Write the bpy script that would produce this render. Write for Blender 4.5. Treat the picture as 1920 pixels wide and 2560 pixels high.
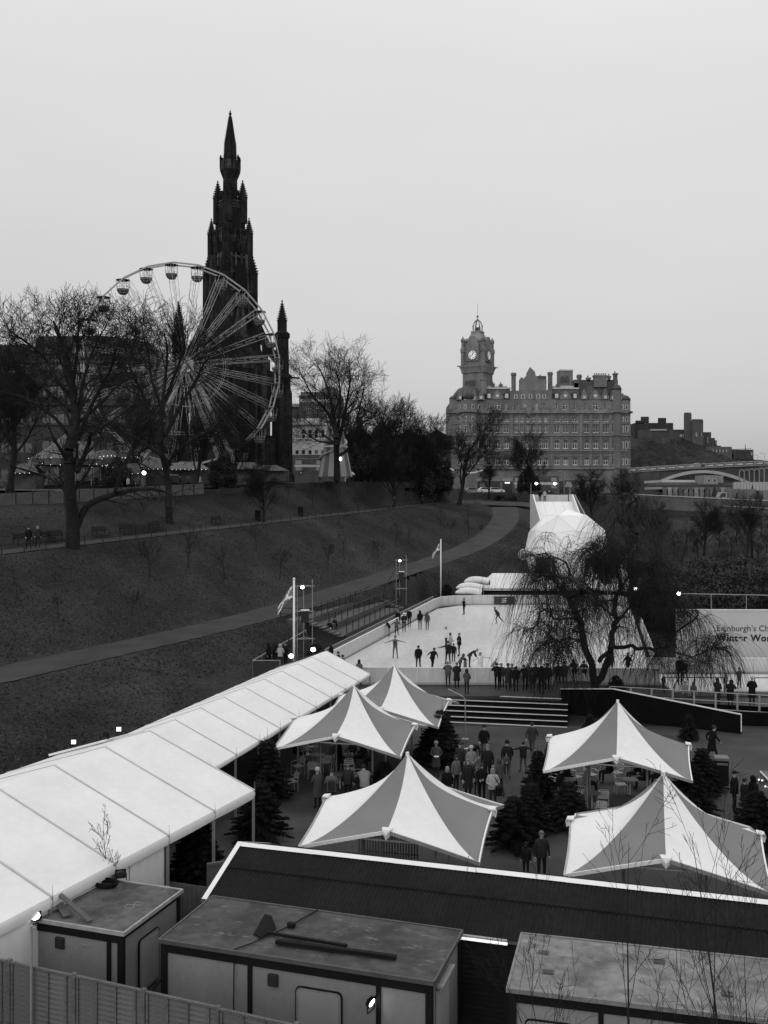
import bpy, bmesh, math, random
import numpy as np
from mathutils import Vector, Matrix, Euler

for _o in list(bpy.data.objects):
 bpy.data.objects.remove(_o)
scene = bpy.context.scene
COL = scene.collection
R = math.radians

# ------------------------------------------------------------------ camera
CAMZ, FPX, CX, HY = 13.4, 2489.0, 960.0, 1240.0      # eye height over the plaza, focal length and horizon in photo pixels
cam_d = bpy.data.cameras.new('camera'); cam = bpy.data.objects.new('camera', cam_d); COL.objects.link(cam)
cam.location = (0, 0, CAMZ); cam.rotation_euler = (R(90), 0, 0)
cam_d.lens = 35.0; cam_d.sensor_width = 36.0; cam_d.sensor_fit = 'AUTO'
cam_d.shift_y = -(1280 - HY) / 2560.0
cam_d.clip_start = 0.2; cam_d.clip_end = 6000
scene.camera = cam
scene.render.resolution_x = 768; scene.render.resolution_y = 1024

# ------------------------------------------------------------------ overcast sky and weak sun
world = bpy.data.worlds.new('World'); scene.world = world; world.use_nodes = True
wn = world.node_tree.nodes; wl = world.node_tree.links
for n_ in list(wn): wn.remove(n_)
SUN_EL, SUN_AZ = R(24), R(205)
sky = wn.new('ShaderNodeTexSky'); sky.sky_type = 'NISHITA'; sky.sun_disc = False
sky.sun_elevation = SUN_EL; sky.sun_rotation = SUN_AZ; sky.air_density = 1.0; sky.dust_density = 4.0
bw = wn.new('ShaderNodeRGBToBW'); wl.new(sky.outputs[0], bw.inputs[0])
bg1 = wn.new('ShaderNodeBackground'); bg1.inputs[1].default_value = 0.05
wl.new(bw.outputs[0], bg1.inputs[0])
tc = wn.new('ShaderNodeTexCoord'); sx = wn.new('ShaderNodeSeparateXYZ'); wl.new(tc.outputs['Generated'], sx.inputs[0])
# standard overcast luminance: (1 + 2 sin elevation) / 3 of the zenith
mx = wn.new('ShaderNodeMath'); mx.operation = 'MAXIMUM'; wl.new(sx.outputs[2], mx.inputs[0]); mx.inputs[1].default_value = 0.0
ml = wn.new('ShaderNodeMath'); ml.operation = 'MULTIPLY_ADD'; wl.new(mx.outputs[0], ml.inputs[0]); ml.inputs[1].default_value = 0.72; ml.inputs[2].default_value = 0.365
nz = wn.new('ShaderNodeTexNoise'); nz.inputs['Scale'].default_value = 2.2; nz.inputs['Detail'].default_value = 4
mp = wn.new('ShaderNodeMapping'); mp.inputs['Scale'].default_value = (1, 1, 4); wl.new(tc.outputs['Generated'], mp.inputs[0]); wl.new(mp.outputs[0], nz.inputs[0])
mr = wn.new('ShaderNodeMapRange'); mr.inputs[1].default_value = 0.3; mr.inputs[2].default_value = 0.7; mr.inputs[3].default_value = 0.965; mr.inputs[4].default_value = 1.035
wl.new(nz.outputs[0], mr.inputs[0])
mm = wn.new('ShaderNodeMath'); mm.operation = 'MULTIPLY'; wl.new(ml.outputs[0], mm.inputs[0]); wl.new(mr.outputs[0], mm.inputs[1])
bg2 = wn.new('ShaderNodeBackground'); wl.new(mm.outputs[0], bg2.inputs[0]); bg2.inputs[1].default_value = 1.0
ad = wn.new('ShaderNodeAddShader'); wl.new(bg1.outputs[0], ad.inputs[0]); wl.new(bg2.outputs[0], ad.inputs[1])
wo = wn.new('ShaderNodeOutputWorld'); wl.new(ad.outputs[0], wo.inputs[0])

sun_d = bpy.data.lights.new('sun', 'SUN'); sun = bpy.data.objects.new('sun', sun_d); COL.objects.link(sun)
sun_d.energy = 0.5; sun_d.angle = R(40); sun_d.color = (1, 1, 1)
sun.rotation_euler = (R(90) - SUN_EL - R(30), 0, R(180) - SUN_AZ + R(180))
scene.view_settings.view_transform = 'Standard'
try: scene.view_settings.look = 'None'
except Exception: pass
scene.view_settings.exposure = 0.0; scene.view_settings.gamma = 1.0; scene.view_settings.use_curve_mapping = False

# ------------------------------------------------------------------ helpers
def at(px, py, Y):
 return Vector(((px - CX) * Y / FPX, Y, CAMZ - (py - HY) * Y / FPX))
def gnd(px, py, Z=0.0):
 Y = FPX * (CAMZ - Z) / (py - HY)
 return Vector(((px - CX) * Y / FPX, Y, Z))

def tag(o, label=None, cat=None, group=None, kind=None):
 if label: o['label'] = label
 if cat: o['category'] = cat
 if group: o['group'] = group
 if kind: o['kind'] = kind
 return o
def empty(name, loc=(0, 0, 0), rz=0.0, label=None, cat=None, group=None):
 o = bpy.data.objects.new(name, None); COL.objects.link(o); o.location = loc; o.rotation_euler = (0, 0, rz)
 o.empty_display_size = 0.3
 return tag(o, label, cat, group)
def link(name, me, parent=None, loc=(0, 0, 0), rz=0.0):
 o = bpy.data.objects.new(name, me); COL.objects.link(o); o.parent = parent; o.location = loc
 o.rotation_euler = (0, 0, rz)
 return o
def kids(o):
 return [c for c in bpy.data.objects if c.parent == o]
CH = {}
def copy_tree(o, parent=None):
 c = o.copy(); COL.objects.link(c); c.parent = parent
 for ch in o.children: copy_tree(ch, c)
 return c

class MB:
 """collects shapes, then links them as ONE mesh object"""
 def __init__(s): s.v = []; s.f = []; s.m = []; s.mi = 0; s.M = Matrix.Identity(4)
 def add(s, vs, fs):
  b = len(s.v); M = s.M
  s.v.extend([tuple(M @ Vector(v)) for v in vs])
  s.f.extend([tuple(i + b for i in f) for f in fs]); s.m.extend([s.mi] * len(fs))
  return s
 def quad(s, a, b, c, d): return s.add([a, b, c, d], [(0, 1, 2, 3)])
 def tri(s, a, b, c): return s.add([a, b, c], [(0, 1, 2)])
 def box(s, x0, x1, y0, y1, z0, z1):
  return s.add([(x0, y0, z0), (x1, y0, z0), (x1, y1, z0), (x0, y1, z0), (x0, y0, z1), (x1, y0, z1), (x1, y1, z1), (x0, y1, z1)],
                     [(0, 3, 2, 1), (4, 5, 6, 7), (0, 1, 5, 4), (1, 2, 6, 5), (2, 3, 7, 6), (3, 0, 4, 7)])
 def bbox(s, x0, x1, y0, y1, z0, z1, b=0.02):
  """box with chamfered vertical and top edges"""
  xs = [x0 + b, x1 - b, x1, x1, x1 - b, x0 + b, x0, x0]; ys = [y0, y0, y0 + b, y1 - b, y1, y1, y1 - b, y0 + b]
  v = [(x, y, z0) for x, y in zip(xs, ys)] + [(x, y, z1 - b) for x, y in zip(xs, ys)]
  xs2 = [x0 + b, x1 - b, x1 - b, x1 - b, x1 - b, x0 + b, x0 + b, x0 + b]; ys2 = [y0 + b, y0 + b, y0 + b, y1 - b, y1 - b, y1 - b, y1 - b, y0 + b]
  v += [(x, y, z1) for x, y in zip(xs2, ys2)]
  f = [tuple(range(7, -1, -1)), (16, 17, 20, 21)]
  for k in range(8):
   j = (k + 1) % 8
   f.append((k, j, 8 + j, 8 + k))
  for k in (0, 2, 4, 6):
   j = (k + 1) % 8; f.append((8 + k, 8 + j, 16 + j, 16 + k))
  for k in (1, 3, 5, 7):
   j = (k + 1) % 8; f.append((8 + k, 8 + j, 16 + k))
  return s.add(v, f)
 def bar(s, p, q, w=0.05, h=None):
  p = Vector(p); q = Vector(q); d = q - p
  if d.length < 1e-6: return s
  d.normalize(); h = h or w
  up = Vector((0, 0, 1)) if abs(d.z) < 0.95 else Vector((0, 1, 0))
  a = d.cross(up).normalized() * (w / 2); b = a.cross(d).normalized() * (h / 2)
  return s.add([p - a - b, p + a - b, p + a + b, p - a + b, q - a - b, q + a - b, q + a + b, q - a + b],
                     [(0, 1, 2, 3), (7, 6, 5, 4), (0, 4, 5, 1), (1, 5, 6, 2), (2, 6, 7, 3), (3, 7, 4, 0)])
 def tube(s, p, q, r0, r1=None, n=8, cap=True):
  p = Vector(p); q = Vector(q); d = q - p
  if d.length < 1e-6: return s
  d.normalize(); r1 = r0 if r1 is None else r1
  up = Vector((0, 0, 1)) if abs(d.z) < 0.95 else Vector((1, 0, 0))
  a = d.cross(up).normalized(); b = a.cross(d).normalized(); vs = []
  for (c, r) in ((p, r0), (q, r1)):
   for k in range(n):
    t = 2 * math.pi * k / n; vs.append(c + a * (r * math.cos(t)) + b * (r * math.sin(t)))
  fs = [(k, (k + 1) % n, n + (k + 1) % n, n + k) for k in range(n)]
  if cap: fs += [tuple(range(n))[::-1], tuple(range(n, 2 * n))]
  return s.add(vs, fs)
 def path(s, pts, r, n=6):
  for i in range(len(pts) - 1): s.tube(pts[i], pts[i + 1], r, r, n, cap=True)
  return s
 def lathe(s, prof, n=12, c=(0, 0, 0), sq=False, ph=0.0):
  """prof: (radius, z). sq: square section with half side = radius"""
  if sq: n = 4; ph = math.pi / 4
  vs = []; k2 = math.sqrt(2) if sq else 1.0
  for (r, z) in prof:
   for k in range(n):
    t = 2 * math.pi * k / n + ph
    vs.append((c[0] + r * k2 * math.cos(t), c[1] + r * k2 * math.sin(t), c[2] + z))
  fs = []
  for i in range(len(prof) - 1):
   for k in range(n):
    j = (k + 1) % n; fs.append((i * n + k, i * n + j, (i + 1) * n + j, (i + 1) * n + k))
  fs.append(tuple(range(n))[::-1]); L = (len(prof) - 1) * n; fs.append(tuple(range(L, L + n)))
  return s.add(vs, fs)
 def prism(s, poly, d):
  """poly: list of 3d points (planar), extruded by vector d"""
  n = len(poly); d = Vector(d); poly = [Vector(p) for p in poly]
  vs = poly + [p + d for p in poly]
  fs = [tuple(range(n))[::-1], tuple(range(n, 2 * n))] + [(k, (k + 1) % n, n + (k + 1) % n, n + k) for k in range(n)]
  return s.add(vs, fs)
 def ball(s, c, rx, ry=None, rz=None, n=8, m=6):
  ry = ry or rx; rz = rz or rx; vs = [(c[0], c[1], c[2] - rz)]; fs = []
  for i in range(1, m):
   t = math.pi * i / m - math.pi / 2
   for k in range(n):
    a = 2 * math.pi * k / n; vs.append((c[0] + rx * math.cos(t) * math.cos(a), c[1] + ry * math.cos(t) * math.sin(a), c[2] + rz * math.sin(t)))
  vs.append((c[0], c[1], c[2] + rz)); L = len(vs) - 1
  for k in range(n):
   j = (k + 1) % n; fs.append((0, 1 + j, 1 + k)); fs.append((L, L - n + k, L - n + j))
   for i in range(m - 2): fs.append((1 + i * n + k, 1 + i * n + j, 1 + (i + 1) * n + j, 1 + (i + 1) * n + k))
  return s.add(vs, fs)
 def mesh(s, name, mats, smooth=False, recalc=True):
  me = bpy.data.meshes.new(name); me.from_pydata(s.v, [], s.f)
  if not isinstance(mats, (list, tuple)): mats = [mats]
  for m in mats: me.materials.append(m)
  if len(mats) > 1: me.polygons.foreach_set('material_index', s.m)
  if recalc:
   bm = bmesh.new(); bm.from_mesh(me); bmesh.ops.recalc_face_normals(bm, faces=bm.faces); bm.to_mesh(me); bm.free()
  if smooth: me.polygons.foreach_set('use_smooth', [True] * len(me.polygons))
  me.update(); return me
 def build(s, name, mats, parent=None, loc=(0, 0, 0), rz=0.0, smooth=False, recalc=True):
  return link(name, s.mesh(name, mats, smooth, recalc), parent, loc, rz)

def np_mesh(name, V, Fq, mats, smooth=False, k=4, mi=None):
 """mesh out of numpy verts and faces with k corners"""
 me = bpy.data.meshes.new(name); V = np.asarray(V, np.float32); Fq = np.asarray(Fq, np.int32)
 me.vertices.add(len(V)); me.vertices.foreach_set('co', V.ravel())
 nf = len(Fq); me.loops.add(nf * k); me.loops.foreach_set('vertex_index', Fq.ravel())
 me.polygons.add(nf); me.polygons.foreach_set('loop_start', np.arange(nf, dtype=np.int32) * k)
 try: me.polygons.foreach_set('loop_total', np.full(nf, k, np.int32))
 except Exception: pass
 for m in (mats if isinstance(mats, (list, tuple)) else [mats]): me.materials.append(m)
 if mi is not None: me.polygons.foreach_set('material_index', np.asarray(mi, np.int32))
 if smooth: me.polygons.foreach_set('use_smooth', np.ones(nf, bool))
 me.update(calc_edges=True); me.validate(); return me

def tubes_mesh(name, segs, n, mat):
 """segs: array rows (x0 y0 z0 x1 y1 z1 r0 r1) -> n sided tubes"""
 S = np.asarray(segs, np.float64); P0 = S[:, 0:3]; P1 = S[:, 3:6]; R0 = S[:, 6]; R1 = S[:, 7]
 D = P1 - P0; D /= np.maximum(np.linalg.norm(D, axis=1, keepdims=True), 1e-9)
 up = np.zeros_like(D); up[:, 2] = 1; m = np.abs(D[:, 2]) > 0.9; up[m] = (1, 0, 0)
 A = np.cross(D, up); A /= np.linalg.norm(A, axis=1, keepdims=True); B = np.cross(A, D)
 N = len(S); V = np.zeros((N, 2, n, 3))
 for k in range(n):
  t = 2 * math.pi * k / n; o = A * math.cos(t) + B * math.sin(t)
  V[:, 0, k] = P0 + o * R0[:, None]; V[:, 1, k] = P1 + o * R1[:, None]
 b = (np.arange(N) * 2 * n)[:, None]; F = np.zeros((N, n, 4), np.int64)
 for k in range(n):
  j = (k + 1) % n; F[:, k] = np.concatenate([b + k, b + j, b + n + j, b + n + k], 1)
 return np_mesh(name, V.reshape(-1, 3), F.reshape(-1, 4), mat, smooth=True)

# ------------------------------------------------------------------ materials (the place is seen in black and white)
MATS = {}
def mat(name, v, rough=0.8, var=0.25, scale=2.0, bump=0.0, bscale=None, streak=0.0, metal=0.0, detail=6.0, spec=0.3, fine=0.0, fscale=40.0, stretch=(1, 1, 1), emit=0.0):
 if name in MATS: return MATS[name]
 m = bpy.data.materials.new(name); m.use_nodes = True; nt = m.node_tree; N = nt.nodes; L = nt.links
 b = N['Principled BSDF']; b.inputs['Roughness'].default_value = rough; b.inputs['Metallic'].default_value = metal
 b.inputs['Specular IOR Level'].default_value = spec
 tcn = N.new('ShaderNodeTexCoord'); mpn = N.new('ShaderNodeMapping'); mpn.inputs['Scale'].default_value = stretch
 L.new(tcn.outputs['Object'], mpn.inputs[0])
 nn = N.new('ShaderNodeTexNoise'); nn.inputs['Scale'].default_value = scale; nn.inputs['Detail'].default_value = detail; nn.inputs['Roughness'].default_value = 0.62
 L.new(mpn.outputs[0], nn.inputs['Vector'])
 r = N.new('ShaderNodeMapRange'); r.inputs[1].default_value = 0.3; r.inputs[2].default_value = 0.7
 r.inputs[3].default_value = v * (1 - var); r.inputs[4].default_value = v * (1 + var); L.new(nn.outputs[0], r.inputs[0])
 out = r.outputs[0]
 def mul(sock, tex_out, lo, hi):
  q = N.new('ShaderNodeMapRange'); q.inputs[1].default_value = 0.3; q.inputs[2].default_value = 0.7; q.inputs[3].default_value = lo; q.inputs[4].default_value = hi
  L.new(tex_out, q.inputs[0]); k = N.new('ShaderNodeMath'); k.operation = 'MULTIPLY'; L.new(sock, k.inputs[0]); L.new(q.outputs[0], k.inputs[1]); return k.outputs[0]
 if streak > 0:
  mp2 = N.new('ShaderNodeMapping'); mp2.inputs['Scale'].default_value = (1, 1, 0.06); L.new(tcn.outputs['Object'], mp2.inputs[0])
  n2 = N.new('ShaderNodeTexNoise'); n2.inputs['Scale'].default_value = scale * 3; n2.inputs['Detail'].default_value = 4; L.new(mp2.outputs[0], n2.inputs['Vector'])
  out = mul(out, n2.outputs[0], 1 - streak, 1 + streak)
 if fine > 0:
  n3 = N.new('ShaderNodeTexNoise'); n3.inputs['Scale'].default_value = fscale; n3.inputs['Detail'].default_value = 3; L.new(mpn.outputs[0], n3.inputs['Vector'])
  out = mul(out, n3.outputs[0], 1 - fine, 1 + fine)
 L.new(out, b.inputs['Base Color'])
 if bump > 0:
  bn = N.new('ShaderNodeBump'); bn.inputs['Strength'].default_value = bump; bn.inputs['Distance'].default_value = 0.05
  n4 = N.new('ShaderNodeTexNoise'); n4.inputs['Scale'].default_value = bscale or scale * 6; n4.inputs['Detail'].default_value = 5; L.new(mpn.outputs[0], n4.inputs['Vector'])
  L.new(n4.outputs[0], bn.inputs['Height']); L.new(bn.outputs[0], b.inputs['Normal'])
 if emit > 0:
  b.inputs['Emission Color'].default_value = (1, 1, 1, 1); b.inputs['Emission Strength'].default_value = emit
 MATS[name] = m; return m

M_white = mat('white_canvas', 0.65, 0.75, 0.06, 0.45, bump=0.16, bscale=1.5, fine=.03, fscale=4, stretch=(1, 1, 1))
M_whitep = mat('white_paint', 0.66, 0.5, 0.06, 1.5)
M_board = mat('rink_board', 0.50, 0.5, 0.10, 0.8, streak=0.10)
M_seam = mat('canvas_seam', 0.42, 0.8, 0.1, 2)
M_alu = mat('aluminium', 0.60, 0.30, 0.1, 3, metal=0.35, spec=0.5)
M_alud = mat('dull_metal', 0.28, 0.5, 0.15, 3, metal=0.4)
M_greyc = mat('grey_canvas', 0.165, 0.8, 0.08, 0.7, bump=0.1, bscale=1.8)
M_dark = mat('dark_steel', 0.026, 0.7, 0.2, 2, spec=0.15)
M_black = mat('black_trim', 0.008, 0.75, 0.2, 2, spec=0.12)
M_sheet = mat('black_sheeting', 0.006, 0.95, 0.4, 0.6, bump=0.2, bscale=2, spec=0.05)
M_grass = mat('grass', 0.0275, 0.95, 0.58, 0.10, bump=0.6, bscale=3.0, fine=0.45, fscale=5.0, spec=0.05)
M_path = mat('asphalt_path', 0.037, 0.85, 0.32, 0.35, bump=0.1, bscale=30, fine=0.12, fscale=9, spec=0.15)
M_plaza = mat('plaza_asphalt', 0.046, 0.85, 0.38, 0.30, bump=0.1, bscale=30, fine=0.15, fscale=12, spec=0.2)
M_gravel = mat('terrace_gravel', 0.045, 0.9, 0.3, 0.5, bump=0.2, fine=0.3, fscale=3)
M_road = mat('asphalt_road', 0.05, 0.8, 0.2, 0.3)
M_bark = mat('dark_bark', 0.021, 0.95, 0.35, 3, bump=0.4, bscale=12, spec=0.1)
M_twig = mat('dark_twigs', 0.020, 0.95, 0.3, 1, spec=0.05)
M_wtwig = mat('willow_twigs', 0.042, 0.95, 0.35, 1, spec=0.05)
M_conif = mat('conifer_needles', 0.017, 0.9, 0.45, 1.5, spec=0.15)
M_shrub = mat('evergreen_leaves', 0.021, 0.7, 0.5, 1.2, spec=0.25)
M_mono = mat('black_sandstone', 0.0165, 0.95, 0.6, 0.35, bump=0.7, bscale=1.6, streak=0.45, fine=.45, fscale=1.7, spec=0.1)
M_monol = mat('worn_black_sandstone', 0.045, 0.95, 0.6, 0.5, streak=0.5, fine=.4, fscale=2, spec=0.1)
M_hotel = mat('soot_sandstone', 0.145, 0.9, 0.28, 0.12, bump=0.3, bscale=1.2, streak=0.22, fine=0.15, fscale=1.5, spec=0.1)
M_hotelt = mat('soot_sandstone_trim', 0.165, 0.9, 0.25, 0.2, streak=0.25, spec=0.1)
M_slate = mat('roof_slate', 0.06, 0.6, 0.2, 0.3, fine=0.15, fscale=3)
M_lead = mat('pale_lead_roof', 0.42, 0.5, 0.15, 0.3)
M_glass = mat('window_glass', 0.02, 0.12, 0.4, 0.4, spec=0.6)
M_frame = mat('window_frame', 0.50, 0.6, 0.08, 2)
M_cream = mat('cream_stone', 0.34, 0.85, 0.10, 0.2, streak=0.12)
M_darkst = mat('dark_stone', 0.050, 0.9, 0.3, 0.2, streak=0.25)
M_darkst2 = mat('darker_stone', 0.030, 0.9, 0.3, 0.15, streak=0.25)
M_hill = mat('hill_scrub', 0.026, 0.95, 0.5, 0.06, bump=0.6, bscale=0.4, fine=0.4, fscale=0.5, spec=0.05)
M_wood = mat('weathered_board', 0.10, 0.85, 0.28, 1.2, bump=0.2, bscale=20, fine=0.22, fscale=14, stretch=(1, 1, 6), spec=0.15)
M_woodd = mat('dark_board', 0.02, 0.8, 0.3, 1.5, fine=0.2, fscale=12, stretch=(1, 1, 5), spec=0.15)
M_pale = mat('pale_paling', 0.11, 0.9, 0.25, 0.8, fine=0.2, fscale=6)
M_corr = mat('dark_corrugated', 0.013, 0.85, 0.25, 0.5, fine=0.2, fscale=6, spec=0.1)
M_hut = mat('hut_panel', 0.20, 0.6, 0.07, 0.5, streak=0.10, fine=0.05, fscale=8)
def scuffed(name, base, dark, pale):
 m = mat(name, base, .85, .3, .9, bump=.15, bscale=18, fine=.2, fscale=4, spec=.15); nt = m.node_tree; N = nt.nodes; L = nt.links; b = N['Principled BSDF']; src = b.inputs['Base Color'].links[0].from_socket
 tc_ = N.new('ShaderNodeTexCoord')
 for (sc, lo, hi, val, st) in ((1.1, .50, .62, dark, (1, 1, 1)), (2.6, .585, .66, pale, (.6, 1.4, 1))):
  mp_ = N.new('ShaderNodeMapping'); mp_.inputs['Scale'].default_value = st; mp_.inputs['Location'].default_value = (val * 50, 3, 0); L.new(tc_.outputs['Object'], mp_.inputs[0]); t = N.new('ShaderNodeTexNoise'); t.inputs['Scale'].default_value = sc; t.inputs['Detail'].default_value = 9; t.inputs['Roughness'].default_value = .68; L.new(mp_.outputs[0], t.inputs['Vector'])
  r = N.new('ShaderNodeMapRange'); r.inputs[1].default_value = lo; r.inputs[2].default_value = hi; r.inputs[3].default_value = 0; r.inputs[4].default_value = .75; L.new(t.outputs[0], r.inputs[0])
  x = N.new('ShaderNodeMix'); x.data_type = 'FLOAT'; L.new(r.outputs[0], x.inputs[0]); L.new(src, x.inputs[2]); x.inputs[3].default_value = val; src = x.outputs[0]
 L.new(src, b.inputs['Base Color']); return m
M_hutr = scuffed('stained_felt', .062, .035, .15); M_hutr1 = scuffed('stained_felt_dished', .085, .035, .12); _h = mat('hut_roof_pale', 0.16, 0.8, 0.45, 0.7, bump=0.2, bscale=18, fine=0.3, fscale=3.5, spec=0.2)
M_hutr2 = scuffed('pale_felt', .17, .085, .26)
M_ice = mat('ice', 0.53, 0.28, 0.15, 0.22, bump=0.05, bscale=2, fine=0.09, fscale=1.9, stretch=(1.7, 0.45, 1), spec=0.4, detail=9)
M_lamp = mat('lamp_glow', 0.9, 0.5, 0.0, emit=9.0)
M_bulb = mat('bulb_glow', 0.9, 0.5, 0.0, emit=1.3)
M_skin = mat('skin', 0.30, 0.6, 0.05, 6)
M_tabl = mat('table_top', 0.12, 0.4, 0.1, 3)
# ================================================================== GROUND
LP = [(10, -42.7, 3.0), (57.8, -22.3, 3.0), (85, -10.7, 3.0), (107, -2.6, 3.8), (130, 7.6, 5.2), (145, 13.9, 6.35), (160, 19.1, 8.6), (172, 21.2, 10.3), (183, 21.9, 11.6), (200, 22, 12.8)]
def smooth_poly(P, it=2):
 for _ in range(it):
  Q = [P[0]]
  for a, b in zip(P[:-1], P[1:]):
   Q.append(tuple(.75 * u + .25 * w for u, w in zip(a, b))); Q.append(tuple(.25 * u + .75 * w for u, w in zip(a, b)))
  Q.append(P[-1]); P = Q
 return P
LPs = np.array(smooth_poly(LP))
def lpx(y): return np.interp(y, LPs[:, 0], LPs[:, 1])
def lpz(y): return np.interp(y, LPs[:, 0], LPs[:, 2])
def upx(y): return -29.3 + .373 * (y - 76)
def upz(y): return 9.06 + .0294 * (y - 76)
FX = np.array([(10, -83, 9.5), (76, -47, 11.5), (95, -36.6, 12.3), (120, -22.9, 13.5), (150, -8.5, 14.9), (180, 8, 15.2), (200, 16, 14.9)])
def fex(y): return np.interp(y, FX[:, 0], FX[:, 1])
def fez(y): return np.interp(y, FX[:, 0], FX[:, 2])
def rwx(y): return -3 + .2546 * (y - 76.3)          # left wall of the ice rink
LHW, UHW = 2.3, 1.4
def section(y):
 """break points (x, z) of the ground across the view at distance y"""
 P = [(-1500, 17.0), (-140, 17.0)]
 if y <= 200:
  f = fex(y); fz = fez(y)
  P += [(min(f - 30, -75 if y > 100 else f - 30), max(fz + 1.2, 15.2 if y > 105 else fz + 1.2)), (f - 1.0, fz + .25), (f, fz)]
  u = upx(y); uz = upz(y)
  P += [(u - UHW - 1.5, uz + .45), (u - UHW, uz), (u + UHW, uz)]
  l = lpx(y); lz = lpz(y)
  P += [(u + UHW + .8, uz - .25)] if l - u > 9 else []
  P += [(l - LHW - .8, lz + .35), (l - LHW, lz), (l + LHW, lz)]
  if y < 58:
   P += [(l + LHW + 7, lz - 1.7), (max(l + LHW + 9, -22 + (y - 10) * .25), 0.0), (60, 0.0), (120, 3.0)]
  elif y < 62.6:
   P += [(l + LHW + 5, lz - .9), (l + LHW + 9, .4), (-8, 0), (60, 0), (120, 3.0)]
  elif y < 118:
   w = rwx(y)
   if 82.4 < y < 108.5: P += [(l + LHW + .3, lz), (l + LHW + .5, .6), (w - 2.4, .6)]
   else: P += [(min(l + LHW + 1.5, w - 5), min(lz, 2.6 + (y - 62) * .012)), (w - 2.4, .80)]
   P += [(w, .80), (29 + (y - 62) * .06, .80), (38 + (y - 62) * .08, 2.2), (52 + (y - 62) * .1, 5.5), (80, 9), (130, 12)]
  else:
   t = min(1, (y - 118) / 60.)
   P += [(l + LHW + 2.5, lz - .5), (l + LHW + 9 - 4 * t, max(2.0 + 7.5 * t, lz - 4)), (38, 2.0 + 6.5 * t), (48, 4.2 + 4.5 * t), (62, 7 + 2 * t), (90, 9), (140, 12)]
 else:
  t = min(1, (y - 200) / 30.)
  P += [(-60, 16.2), (-12, 15.4), (6, 13.9), (40, 13.6), (50, 13.2), (80, 9.0), (140, 9.0)]
 P += [(1500, 14.0)]
 P.sort()
 return P
ys = np.unique(np.concatenate([np.arange(-20, 40, 2), np.arange(40, 205, .8), np.arange(205, 360, 4), [400, 500, 700, 1000, 1600, 3000]]))
xs = np.unique(np.concatenate([[-1500, -700, -300, -200], np.arange(-140, -60, 4), np.arange(-60, 60, .5), np.arange(60, 141, 4), [200, 300, 700, 1500]]))
rg = np.random.RandomState(3)
nx_, ny_ = len(xs), len(ys); Zg = np.zeros((ny_, nx_))
for j, y in enumerate(ys):
 P = np.array(section(float(y))); Zg[j] = np.interp(xs, P[:, 0], P[:, 1])
# soft unevenness on the grass banks only
def vnoise(X, Y, s, seed):
 r = np.random.RandomState(seed); G = r.rand(64, 64)
 u = X / s; v = Y / s; i = np.floor(u).astype(int); j = np.floor(v).astype(int); fu = u - i; fv = v - j
 fu = fu * fu * (3 - 2 * fu); fv = fv * fv * (3 - 2 * fv)
 g = lambda a, b: G[a % 64, b % 64]
 return (g(i, j) * (1 - fu) + g(i + 1, j) * fu) * (1 - fv) + (g(i, j + 1) * (1 - fu) + g(i + 1, j + 1) * fu) * fv - .5
Xg, Yg = np.meshgrid(xs, ys)
bmp = vnoise(Xg, Yg, 6, 1) * .5 + vnoise(Xg, Yg, 2.2, 2) * .22 + vnoise(Xg, Yg, .9, 5) * .10
msk = np.ones_like(Zg)
for j, y in enumerate(ys):
 if y <= 200:
  a = np.clip((np.abs(xs - lpx(y)) - LHW - .3) / 2.5, 0, 1); b = np.clip((np.abs(xs - upx(y)) - UHW - .3) / 2.5, 0, 1)
  c = np.clip((Zg[j] - 1.0) / .8, 0, 1); msk[j] = a * b * c
 else: msk[j] = 0
Zg += bmp * msk
def ground_z(x, y):
 P = np.array(section(float(y))); return float(np.interp(x, P[:, 0], P[:, 1]))
ii = np.arange(ny_ - 1)[:, None] * nx_ + np.arange(nx_ - 1)[None, :]
Fq = np.stack([ii, ii + 1, ii + nx_ + 1, ii + nx_], -1).reshape(-1, 4)
gm = np_mesh('ground', np.stack([Xg, Yg, Zg], -1).reshape(-1, 3), Fq, M_grass, smooth=True)
tag(link('ground', gm), kind='structure')

def ribbon(name, rows, m, dz=.03, edge=None):
 """rows: list of (left point, right point)"""
 mb = MB(); vs = []; fs = []
 for a, b in rows: vs += [(a[0], a[1], a[2] + dz), (b[0], b[1], b[2] + dz)]
 for k in range(len(rows) - 1): fs.append((2 * k, 2 * k + 1, 2 * k + 3, 2 * k + 2))
 mb.add(vs, fs); o = mb.build(name, m, smooth=True); return tag(o, kind='structure')
rows = []
for y in np.arange(14, 184.1, .7): rows.append(((lpx(y) - LHW + rg.uniform(-.1, .14), y, lpz(y)), (lpx(y) + LHW + rg.uniform(-.14, .1), y, lpz(y))))
ribbon('lower_path', rows, M_path, .035)
ribbon('upper_path', [((upx(y) - UHW, y, upz(y)), (upx(y) + UHW, y, upz(y))) for y in np.arange(30, 189, 2.)], M_path, .035)
# junction where both paths meet and run on to the bridge
ribbon('path_junction', [((upx(186) - 1, 186, upz(186)), (upx(188) - 1, 191, 12.6)), ((lpx(181) - 2.6, 181.5, 11.7), (lpx(183) - 2, 187.5, 12.3)), ((25.5, 181.5, 11.5), (26, 186, 12.2)), ((34, 180, 10.9), (34.5, 184, 11.2))], M_path, .06)
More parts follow.
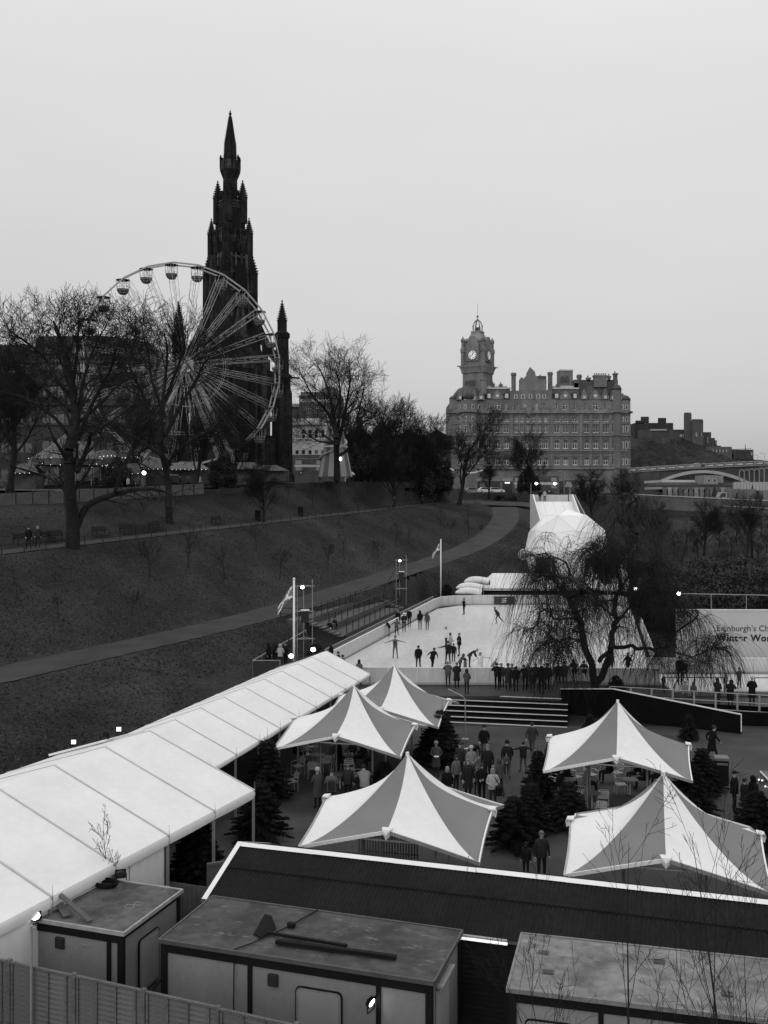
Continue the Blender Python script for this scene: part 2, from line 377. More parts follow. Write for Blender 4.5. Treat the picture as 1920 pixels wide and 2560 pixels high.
# paved court between the tents, spectators' deck, fairground terrace, road by the hotel
def sheet(name, pts, m, kind='structure'):
 mb = MB(); mb.add(pts, [tuple(range(len(pts)))]); return tag(mb.build(name, m), kind=kind)
sheet('plaza', [(-14, 18, .012), (40, 18, .012), (40, 57.9, .012), (-11, 57.9, .012), (-14, 40, .012)], M_plaza)
_d = MB(); _d.prism([(-7, 62.3, .88), (34, 62.3, .88), (34, 66, .88), (-6.2, 66, .88)], (0, 0, -1.0)); tag(_d.build('spectator_deck', M_plaza), kind='structure')
sheet('fairground_terrace', [(-70, 112, 14.2), (-29, 112, 13.95), (-11, 150, 15.35), (4, 196, 15.9), (-70, 196, 16.6)], M_gravel)
_d = MB(); _d.prism([(8, 206, 14.15), (48, 222, 14.0), (72, 250, 14.0), (84, 322, 14.15), (20, 322, 14.15), (8, 260, 14.1)], (0, 0, -1.6)); tag(_d.build('road', M_road), kind='structure')
# ice, with its resurfaced sheen
ice = MB()
ICE_NY, ICE_FY, ICE_RX = 66.4, 114.0, 18.0
cor = []
pts = [(rwx(ICE_NY) + .1, ICE_NY), (ICE_RX, ICE_NY), (ICE_RX + 9.3, ICE_FY - 4), (ICE_RX + 8.3, ICE_FY), (rwx(ICE_FY) + 4.5, ICE_FY), (rwx(ICE_FY) + 1.8, ICE_FY - 1.0), (rwx(ICE_FY - 4) + .3, ICE_FY - 4)]
ice.add([(x, y, .95) for x, y in pts] + [(x, y, .70) for x, y in pts], [tuple(range(7))] + [(k, (k + 1) % 7, 7 + (k + 1) % 7, 7 + k) for k in range(7)])
tag(ice.build('ice_rink', M_ice), kind='structure')
ice2 = MB(); ice2.box(18.5, 34, 63.6, 69.6, .7, .955)
tag(ice2.build('small_ice_rink', M_ice), kind='structure')

# leaf litter and rough grass on the bank between the two paths: nobody could count it
rs = np.random.RandomState(11); n = 60000
Yt = 40 + 125 * rs.rand(n) ** 1.4; f = rs.rand(n)
xl = lpx(Yt) - LHW - .2; xu = upx(Yt) + UHW + .4
Xt = xl + (xu - xl) * f
lo = rs.rand(n) < .34
Xt = np.where(lo, lpx(Yt) + LHW + .3 + rs.rand(n) * np.where(Yt < 62, 9, 5), Xt)
hi = (~lo) & (rs.rand(n) < .3)
Xt = np.where(hi, upx(Yt) - UHW - .3 - rs.rand(n) * 10, Xt)
jx = np.searchsorted(xs, Xt).clip(1, nx_ - 1); jy = np.searchsorted(ys, Yt).clip(1, ny_ - 1)
u = (Xt - xs[jx - 1]) / (xs[jx] - xs[jx - 1]); v = (Yt - ys[jy - 1]) / (ys[jy] - ys[jy - 1])
Zt = (Zg[jy - 1, jx - 1] * (1 - u) + Zg[jy - 1, jx] * u) * (1 - v) + (Zg[jy, jx - 1] * (1 - u) + Zg[jy, jx] * u) * v
a = rs.rand(n) * 6.28; h = .05 + .13 * rs.rand(n) ** 2; w = .02 + .05 * rs.rand(n); ln = (rs.rand(n, 2) - .5) * .25
V = np.zeros((n, 3, 3))
V[:, 0] = np.stack([Xt - w * np.cos(a), Yt - w * np.sin(a), Zt - .01], 1); V[:, 1] = np.stack([Xt + w * np.cos(a), Yt + w * np.sin(a), Zt - .01], 1)
V[:, 2] = np.stack([Xt + ln[:, 0], Yt + ln[:, 1], Zt + h], 1)
M_tuft = mat('rough_grass', 0.040, 0.95, 0.4, 0.5, fine=0.5, fscale=4, spec=0.05)
M_leafl = mat('fallen_leaves', 0.05, 0.95, 0.5, 0.9, spec=0.05)
gt = np_mesh('rough_grass', V.reshape(-1, 3), np.arange(n * 3).reshape(-1, 3), [M_tuft, M_leafl], k=3, mi=(rs.rand(n) < .08).astype(int))
tag(link('rough_grass', gt), 'rough winter grass and fallen leaves on the garden banks', 'grass', kind='stuff')
# ================================================================== NEAR THINGS: huts, shed, fence, marquee, tents
def rot(v, a): c, s = math.cos(a), math.sin(a); return (v[0] * c - v[1] * s, v[0] * s + v[1] * c)

# ---- site huts. Local frame: x along the front, y back, origin at the front left ground corner
def hut(loc, a, L, D, H, label, roofm, posts, trim=.30, windows=(), side_window=None, vents=(), door=None, left_post=False):
 t = empty('site_hut', loc, a, label, 'hut', 'site huts behind the wooden fence')
 w = MB(); w.box(.03, L - .03, .03, D - .03, .15, H - .12); w.build('wall', M_hut, t)
 for bb in ((0, L, -.012, .05, H - .30, H - .06), (0, L, -.012, .05, .1, .3), (L - .05, L + .012, .05, D - .05, H - .20, H - .06), (-.012, .05, .05, D - .05, H - .2, H - .06), (.05, L - .05, D - .05, D + .012, H - .2, H - .06)): f = MB(); f.box(*bb); f.build('frame_rail', M_black, t)
 for x in posts:
  p = MB(); p.box(x - .055, x + .055, -.016, .06, .25, H - .27); p.build('post', M_black, t)
 for (x, y) in ((.06, -.005), (L - .06, -.005), (L - .06, D - .09), (.06, D - .09)):
  p = MB(); p.box(x - .08, x + .08, y - .02, y + .10, .1, H - .08); p.build('corner_post', M_black, t)
 r = MB(); nx, ny = 14, 8
 vs = []; rr = random.Random(int(L * 10))
 for j in range(ny + 1):
  for i in range(nx + 1):
   e = min(i, nx - i, j, ny - j); z = H + (.0 if e == 0 else -.02 + rr.uniform(-.012, .012)) 
   vs.append((-.06 + (L + .12) * i / nx, -.05 + (D + .1) * j / ny, z))
 r.add(vs, [(j * (nx + 1) + i, j * (nx + 1) + i + 1, (j + 1) * (nx + 1) + i + 1, (j + 1) * (nx + 1) + i) for j in range(ny) for i in range(nx)])
 ro = r.build('roof', roofm, t, smooth=True)
 e = MB(); e.box(-.08, L + .08, -.075, -.02, H - .075, H + .025); e.box(-.08, L + .08, D + .02, D + .075, H - .075, H + .025)
 e.box(-.085, -.03, -.02, D + .02, H - .075, H + .02); e.box(L + .03, L + .085, -.02, D + .02, H - .075, H + .02); e.build('edge_trim', mat('hut_edge_trim_%g' % trim, trim, .6, .3, 3), ro)
 for (x0, x1, z0, z1) in windows:
  f = MB(); rounded(f, x0, x1, z0, z1, -.03, .03, .1); wo_ = f.build('window', M_alud, t); f = MB(); rounded(f, x0 - .03, x1 + .03, z0 - .03, z1 + .03, -.02, .02, .12); f.build('gasket', M_black, wo_)
  g = MB(); rounded(g, x0 + .06, x1 - .06, z0 + .06, z1 - .06, -.036, .0, .06); g.build('pane', mat('hut_pane', .26, .25, .12, .6, spec=.5), wo_)
 if side_window:
  y0, y1, z0, z1 = side_window
  f = MB(); f.M = Matrix.Translation((L, 0, 0)) @ Matrix.Rotation(R(90), 4, 'Z'); rounded(f, y0, y1, z0, z1, -.03, .03, .1); wo_ = f.build('window', M_alud, t); q = MB(); q.M = f.M; rounded(q, y0 - .03, y1 + .03, z0 - .03, z1 + .03, -.02, .02, .12); q.build('gasket', M_black, wo_)
  g = MB(); g.M = f.M; rounded(g, y0 + .06, y1 - .06, z0 + .06, z1 - .06, -.036, 0, .06); g.build('pane', mat('hut_pane', .26, .25, .12, .6, spec=.5), wo_)
 for (x, z) in vents:
  v = MB(); v.bbox(x - .13, x + .13, -.05, .03, z - .14, z + .14, .02)
  for k in range(4): v.box(x - .10, x + .10, -.06, -.04, z - .1 + k * .055, z - .075 + k * .055)
  v.build('air_vent', M_dark, t)
 if door:
  y0, y1 = door
  d = MB(); d.box(L - .02, L + .035, y0, y1, .2, H - .45); do = d.build('door', mat('hut_door', .27, .6, .08, 1), t)
  q = MB(); q.tube((L + .03, y0 + .12, 1.15), (L + .09, y0 + .12, 1.15), .035, .035, 8); q.tube((L + .08, y0 + .12, 1.15), (L + .08, y0 + .25, 1.15), .018, .018, 6); q.build('handle', M_alu, do)
  q = MB(); q.box(L + .01, L + .16, y0 - .05, y1 + .1, H - .36, H - .30); q.build('door_hood', M_alud, t)
 return t
def rounded(mb, x0, x1, z0, z1, y0, y1, r):
 pts = []
 for (cx, cz, a0) in ((x1 - r, z1 - r, 0), (x0 + r, z1 - r, 90), (x0 + r, z0 + r, 180), (x1 - r, z0 + r, 270)):
  for k in range(4): t = R(a0 + 30 * k); pts.append((cx + r * math.cos(t), y0, cz + r * math.sin(t)))
 mb.prism(pts, (0, y1 - y0, 0))
H0 = 2.6
A_H = R(-18)
def hut_origin(px, py): return gnd(px, py, H0).xy
o = hut_origin(405, 2348); HUT2 = hut((o.x, o.y, 0), R(-17.9), 6.8, 2.66, H0, 'long middle site hut with a stained dark roof and two dark timbers on it', M_hutr, (.06, 2.35, 5.55), .06, windows=((3.55, 4.65, .95, 1.98),), vents=((2.95, 2.05),), door=(.45, 1.45))
o = hut_origin(69, 2292); HUT1 = hut((o.x, o.y, 0), R(-18.5), 2.82, 2.75, H0, 'short square site hut with a dished stained roof, nearest the white marquee', M_hutr1, (.22, 2.42), .26, side_window=(.75, 1.65, .72, 2.05), vents=((.98, 2.08),))
o = hut_origin(1275, 2470); HUT3 = hut((o.x, o.y, 0), R(-14.2), 7.2, 2.75, H0, 'pale roofed site hut behind the bare saplings', M_hutr2, (.06, 1.95, 4.6), .16, windows=((.35, 1.35, .9, 1.95),))
def hut_pt(h, x, y, z): return h.matrix_basis @ Vector((x, y, z))
HM = {k: Matrix.Translation(h.location) @ Matrix.Rotation(h.rotation_euler[2], 4, 'Z') for k, h in (('1', HUT1), ('2', HUT2), ('3', HUT3))}
# scratched lettering-like scuff plates on the short hut
q = MB(); q.box(1.62, 1.86, -.004, .02, 2.1, 2.125); q.build('scuff_strip', mat('scuff', .24, .7, .2, 8), HUT1)
q = MB(); q.bar((2.855, .9, .45), (2.855, 1.75, .62), .012, .03); q.build('scuff_strip', M_black, HUT1)
# hatches on the pale roof
for (x, y) in ((.55, 1.9), (.75, .95), (3.2, 2.1), (4.6, .9), (6.2, 1.9)):
 q = MB(); q.box(x - .12, x + .12, y - .09, y + .09, H0 - .03, H0 + .012); q.build('roof_patch', M_hutr, HUT3)
# things lying on the hut roofs
def rod_thing(name, hk, p, q, w, h, m, label, cat, group=None):
 mb = MB(); M_ = HM[hk]; mb.bar(M_ @ Vector(p), M_ @ Vector(q), w, h); return tag(mb.build(name, m), label, cat, group)
mb = MB(); M_ = HM['2']
mb.bar(M_ @ Vector((2.25, 1.02, H0 + .05)), M_ @ Vector((4.45, .95, H0 + .05)), .07, .06)
tag(mb.build('timber', M_black), 'thin dark timber lying on the middle hut roof, farther of the two', 'timber', 'timbers on the hut roof')
mb = MB(); mb.bar(M_ @ Vector((2.75, .62, H0 + .06)), M_ @ Vector((5.75, .72, H0 + .06)), .12, .09)
tag(mb.build('timber', M_black), 'long thick dark timber lying on the middle hut roof, nearer of the two', 'timber', 'timbers on the hut roof')
mb = MB(); mb.M = HM['2']; mb.prism([(2.0, .92, H0 + .0), (2.25, .78, H0 + .0), (2.45, 1.3, H0 + .02), (2.2, 1.5, H0 + .25), (2.05, 1.45, H0 + .28)], (.03, -.02, .03))
tag(mb.build('felt_scrap', M_black), 'torn black felt scrap at the end of the dark timbers', 'scrap')
mb = MB(); mb.M = HM['2']; mb.path([(3.0, 2.7, H0 + .03), (2.75, 1.8, H0 + .03), (2.6, 1.35, H0 + .03), (2.2, .4, H0 + .03), (1.95, -.02, H0 + .03), (1.97, -.06, H0 - .3), (1.95, -.06, .5)], .016, 5)
tag(mb.build('cable', M_black), 'black cable crossing the middle hut roof and hanging down its front', 'cable')
mb = MB(); mb.M = HM['2']; mb.bbox(2.62, 2.82, 1.55, 1.68, H0, H0 + .11, .02)
tag(mb.build('junction_box', M_black), 'small black junction box on the roof cable', 'box')
for (a_, b_, lab) in ((at(112, 2203, 26.6), at(226, 2309, 25.2), 'long plank leaning over the short hut roof'), (at(134, 2234, 26.6), at(168, 2296, 25.5), 'wide short plank lying on the short hut roof')):
 Mi = HM['1'].inverted(); a_ = Mi @ a_; b_ = Mi @ b_; b_.z = H0 + .04; a_.z = max(a_.z, H0 + .08); rod_thing('plank', '1', a_, b_, .13 if 'long' in lab else .2, .04, mat('plank_wood', .075, .8, .3, 3), lab, 'plank', 'planks on the short hut')
mb = MB(); mb.M = HM['1']
for k in range(3):
 c0 = (2.15 + .12 * k, 1.35 + .22 * k + (1.0 if k == 2 else 0)); rr = .13 - .02 * k
 mb.path([(c0[0] + rr * math.cos(t), c0[1] + rr * math.sin(t), H0 + .02 + .01 * math.sin(3 * t)) for t in np.linspace(0, 6.3, 15)], .006, 4)
tag(mb.build('wire_coil', M_alud), 'loose coils of pale wire on the short hut roof', 'wire')
mb = MB(); mb.M = HM['1']
for k in range(5):
 mb.path([(.75 + .28 * math.cos(t) * (1 + .1 * k), 2.35 + .22 * math.sin(t), H0 + .02 + .03 * k) for t in np.linspace(0, 6.3, 13)], .022, 5)
tag(mb.build('cable_coil', M_black), 'heap of coiled black cable at the back of the short hut roof', 'cable')

# ---- flood lamps (head, bracket, lens)
def flood(name, loc, rz, tilt, s, label, lit=True, dots=False, group='flood lamps'):
 t = empty(name, loc, rz, label, 'flood lamp', group)
 b = MB(); b.M = Matrix.Rotation(tilt, 4, 'X') @ Matrix.Scale(s, 4)
 b.prism([(-.5, 0, -.42), (.5, 0, -.42), (.5, 0, .42), (-.5, 0, .42)], (0, .12, 0)); b.prism([(-.38, .12, -.3), (.38, .12, -.3), (.38, .12, .3), (-.38, .12, .3)], (0, .25, 0)); b.build('lamp_housing', M_black, t)
 l = MB(); l.M = b.M
 if dots:
  for i in (-1, 0, 1):
   for j in (-1, 0, 1): l.ball((i * .27, -.02, j * .24), .125, .04, .115, 8, 4)
 else: l.ball((0, -.01, 0), .42, .06, .36, 12, 6)
 l.build('lens', (mat('cell_glow', .9, .5, 0, emit=2.2) if dots else M_lamp) if lit else M_glass, t)
 k = MB(); k.M = Matrix.Scale(s, 4); k.bar((-.56, .1, 0), (-.56, .1, -.75), .07); k.bar((.56, .1, 0), (.56, .1, -.75), .07); k.bar((-.56, .1, -.75), (.56, .1, -.75), .07); k.build('bracket', M_black, t)
 return t
p = at(88, 2290, 25.3); flood('flood_lamp', p, R(10), R(-35), .28, 'lit flood lamp clipped to the front corner of the short hut')
p = HM['2'] @ Vector((5.45, -.16, 1.98)); flood('flood_lamp', p, R(60), R(20), .26, 'lit flood lamp hanging low on the middle hut front')
p = HM['1'] @ Vector((.95, 2.75, H0 + .22)); flood('flood_lamp', p, R(20), R(0), .3, 'unlit black flood lamp on the back edge of the short hut roof', lit=False)
# strip light between the huts under the shed eave
mb = MB(); a_ = at(1152, 2345, 24.75); b_ = at(1268, 2360, 24.3); mb.tube(a_, b_, .035, .035, 6); so = mb.build('strip_light', mat('tube_glow', .9, .5, 0, emit=.8)); tag(so, 'glowing strip light under the shed eave between two huts', 'light')
mb = MB(); mb.bar(a_ + Vector((0, .05, .05)), b_ + Vector((0, .05, .05)), .09, .04); mb.build('batten', M_alud, so)

# ---- shed with a dark corrugated roof
SA = R(-16.8); so_ = gnd(600, 2107, 3.2); SL = 19.0; SW = 2.2; SE = 2.42
shed = empty('long_shed', (so_.x, so_.y, 0), SA, 'long low shed with dark corrugated roof and white ridge cap', 'shed')
def corr(mb, x0, x1, ya, za, yb, zb, pitch=.118, amp=.026):
 n = int((x1 - x0) / pitch * 4); vs = []; fs = []
 d = Vector((0, yb - ya, zb - za)).normalized(); nrm = Vector((0, -d.z, d.y));  nrm = nrm if nrm.z > 0 else -nrm
 for i in range(n + 1):
  x = x0 + (x1 - x0) * i / n; o_ = amp * [0, 1, 0, -1][i % 4]
  vs += [Vector((x, ya, za)) + nrm * o_, Vector((x, yb, zb)) + nrm * o_]
 fs = [(2 * i, 2 * i + 2, 2 * i + 3, 2 * i + 1) for i in range(n)]
 mb.add(vs, fs)
ym = -SW * .42; zm = 3.2 + (SE - 3.2) * .42
r1 = MB(); corr(r1, .06, SL, -.05, 3.17, ym - .1, zm - .01); r1.build('roof_sheet', M_corr, shed, smooth=True)
r2 = MB(); corr(r2, .06, SL, ym, zm - .012, -SW - .08, SE - .035); r2.build('roof_sheet', M_corr, shed, smooth=True)
r3 = MB(); corr(r3, .06, SL, .05, 3.17, SW, SE); r3.build('roof_sheet', M_corr, shed, smooth=True)
for k in range(8):
 c = MB(); x0, x1 = k * SL / 8 + (0 if k == 0 else -.05), (k + 1) * SL / 8; z = 3.2 + .004 * (k % 2)
 c.add([(x0, -.16, z - .035), (x1, -.16, z - .035), (x1, 0, z + .03), (x0, 0, z + .03), (x0, .16, z - .035), (x1, .16, z - .035)], [(0, 1, 2, 3), (3, 2, 5, 4)])
 c.build('ridge_cap', M_whitep, shed)
c = MB(); c.add([(-.07, 0, 3.235), (.08, 0, 3.235), (.08, -SW - .1, SE + .02), (-.07, -SW - .1, SE + .02), (-.07, 0, 3.1), (-.07, -SW - .1, SE - .12)], [(0, 1, 2, 3), (0, 3, 5, 4)])
c.add([(-.07, 0, 3.235), (.08, 0, 3.235), (.08, SW, SE + .04), (-.07, SW, SE + .04)], [(0, 1, 2, 3)]); c.build('verge_board', M_whitep, shed)
w = MB(); w.add([(0, -SW + .15, 0), (0, SW - .15, 0), (0, SW - .15, SE), (0, 0, 3.1), (0, -SW + .15, SE), (SL, -SW + .15, 0), (SL, SW - .15, 0), (SL, SW - .15, SE), (SL, 0, 3.1), (SL, -SW + .15, SE)], [(0, 1, 2, 3, 4), (9, 8, 7, 6, 5), (0, 4, 9, 5), (1, 6, 7, 2)])
w.build('wall', M_woodd, shed)
z = .1
while z < SE - .12:                                     # each lap board of the front wall that shows between the huts
 b = MB(); b.add([(5.0, -SW + .14, z + .13), (10.4, -SW + .14, z + .13), (10.4, -SW + .09, z), (5.0, -SW + .09, z), (10.4, -SW + .15, z), (5, -SW + .15, z)], [(0, 1, 2, 3), (3, 2, 4, 5)]); b.build('lap_board', M_corr, shed); z += .125
q = MB(); q.box(0, SL, -SW - .02, -SW + .06, SE - .16, SE - .07); q.build('gutter', mat('gutter_grey', .12, .6, .2, 2), shed)

# ---- wooden fence in front of the huts
fa = gnd(0, 2398, 2.5); fb = gnd(760, 2566, 2.5); fd = (fb - fa); fl = fd.length; fang = math.atan2(fd.y, fd.x)
fence = empty('wooden_fence', (fa.x, fa.y, 0), fang, 'weathered wooden panel fence across the front of the huts', 'fence')
x = -1.6; k = 0; lap_cache = {}; rr = random.Random(4)
lap = MB(); lap.add([(0, 0, 0), (1.78, 0, 0), (1.78, -.028, .0), (0, -.028, 0), (0, -.004, .135), (1.78, -.004, .135), (0, .008, .135), (1.78, .008, .135)], [(3, 2, 5, 4), (0, 1, 2, 3), (4, 5, 7, 6), (0, 6, 7, 1)]); LAP = lap.mesh('lap_slat', M_wood)
while x < fl + .5:
 top = 2.5 + rr.uniform(-.03, .03)
 p = MB(); p.box(x - .05, x + .05, -.05, .05, 0, top + .06); p.build('post', M_wood, fence)
 for j in range(19):
  so2 = link('slat', LAP, fence, (x + .05, 0, top - .14 - j * .115)); so2.rotation_euler = (0, rr.uniform(-.004, .004), 0)
 for j in range(4):
  bt = MB(); xx = x + .12 + j * .52; bt.box(xx - .022, xx + .022, -.058, -.03, .2, top - .03); bt.build('batten', M_wood, fence)
 bt = MB(); bt.box(x + .05, x + 1.83, -.045, .02, top - .015, top + .03); bt.build('top_rail', M_wood, fence)
 x += 1.88; k += 1
mb = MB(); pp = gnd(82, 2418, 2.5); mb.tube((pp.x, pp.y - .1, 0), (pp.x, pp.y - .1, 3.5), .03, .03, 8)
mb.bar((pp.x - .02, pp.y - .1, 3.45), (pp.x + .1, pp.y - .1, 3.45), .04); tag(mb.build('lamp_pole', M_alud), 'thin grey pole standing at the fence under the corner flood lamp', 'pole')

# ---- white marquee in two lengths
def marquee(p0, d, bay, nb, w, ze, zr, label, sag=.03, valance=.28, skip=()):
 """p0: eave corner at the far end seen side, d: unit direction running away from p0 along the eave"""
 n = (-d[1], d[0])
 if n[0] > 0: n = (-n[0], -n[1])
 t = empty('marquee', (p0[0], p0[1], 0), 0, label, 'marquee', 'white marquee tents')
 def P(s, u, z): return (d[0] * s + n[0] * u, d[1] * s + n[1] * u, z)
 def roofz(u): return ze + (zr - ze) * (1 - abs(u - w) / w) + (.3 * (u - w) / w if u > w else 0)
 for k in range(nb):
  mb = MB(); NS, NU = 6, 16; vs = []
  for i in range(NS + 1):
   s = bay * (k + i / NS)
   for j in range(NU + 1):
    u = 2 * w * j / NU; sg = sag * math.sin(math.pi * i / NS) * math.sin(math.pi * (j % (NU // 2)) / (NU / 2))
    vs.append(P(s, u, roofz(u) - sg))
  mb.add(vs, [(i * (NU + 1) + j, i * (NU + 1) + j + 1, (i + 1) * (NU + 1) + j + 1, (i + 1) * (NU + 1) + j) for i in range(NS) for j in range(NU)])
  mb.build('roof_panel', M_white, t, smooth=True)
  v = MB(); vs = []
  for i in range(NS + 1):
   s = bay * (k + i / NS); dz = .03 * math.sin(math.pi * i / NS)
   vs += [P(s, 0, ze - .005), P(s, -.05, ze - .10), P(s, -.02, ze - valance - dz * .5)]
  v.add(vs, [(3 * i + j, 3 * i + 3 + j, 3 * i + 4 + j, 3 * i + 1 + j) for i in range(NS) for j in range(2)]); v.build('valance', M_white, t, smooth=True)
 for k in range(nb + 1):
  b = MB(); s = bay * k
  b.bar(P(s, -.02, ze + .012), P(s, w, zr + .014), .055, .02); b.bar(P(s, w, zr + .014), P(s, 2 * w + .02, ze + .312), .055, .02); b.build('roof_beam', M_seam, t)
  for u_ in (.02, 2 * w - .02): g = MB(); g.bar(P(s, u_, 0), P(s, u_, ze - .02), .09); g.build('leg', M_alud, t)
  sp = MB(); sp.tube(P(s, -.05, ze - .2), P(s, -.03, ze + .32), .012, .004, 5); sp.build('spike', M_alud, t)
 for e in (0, nb):
  g = MB(); s = bay * e; g.add([P(s, 0, ze - .3 if e == 0 else ze), P(s, 0, ze - .02), P(s, w, zr - .02), P(s, 2 * w, ze - .02), P(s, 2 * w, ze - .3 if e == 0 else ze)], [(0, 1, 2, 3, 4)]); g.build('gable', M_white, t)
 bk = MB(); bk.quad(P(0, 2 * w - .01, .0), P(bay * nb, 2 * w - .01, .0), P(bay * nb, 2 * w - .01, ze - .02), P(0, 2 * w - .01, ze - .02)); bk.build('back_wall', M_white, t)
 for (k0, k1) in skip:                                   # hanging side walls
  sw = MB(); vs = []; NN = 24
  for i in range(NN + 1):
   s = bay * (k0 + (k1 - k0) * i / NN); o_ = .05 * math.sin(i * 2.1) + .03 * math.sin(i * 5.3)
   vs += [P(s, .06 + o_ * .3, ze - .15), P(s, .06 + o_, 0.02)]
  sw.add(vs, [(2 * i, 2 * i + 2, 2 * i + 3, 2 * i + 1) for i in range(NN)]); sw.build('side_wall', M_white, t, smooth=True)
 return t, P
d1 = Vector((-9.33 + 4.6, 24.2 - 35.2)).normalized()
mq1, MP1 = marquee((-4.6, 35.2), (d1.x, d1.y), 2.55, 8, 4.44, 3.0, 4.67, 'wide white marquee with seamed roof panels filling the left side', skip=((2.05, 2.7), (2.72, 7.9)))
d2 = Vector((5.62, 19.8)).normalized()
mq2, MP2 = marquee((-6.47 - d2.x * 3.86, 40.6 - d2.y * 3.86), (d2.x, d2.y), 2.447, 10, 2.8, 2.6, 3.87, 'narrower white marquee running from the wide one towards the rink', sag=.04, valance=.16)
# end wall of the wide marquee's near curtain: wooden hoarding beside it
hp = gnd(335, 2235, 0.2); 
hb = empty('hoarding', (-6.6, 30.6, 0), math.atan2(-.35, 1), 'low wooden hoarding below the marquee side curtain', 'hoarding')
for k in range(9):
 b = MB(); b.box(k * .16, k * .16 + .15, -.012, .012, 0, 1.55); b.build('board', M_wood, hb)
b = MB(); b.box(0, 1.44, .013, .05, 1.2, 1.3); b.build('rail', M_wood, hb)
hb2 = empty('hoarding', (-5.5, 30.9, 0), R(24), 'plain grey hoarding standing behind the bare shrubs by the shed', 'hoarding')
b = MB(); b.box(0, 2.3, -.02, .02, 0, 2.0); b.build('panel', mat('grey_hoarding', .10, .7, .12, .7), hb2)
b = MB(); b.box(0, 2.3, -.05, -.021, 1.9, 2.0); b.build('rail', mat('grey_hoarding', .10, .7, .12, .7), hb2)
# floods on a bar over the wide marquee ridge
mb = MB(); a_ = at(122, 1888, 37.3); b_ = at(362, 1826, 38.2); mb.bar(a_, b_, .1, .06); tag(mb.build('lamp_bar', M_whitep), 'white bar carrying three flood lamps behind the marquee ridge', 'bar')
for (px, py, lit, lab) in ((184, 1855, True, 'lit flood lamp of many small cells, left one behind the marquee ridge'), (266, 1836, False, 'dark unlit flood lamp between two lit ones behind the marquee ridge'), (297, 1823, True, 'lit flood lamp of many small cells, right one behind the marquee ridge')):
 flood('flood_lamp', at(px, py, 37.6), R(5 if lit else 160), R(-12), .22, lab, lit=True if lit else False, dots=lit)
for (px, py, lab) in ((728, 1640, 'bright square flood lamp beside the flagpole foot'), (783, 1624, 'bright square flood lamp on the far marquee gable')):
 flood('flood_lamp', at(px, py, 61.0), R(0), R(-10), .36, lab)
mb = MB(); mb.bar(at(690, 1668, 60.6), at(812, 1630, 61.4), .07, .06); tag(mb.build('lamp_bar', M_dark), 'dark bar carrying two flood lamps at the far marquee gable', 'bar')

# ---- star tents: four low corners, four raised mid edges, eight curved gores
def star_tent(c, a, half, zl, zm_, zp, label):
 t = empty('star_tent', (c[0], c[1], 0), a, label, 'tent', 'peaked tents with white and grey gores')
 H_ = half
 rim = [(-H_, -H_, zl), (0, -H_, zm_), (H_, -H_, zl), (H_, 0, zm_), (H_, H_, zl), (0, H_, zm_), (-H_, H_, zl), (-H_, 0, zm_)]
 NR, NA = 14, 6
 def prof(s, wc):                  # s 0 at the peak, 1 at the rim; seams to the low corners stay straighter
  return wc * (1 - s) ** 1.65 + (1 - wc) * (.48 * (1 - s) + .52 * (1 - s) ** 4.2)
 for k in range(8):
  A_, B_ = Vector(rim[k]), Vector(rim[(k + 1) % 8]); vs = []
  for i in range(NR + 1):
   s = .014 + .986 * i / NR
   for j in range(NA + 1):
    u = j / NA; e = A_.lerp(B_, u)
    z = e.z + (zp - e.z) * prof(s, 1 - u if k % 2 == 0 else u) - .03 * math.sin(math.pi * u) * s * (1 - s) * 4
    pinch = 1 - .014 * math.sin(math.pi * u) * s
    vs.append((e.x * s * pinch, e.y * s * pinch, z))
  mb = MB(); mb.add(vs, [(i * (NA + 1) + j, i * (NA + 1) + j + 1, (i + 1) * (NA + 1) + j + 1, (i + 1) * (NA + 1) + j) for i in range(NR) for j in range(NA)])
  mb.build('gore', M_greyc if k % 2 == 0 else M_white, t, smooth=True)
 for k in range(8):                # rim piping follows each half edge
  A_, B_ = Vector(rim[k]), Vector(rim[(k + 1) % 8]); mb = MB(); prev = None
  for j in range(7):
   u = j / 6; e = A_.lerp(B_, u); pc = 1 - .014 * math.sin(math.pi * u); q = Vector((e.x * pc, e.y * pc, e.z - .02))
   if prev is not None: mb.bar(prev, q, .05, .11)
   prev = q
  mb.build('rim_tube', M_alud if k % 2 else M_whitep, t)
 for k in (1, 3, 5, 7):
  mb = MB(); x, y, z = rim[k]; mb.M = Matrix.Translation((x, y, z)) @ Matrix.Rotation(math.atan2(y, x), 4, 'Z')
  mb.prism([(-.12, -.17, .05), (.10, -.13, .03), (.16, 0, -.10), (.10, .13, .03), (-.12, .17, .05)], (0, 0, .05)); mb.prism([(.02, -.12, .04), (.15, 0, -.08), (.02, .12, .04)], (-.03, 0, -.16)); mb.build('corner_clamp', M_whitep, t)
 for k in (0, 2, 4, 6):
  mb = MB(); x, y, z = rim[k]; mb.tube((x * .42, y * .42, 0), (x * .42, y * .42, zm_ - .2), .04, .04, 8); mb.build('leg', M_alud, t)
 mb = MB(); mb.lathe([(.01, zp + .05), (.06, zp + .04), (.07, zp - .12)], 8); mb.build('peak_cap', M_whitep, t)
 mb = MB(); mb.bar((-.9, -H_ + .12, zm_ - .32), (.9, -H_ + .12, zm_ - .32), .05); mb.bar((-.9, H_ - .12, zm_ - .32), (.9, H_ - .12, zm_ - .32), .05)
 mb.tube((0, 0, zm_ - .4), (0, 0, zp), .04, .04, 6); mb.bar((-H_, 0, zm_ - .05), (H_, 0, zm_ - .05), .05); mb.bar((0, -H_, zm_ - .05), (0, H_, zm_ - .05), .05); mb.build('inner_frame', M_alud, t)
 return t
TA = R(-14.2)
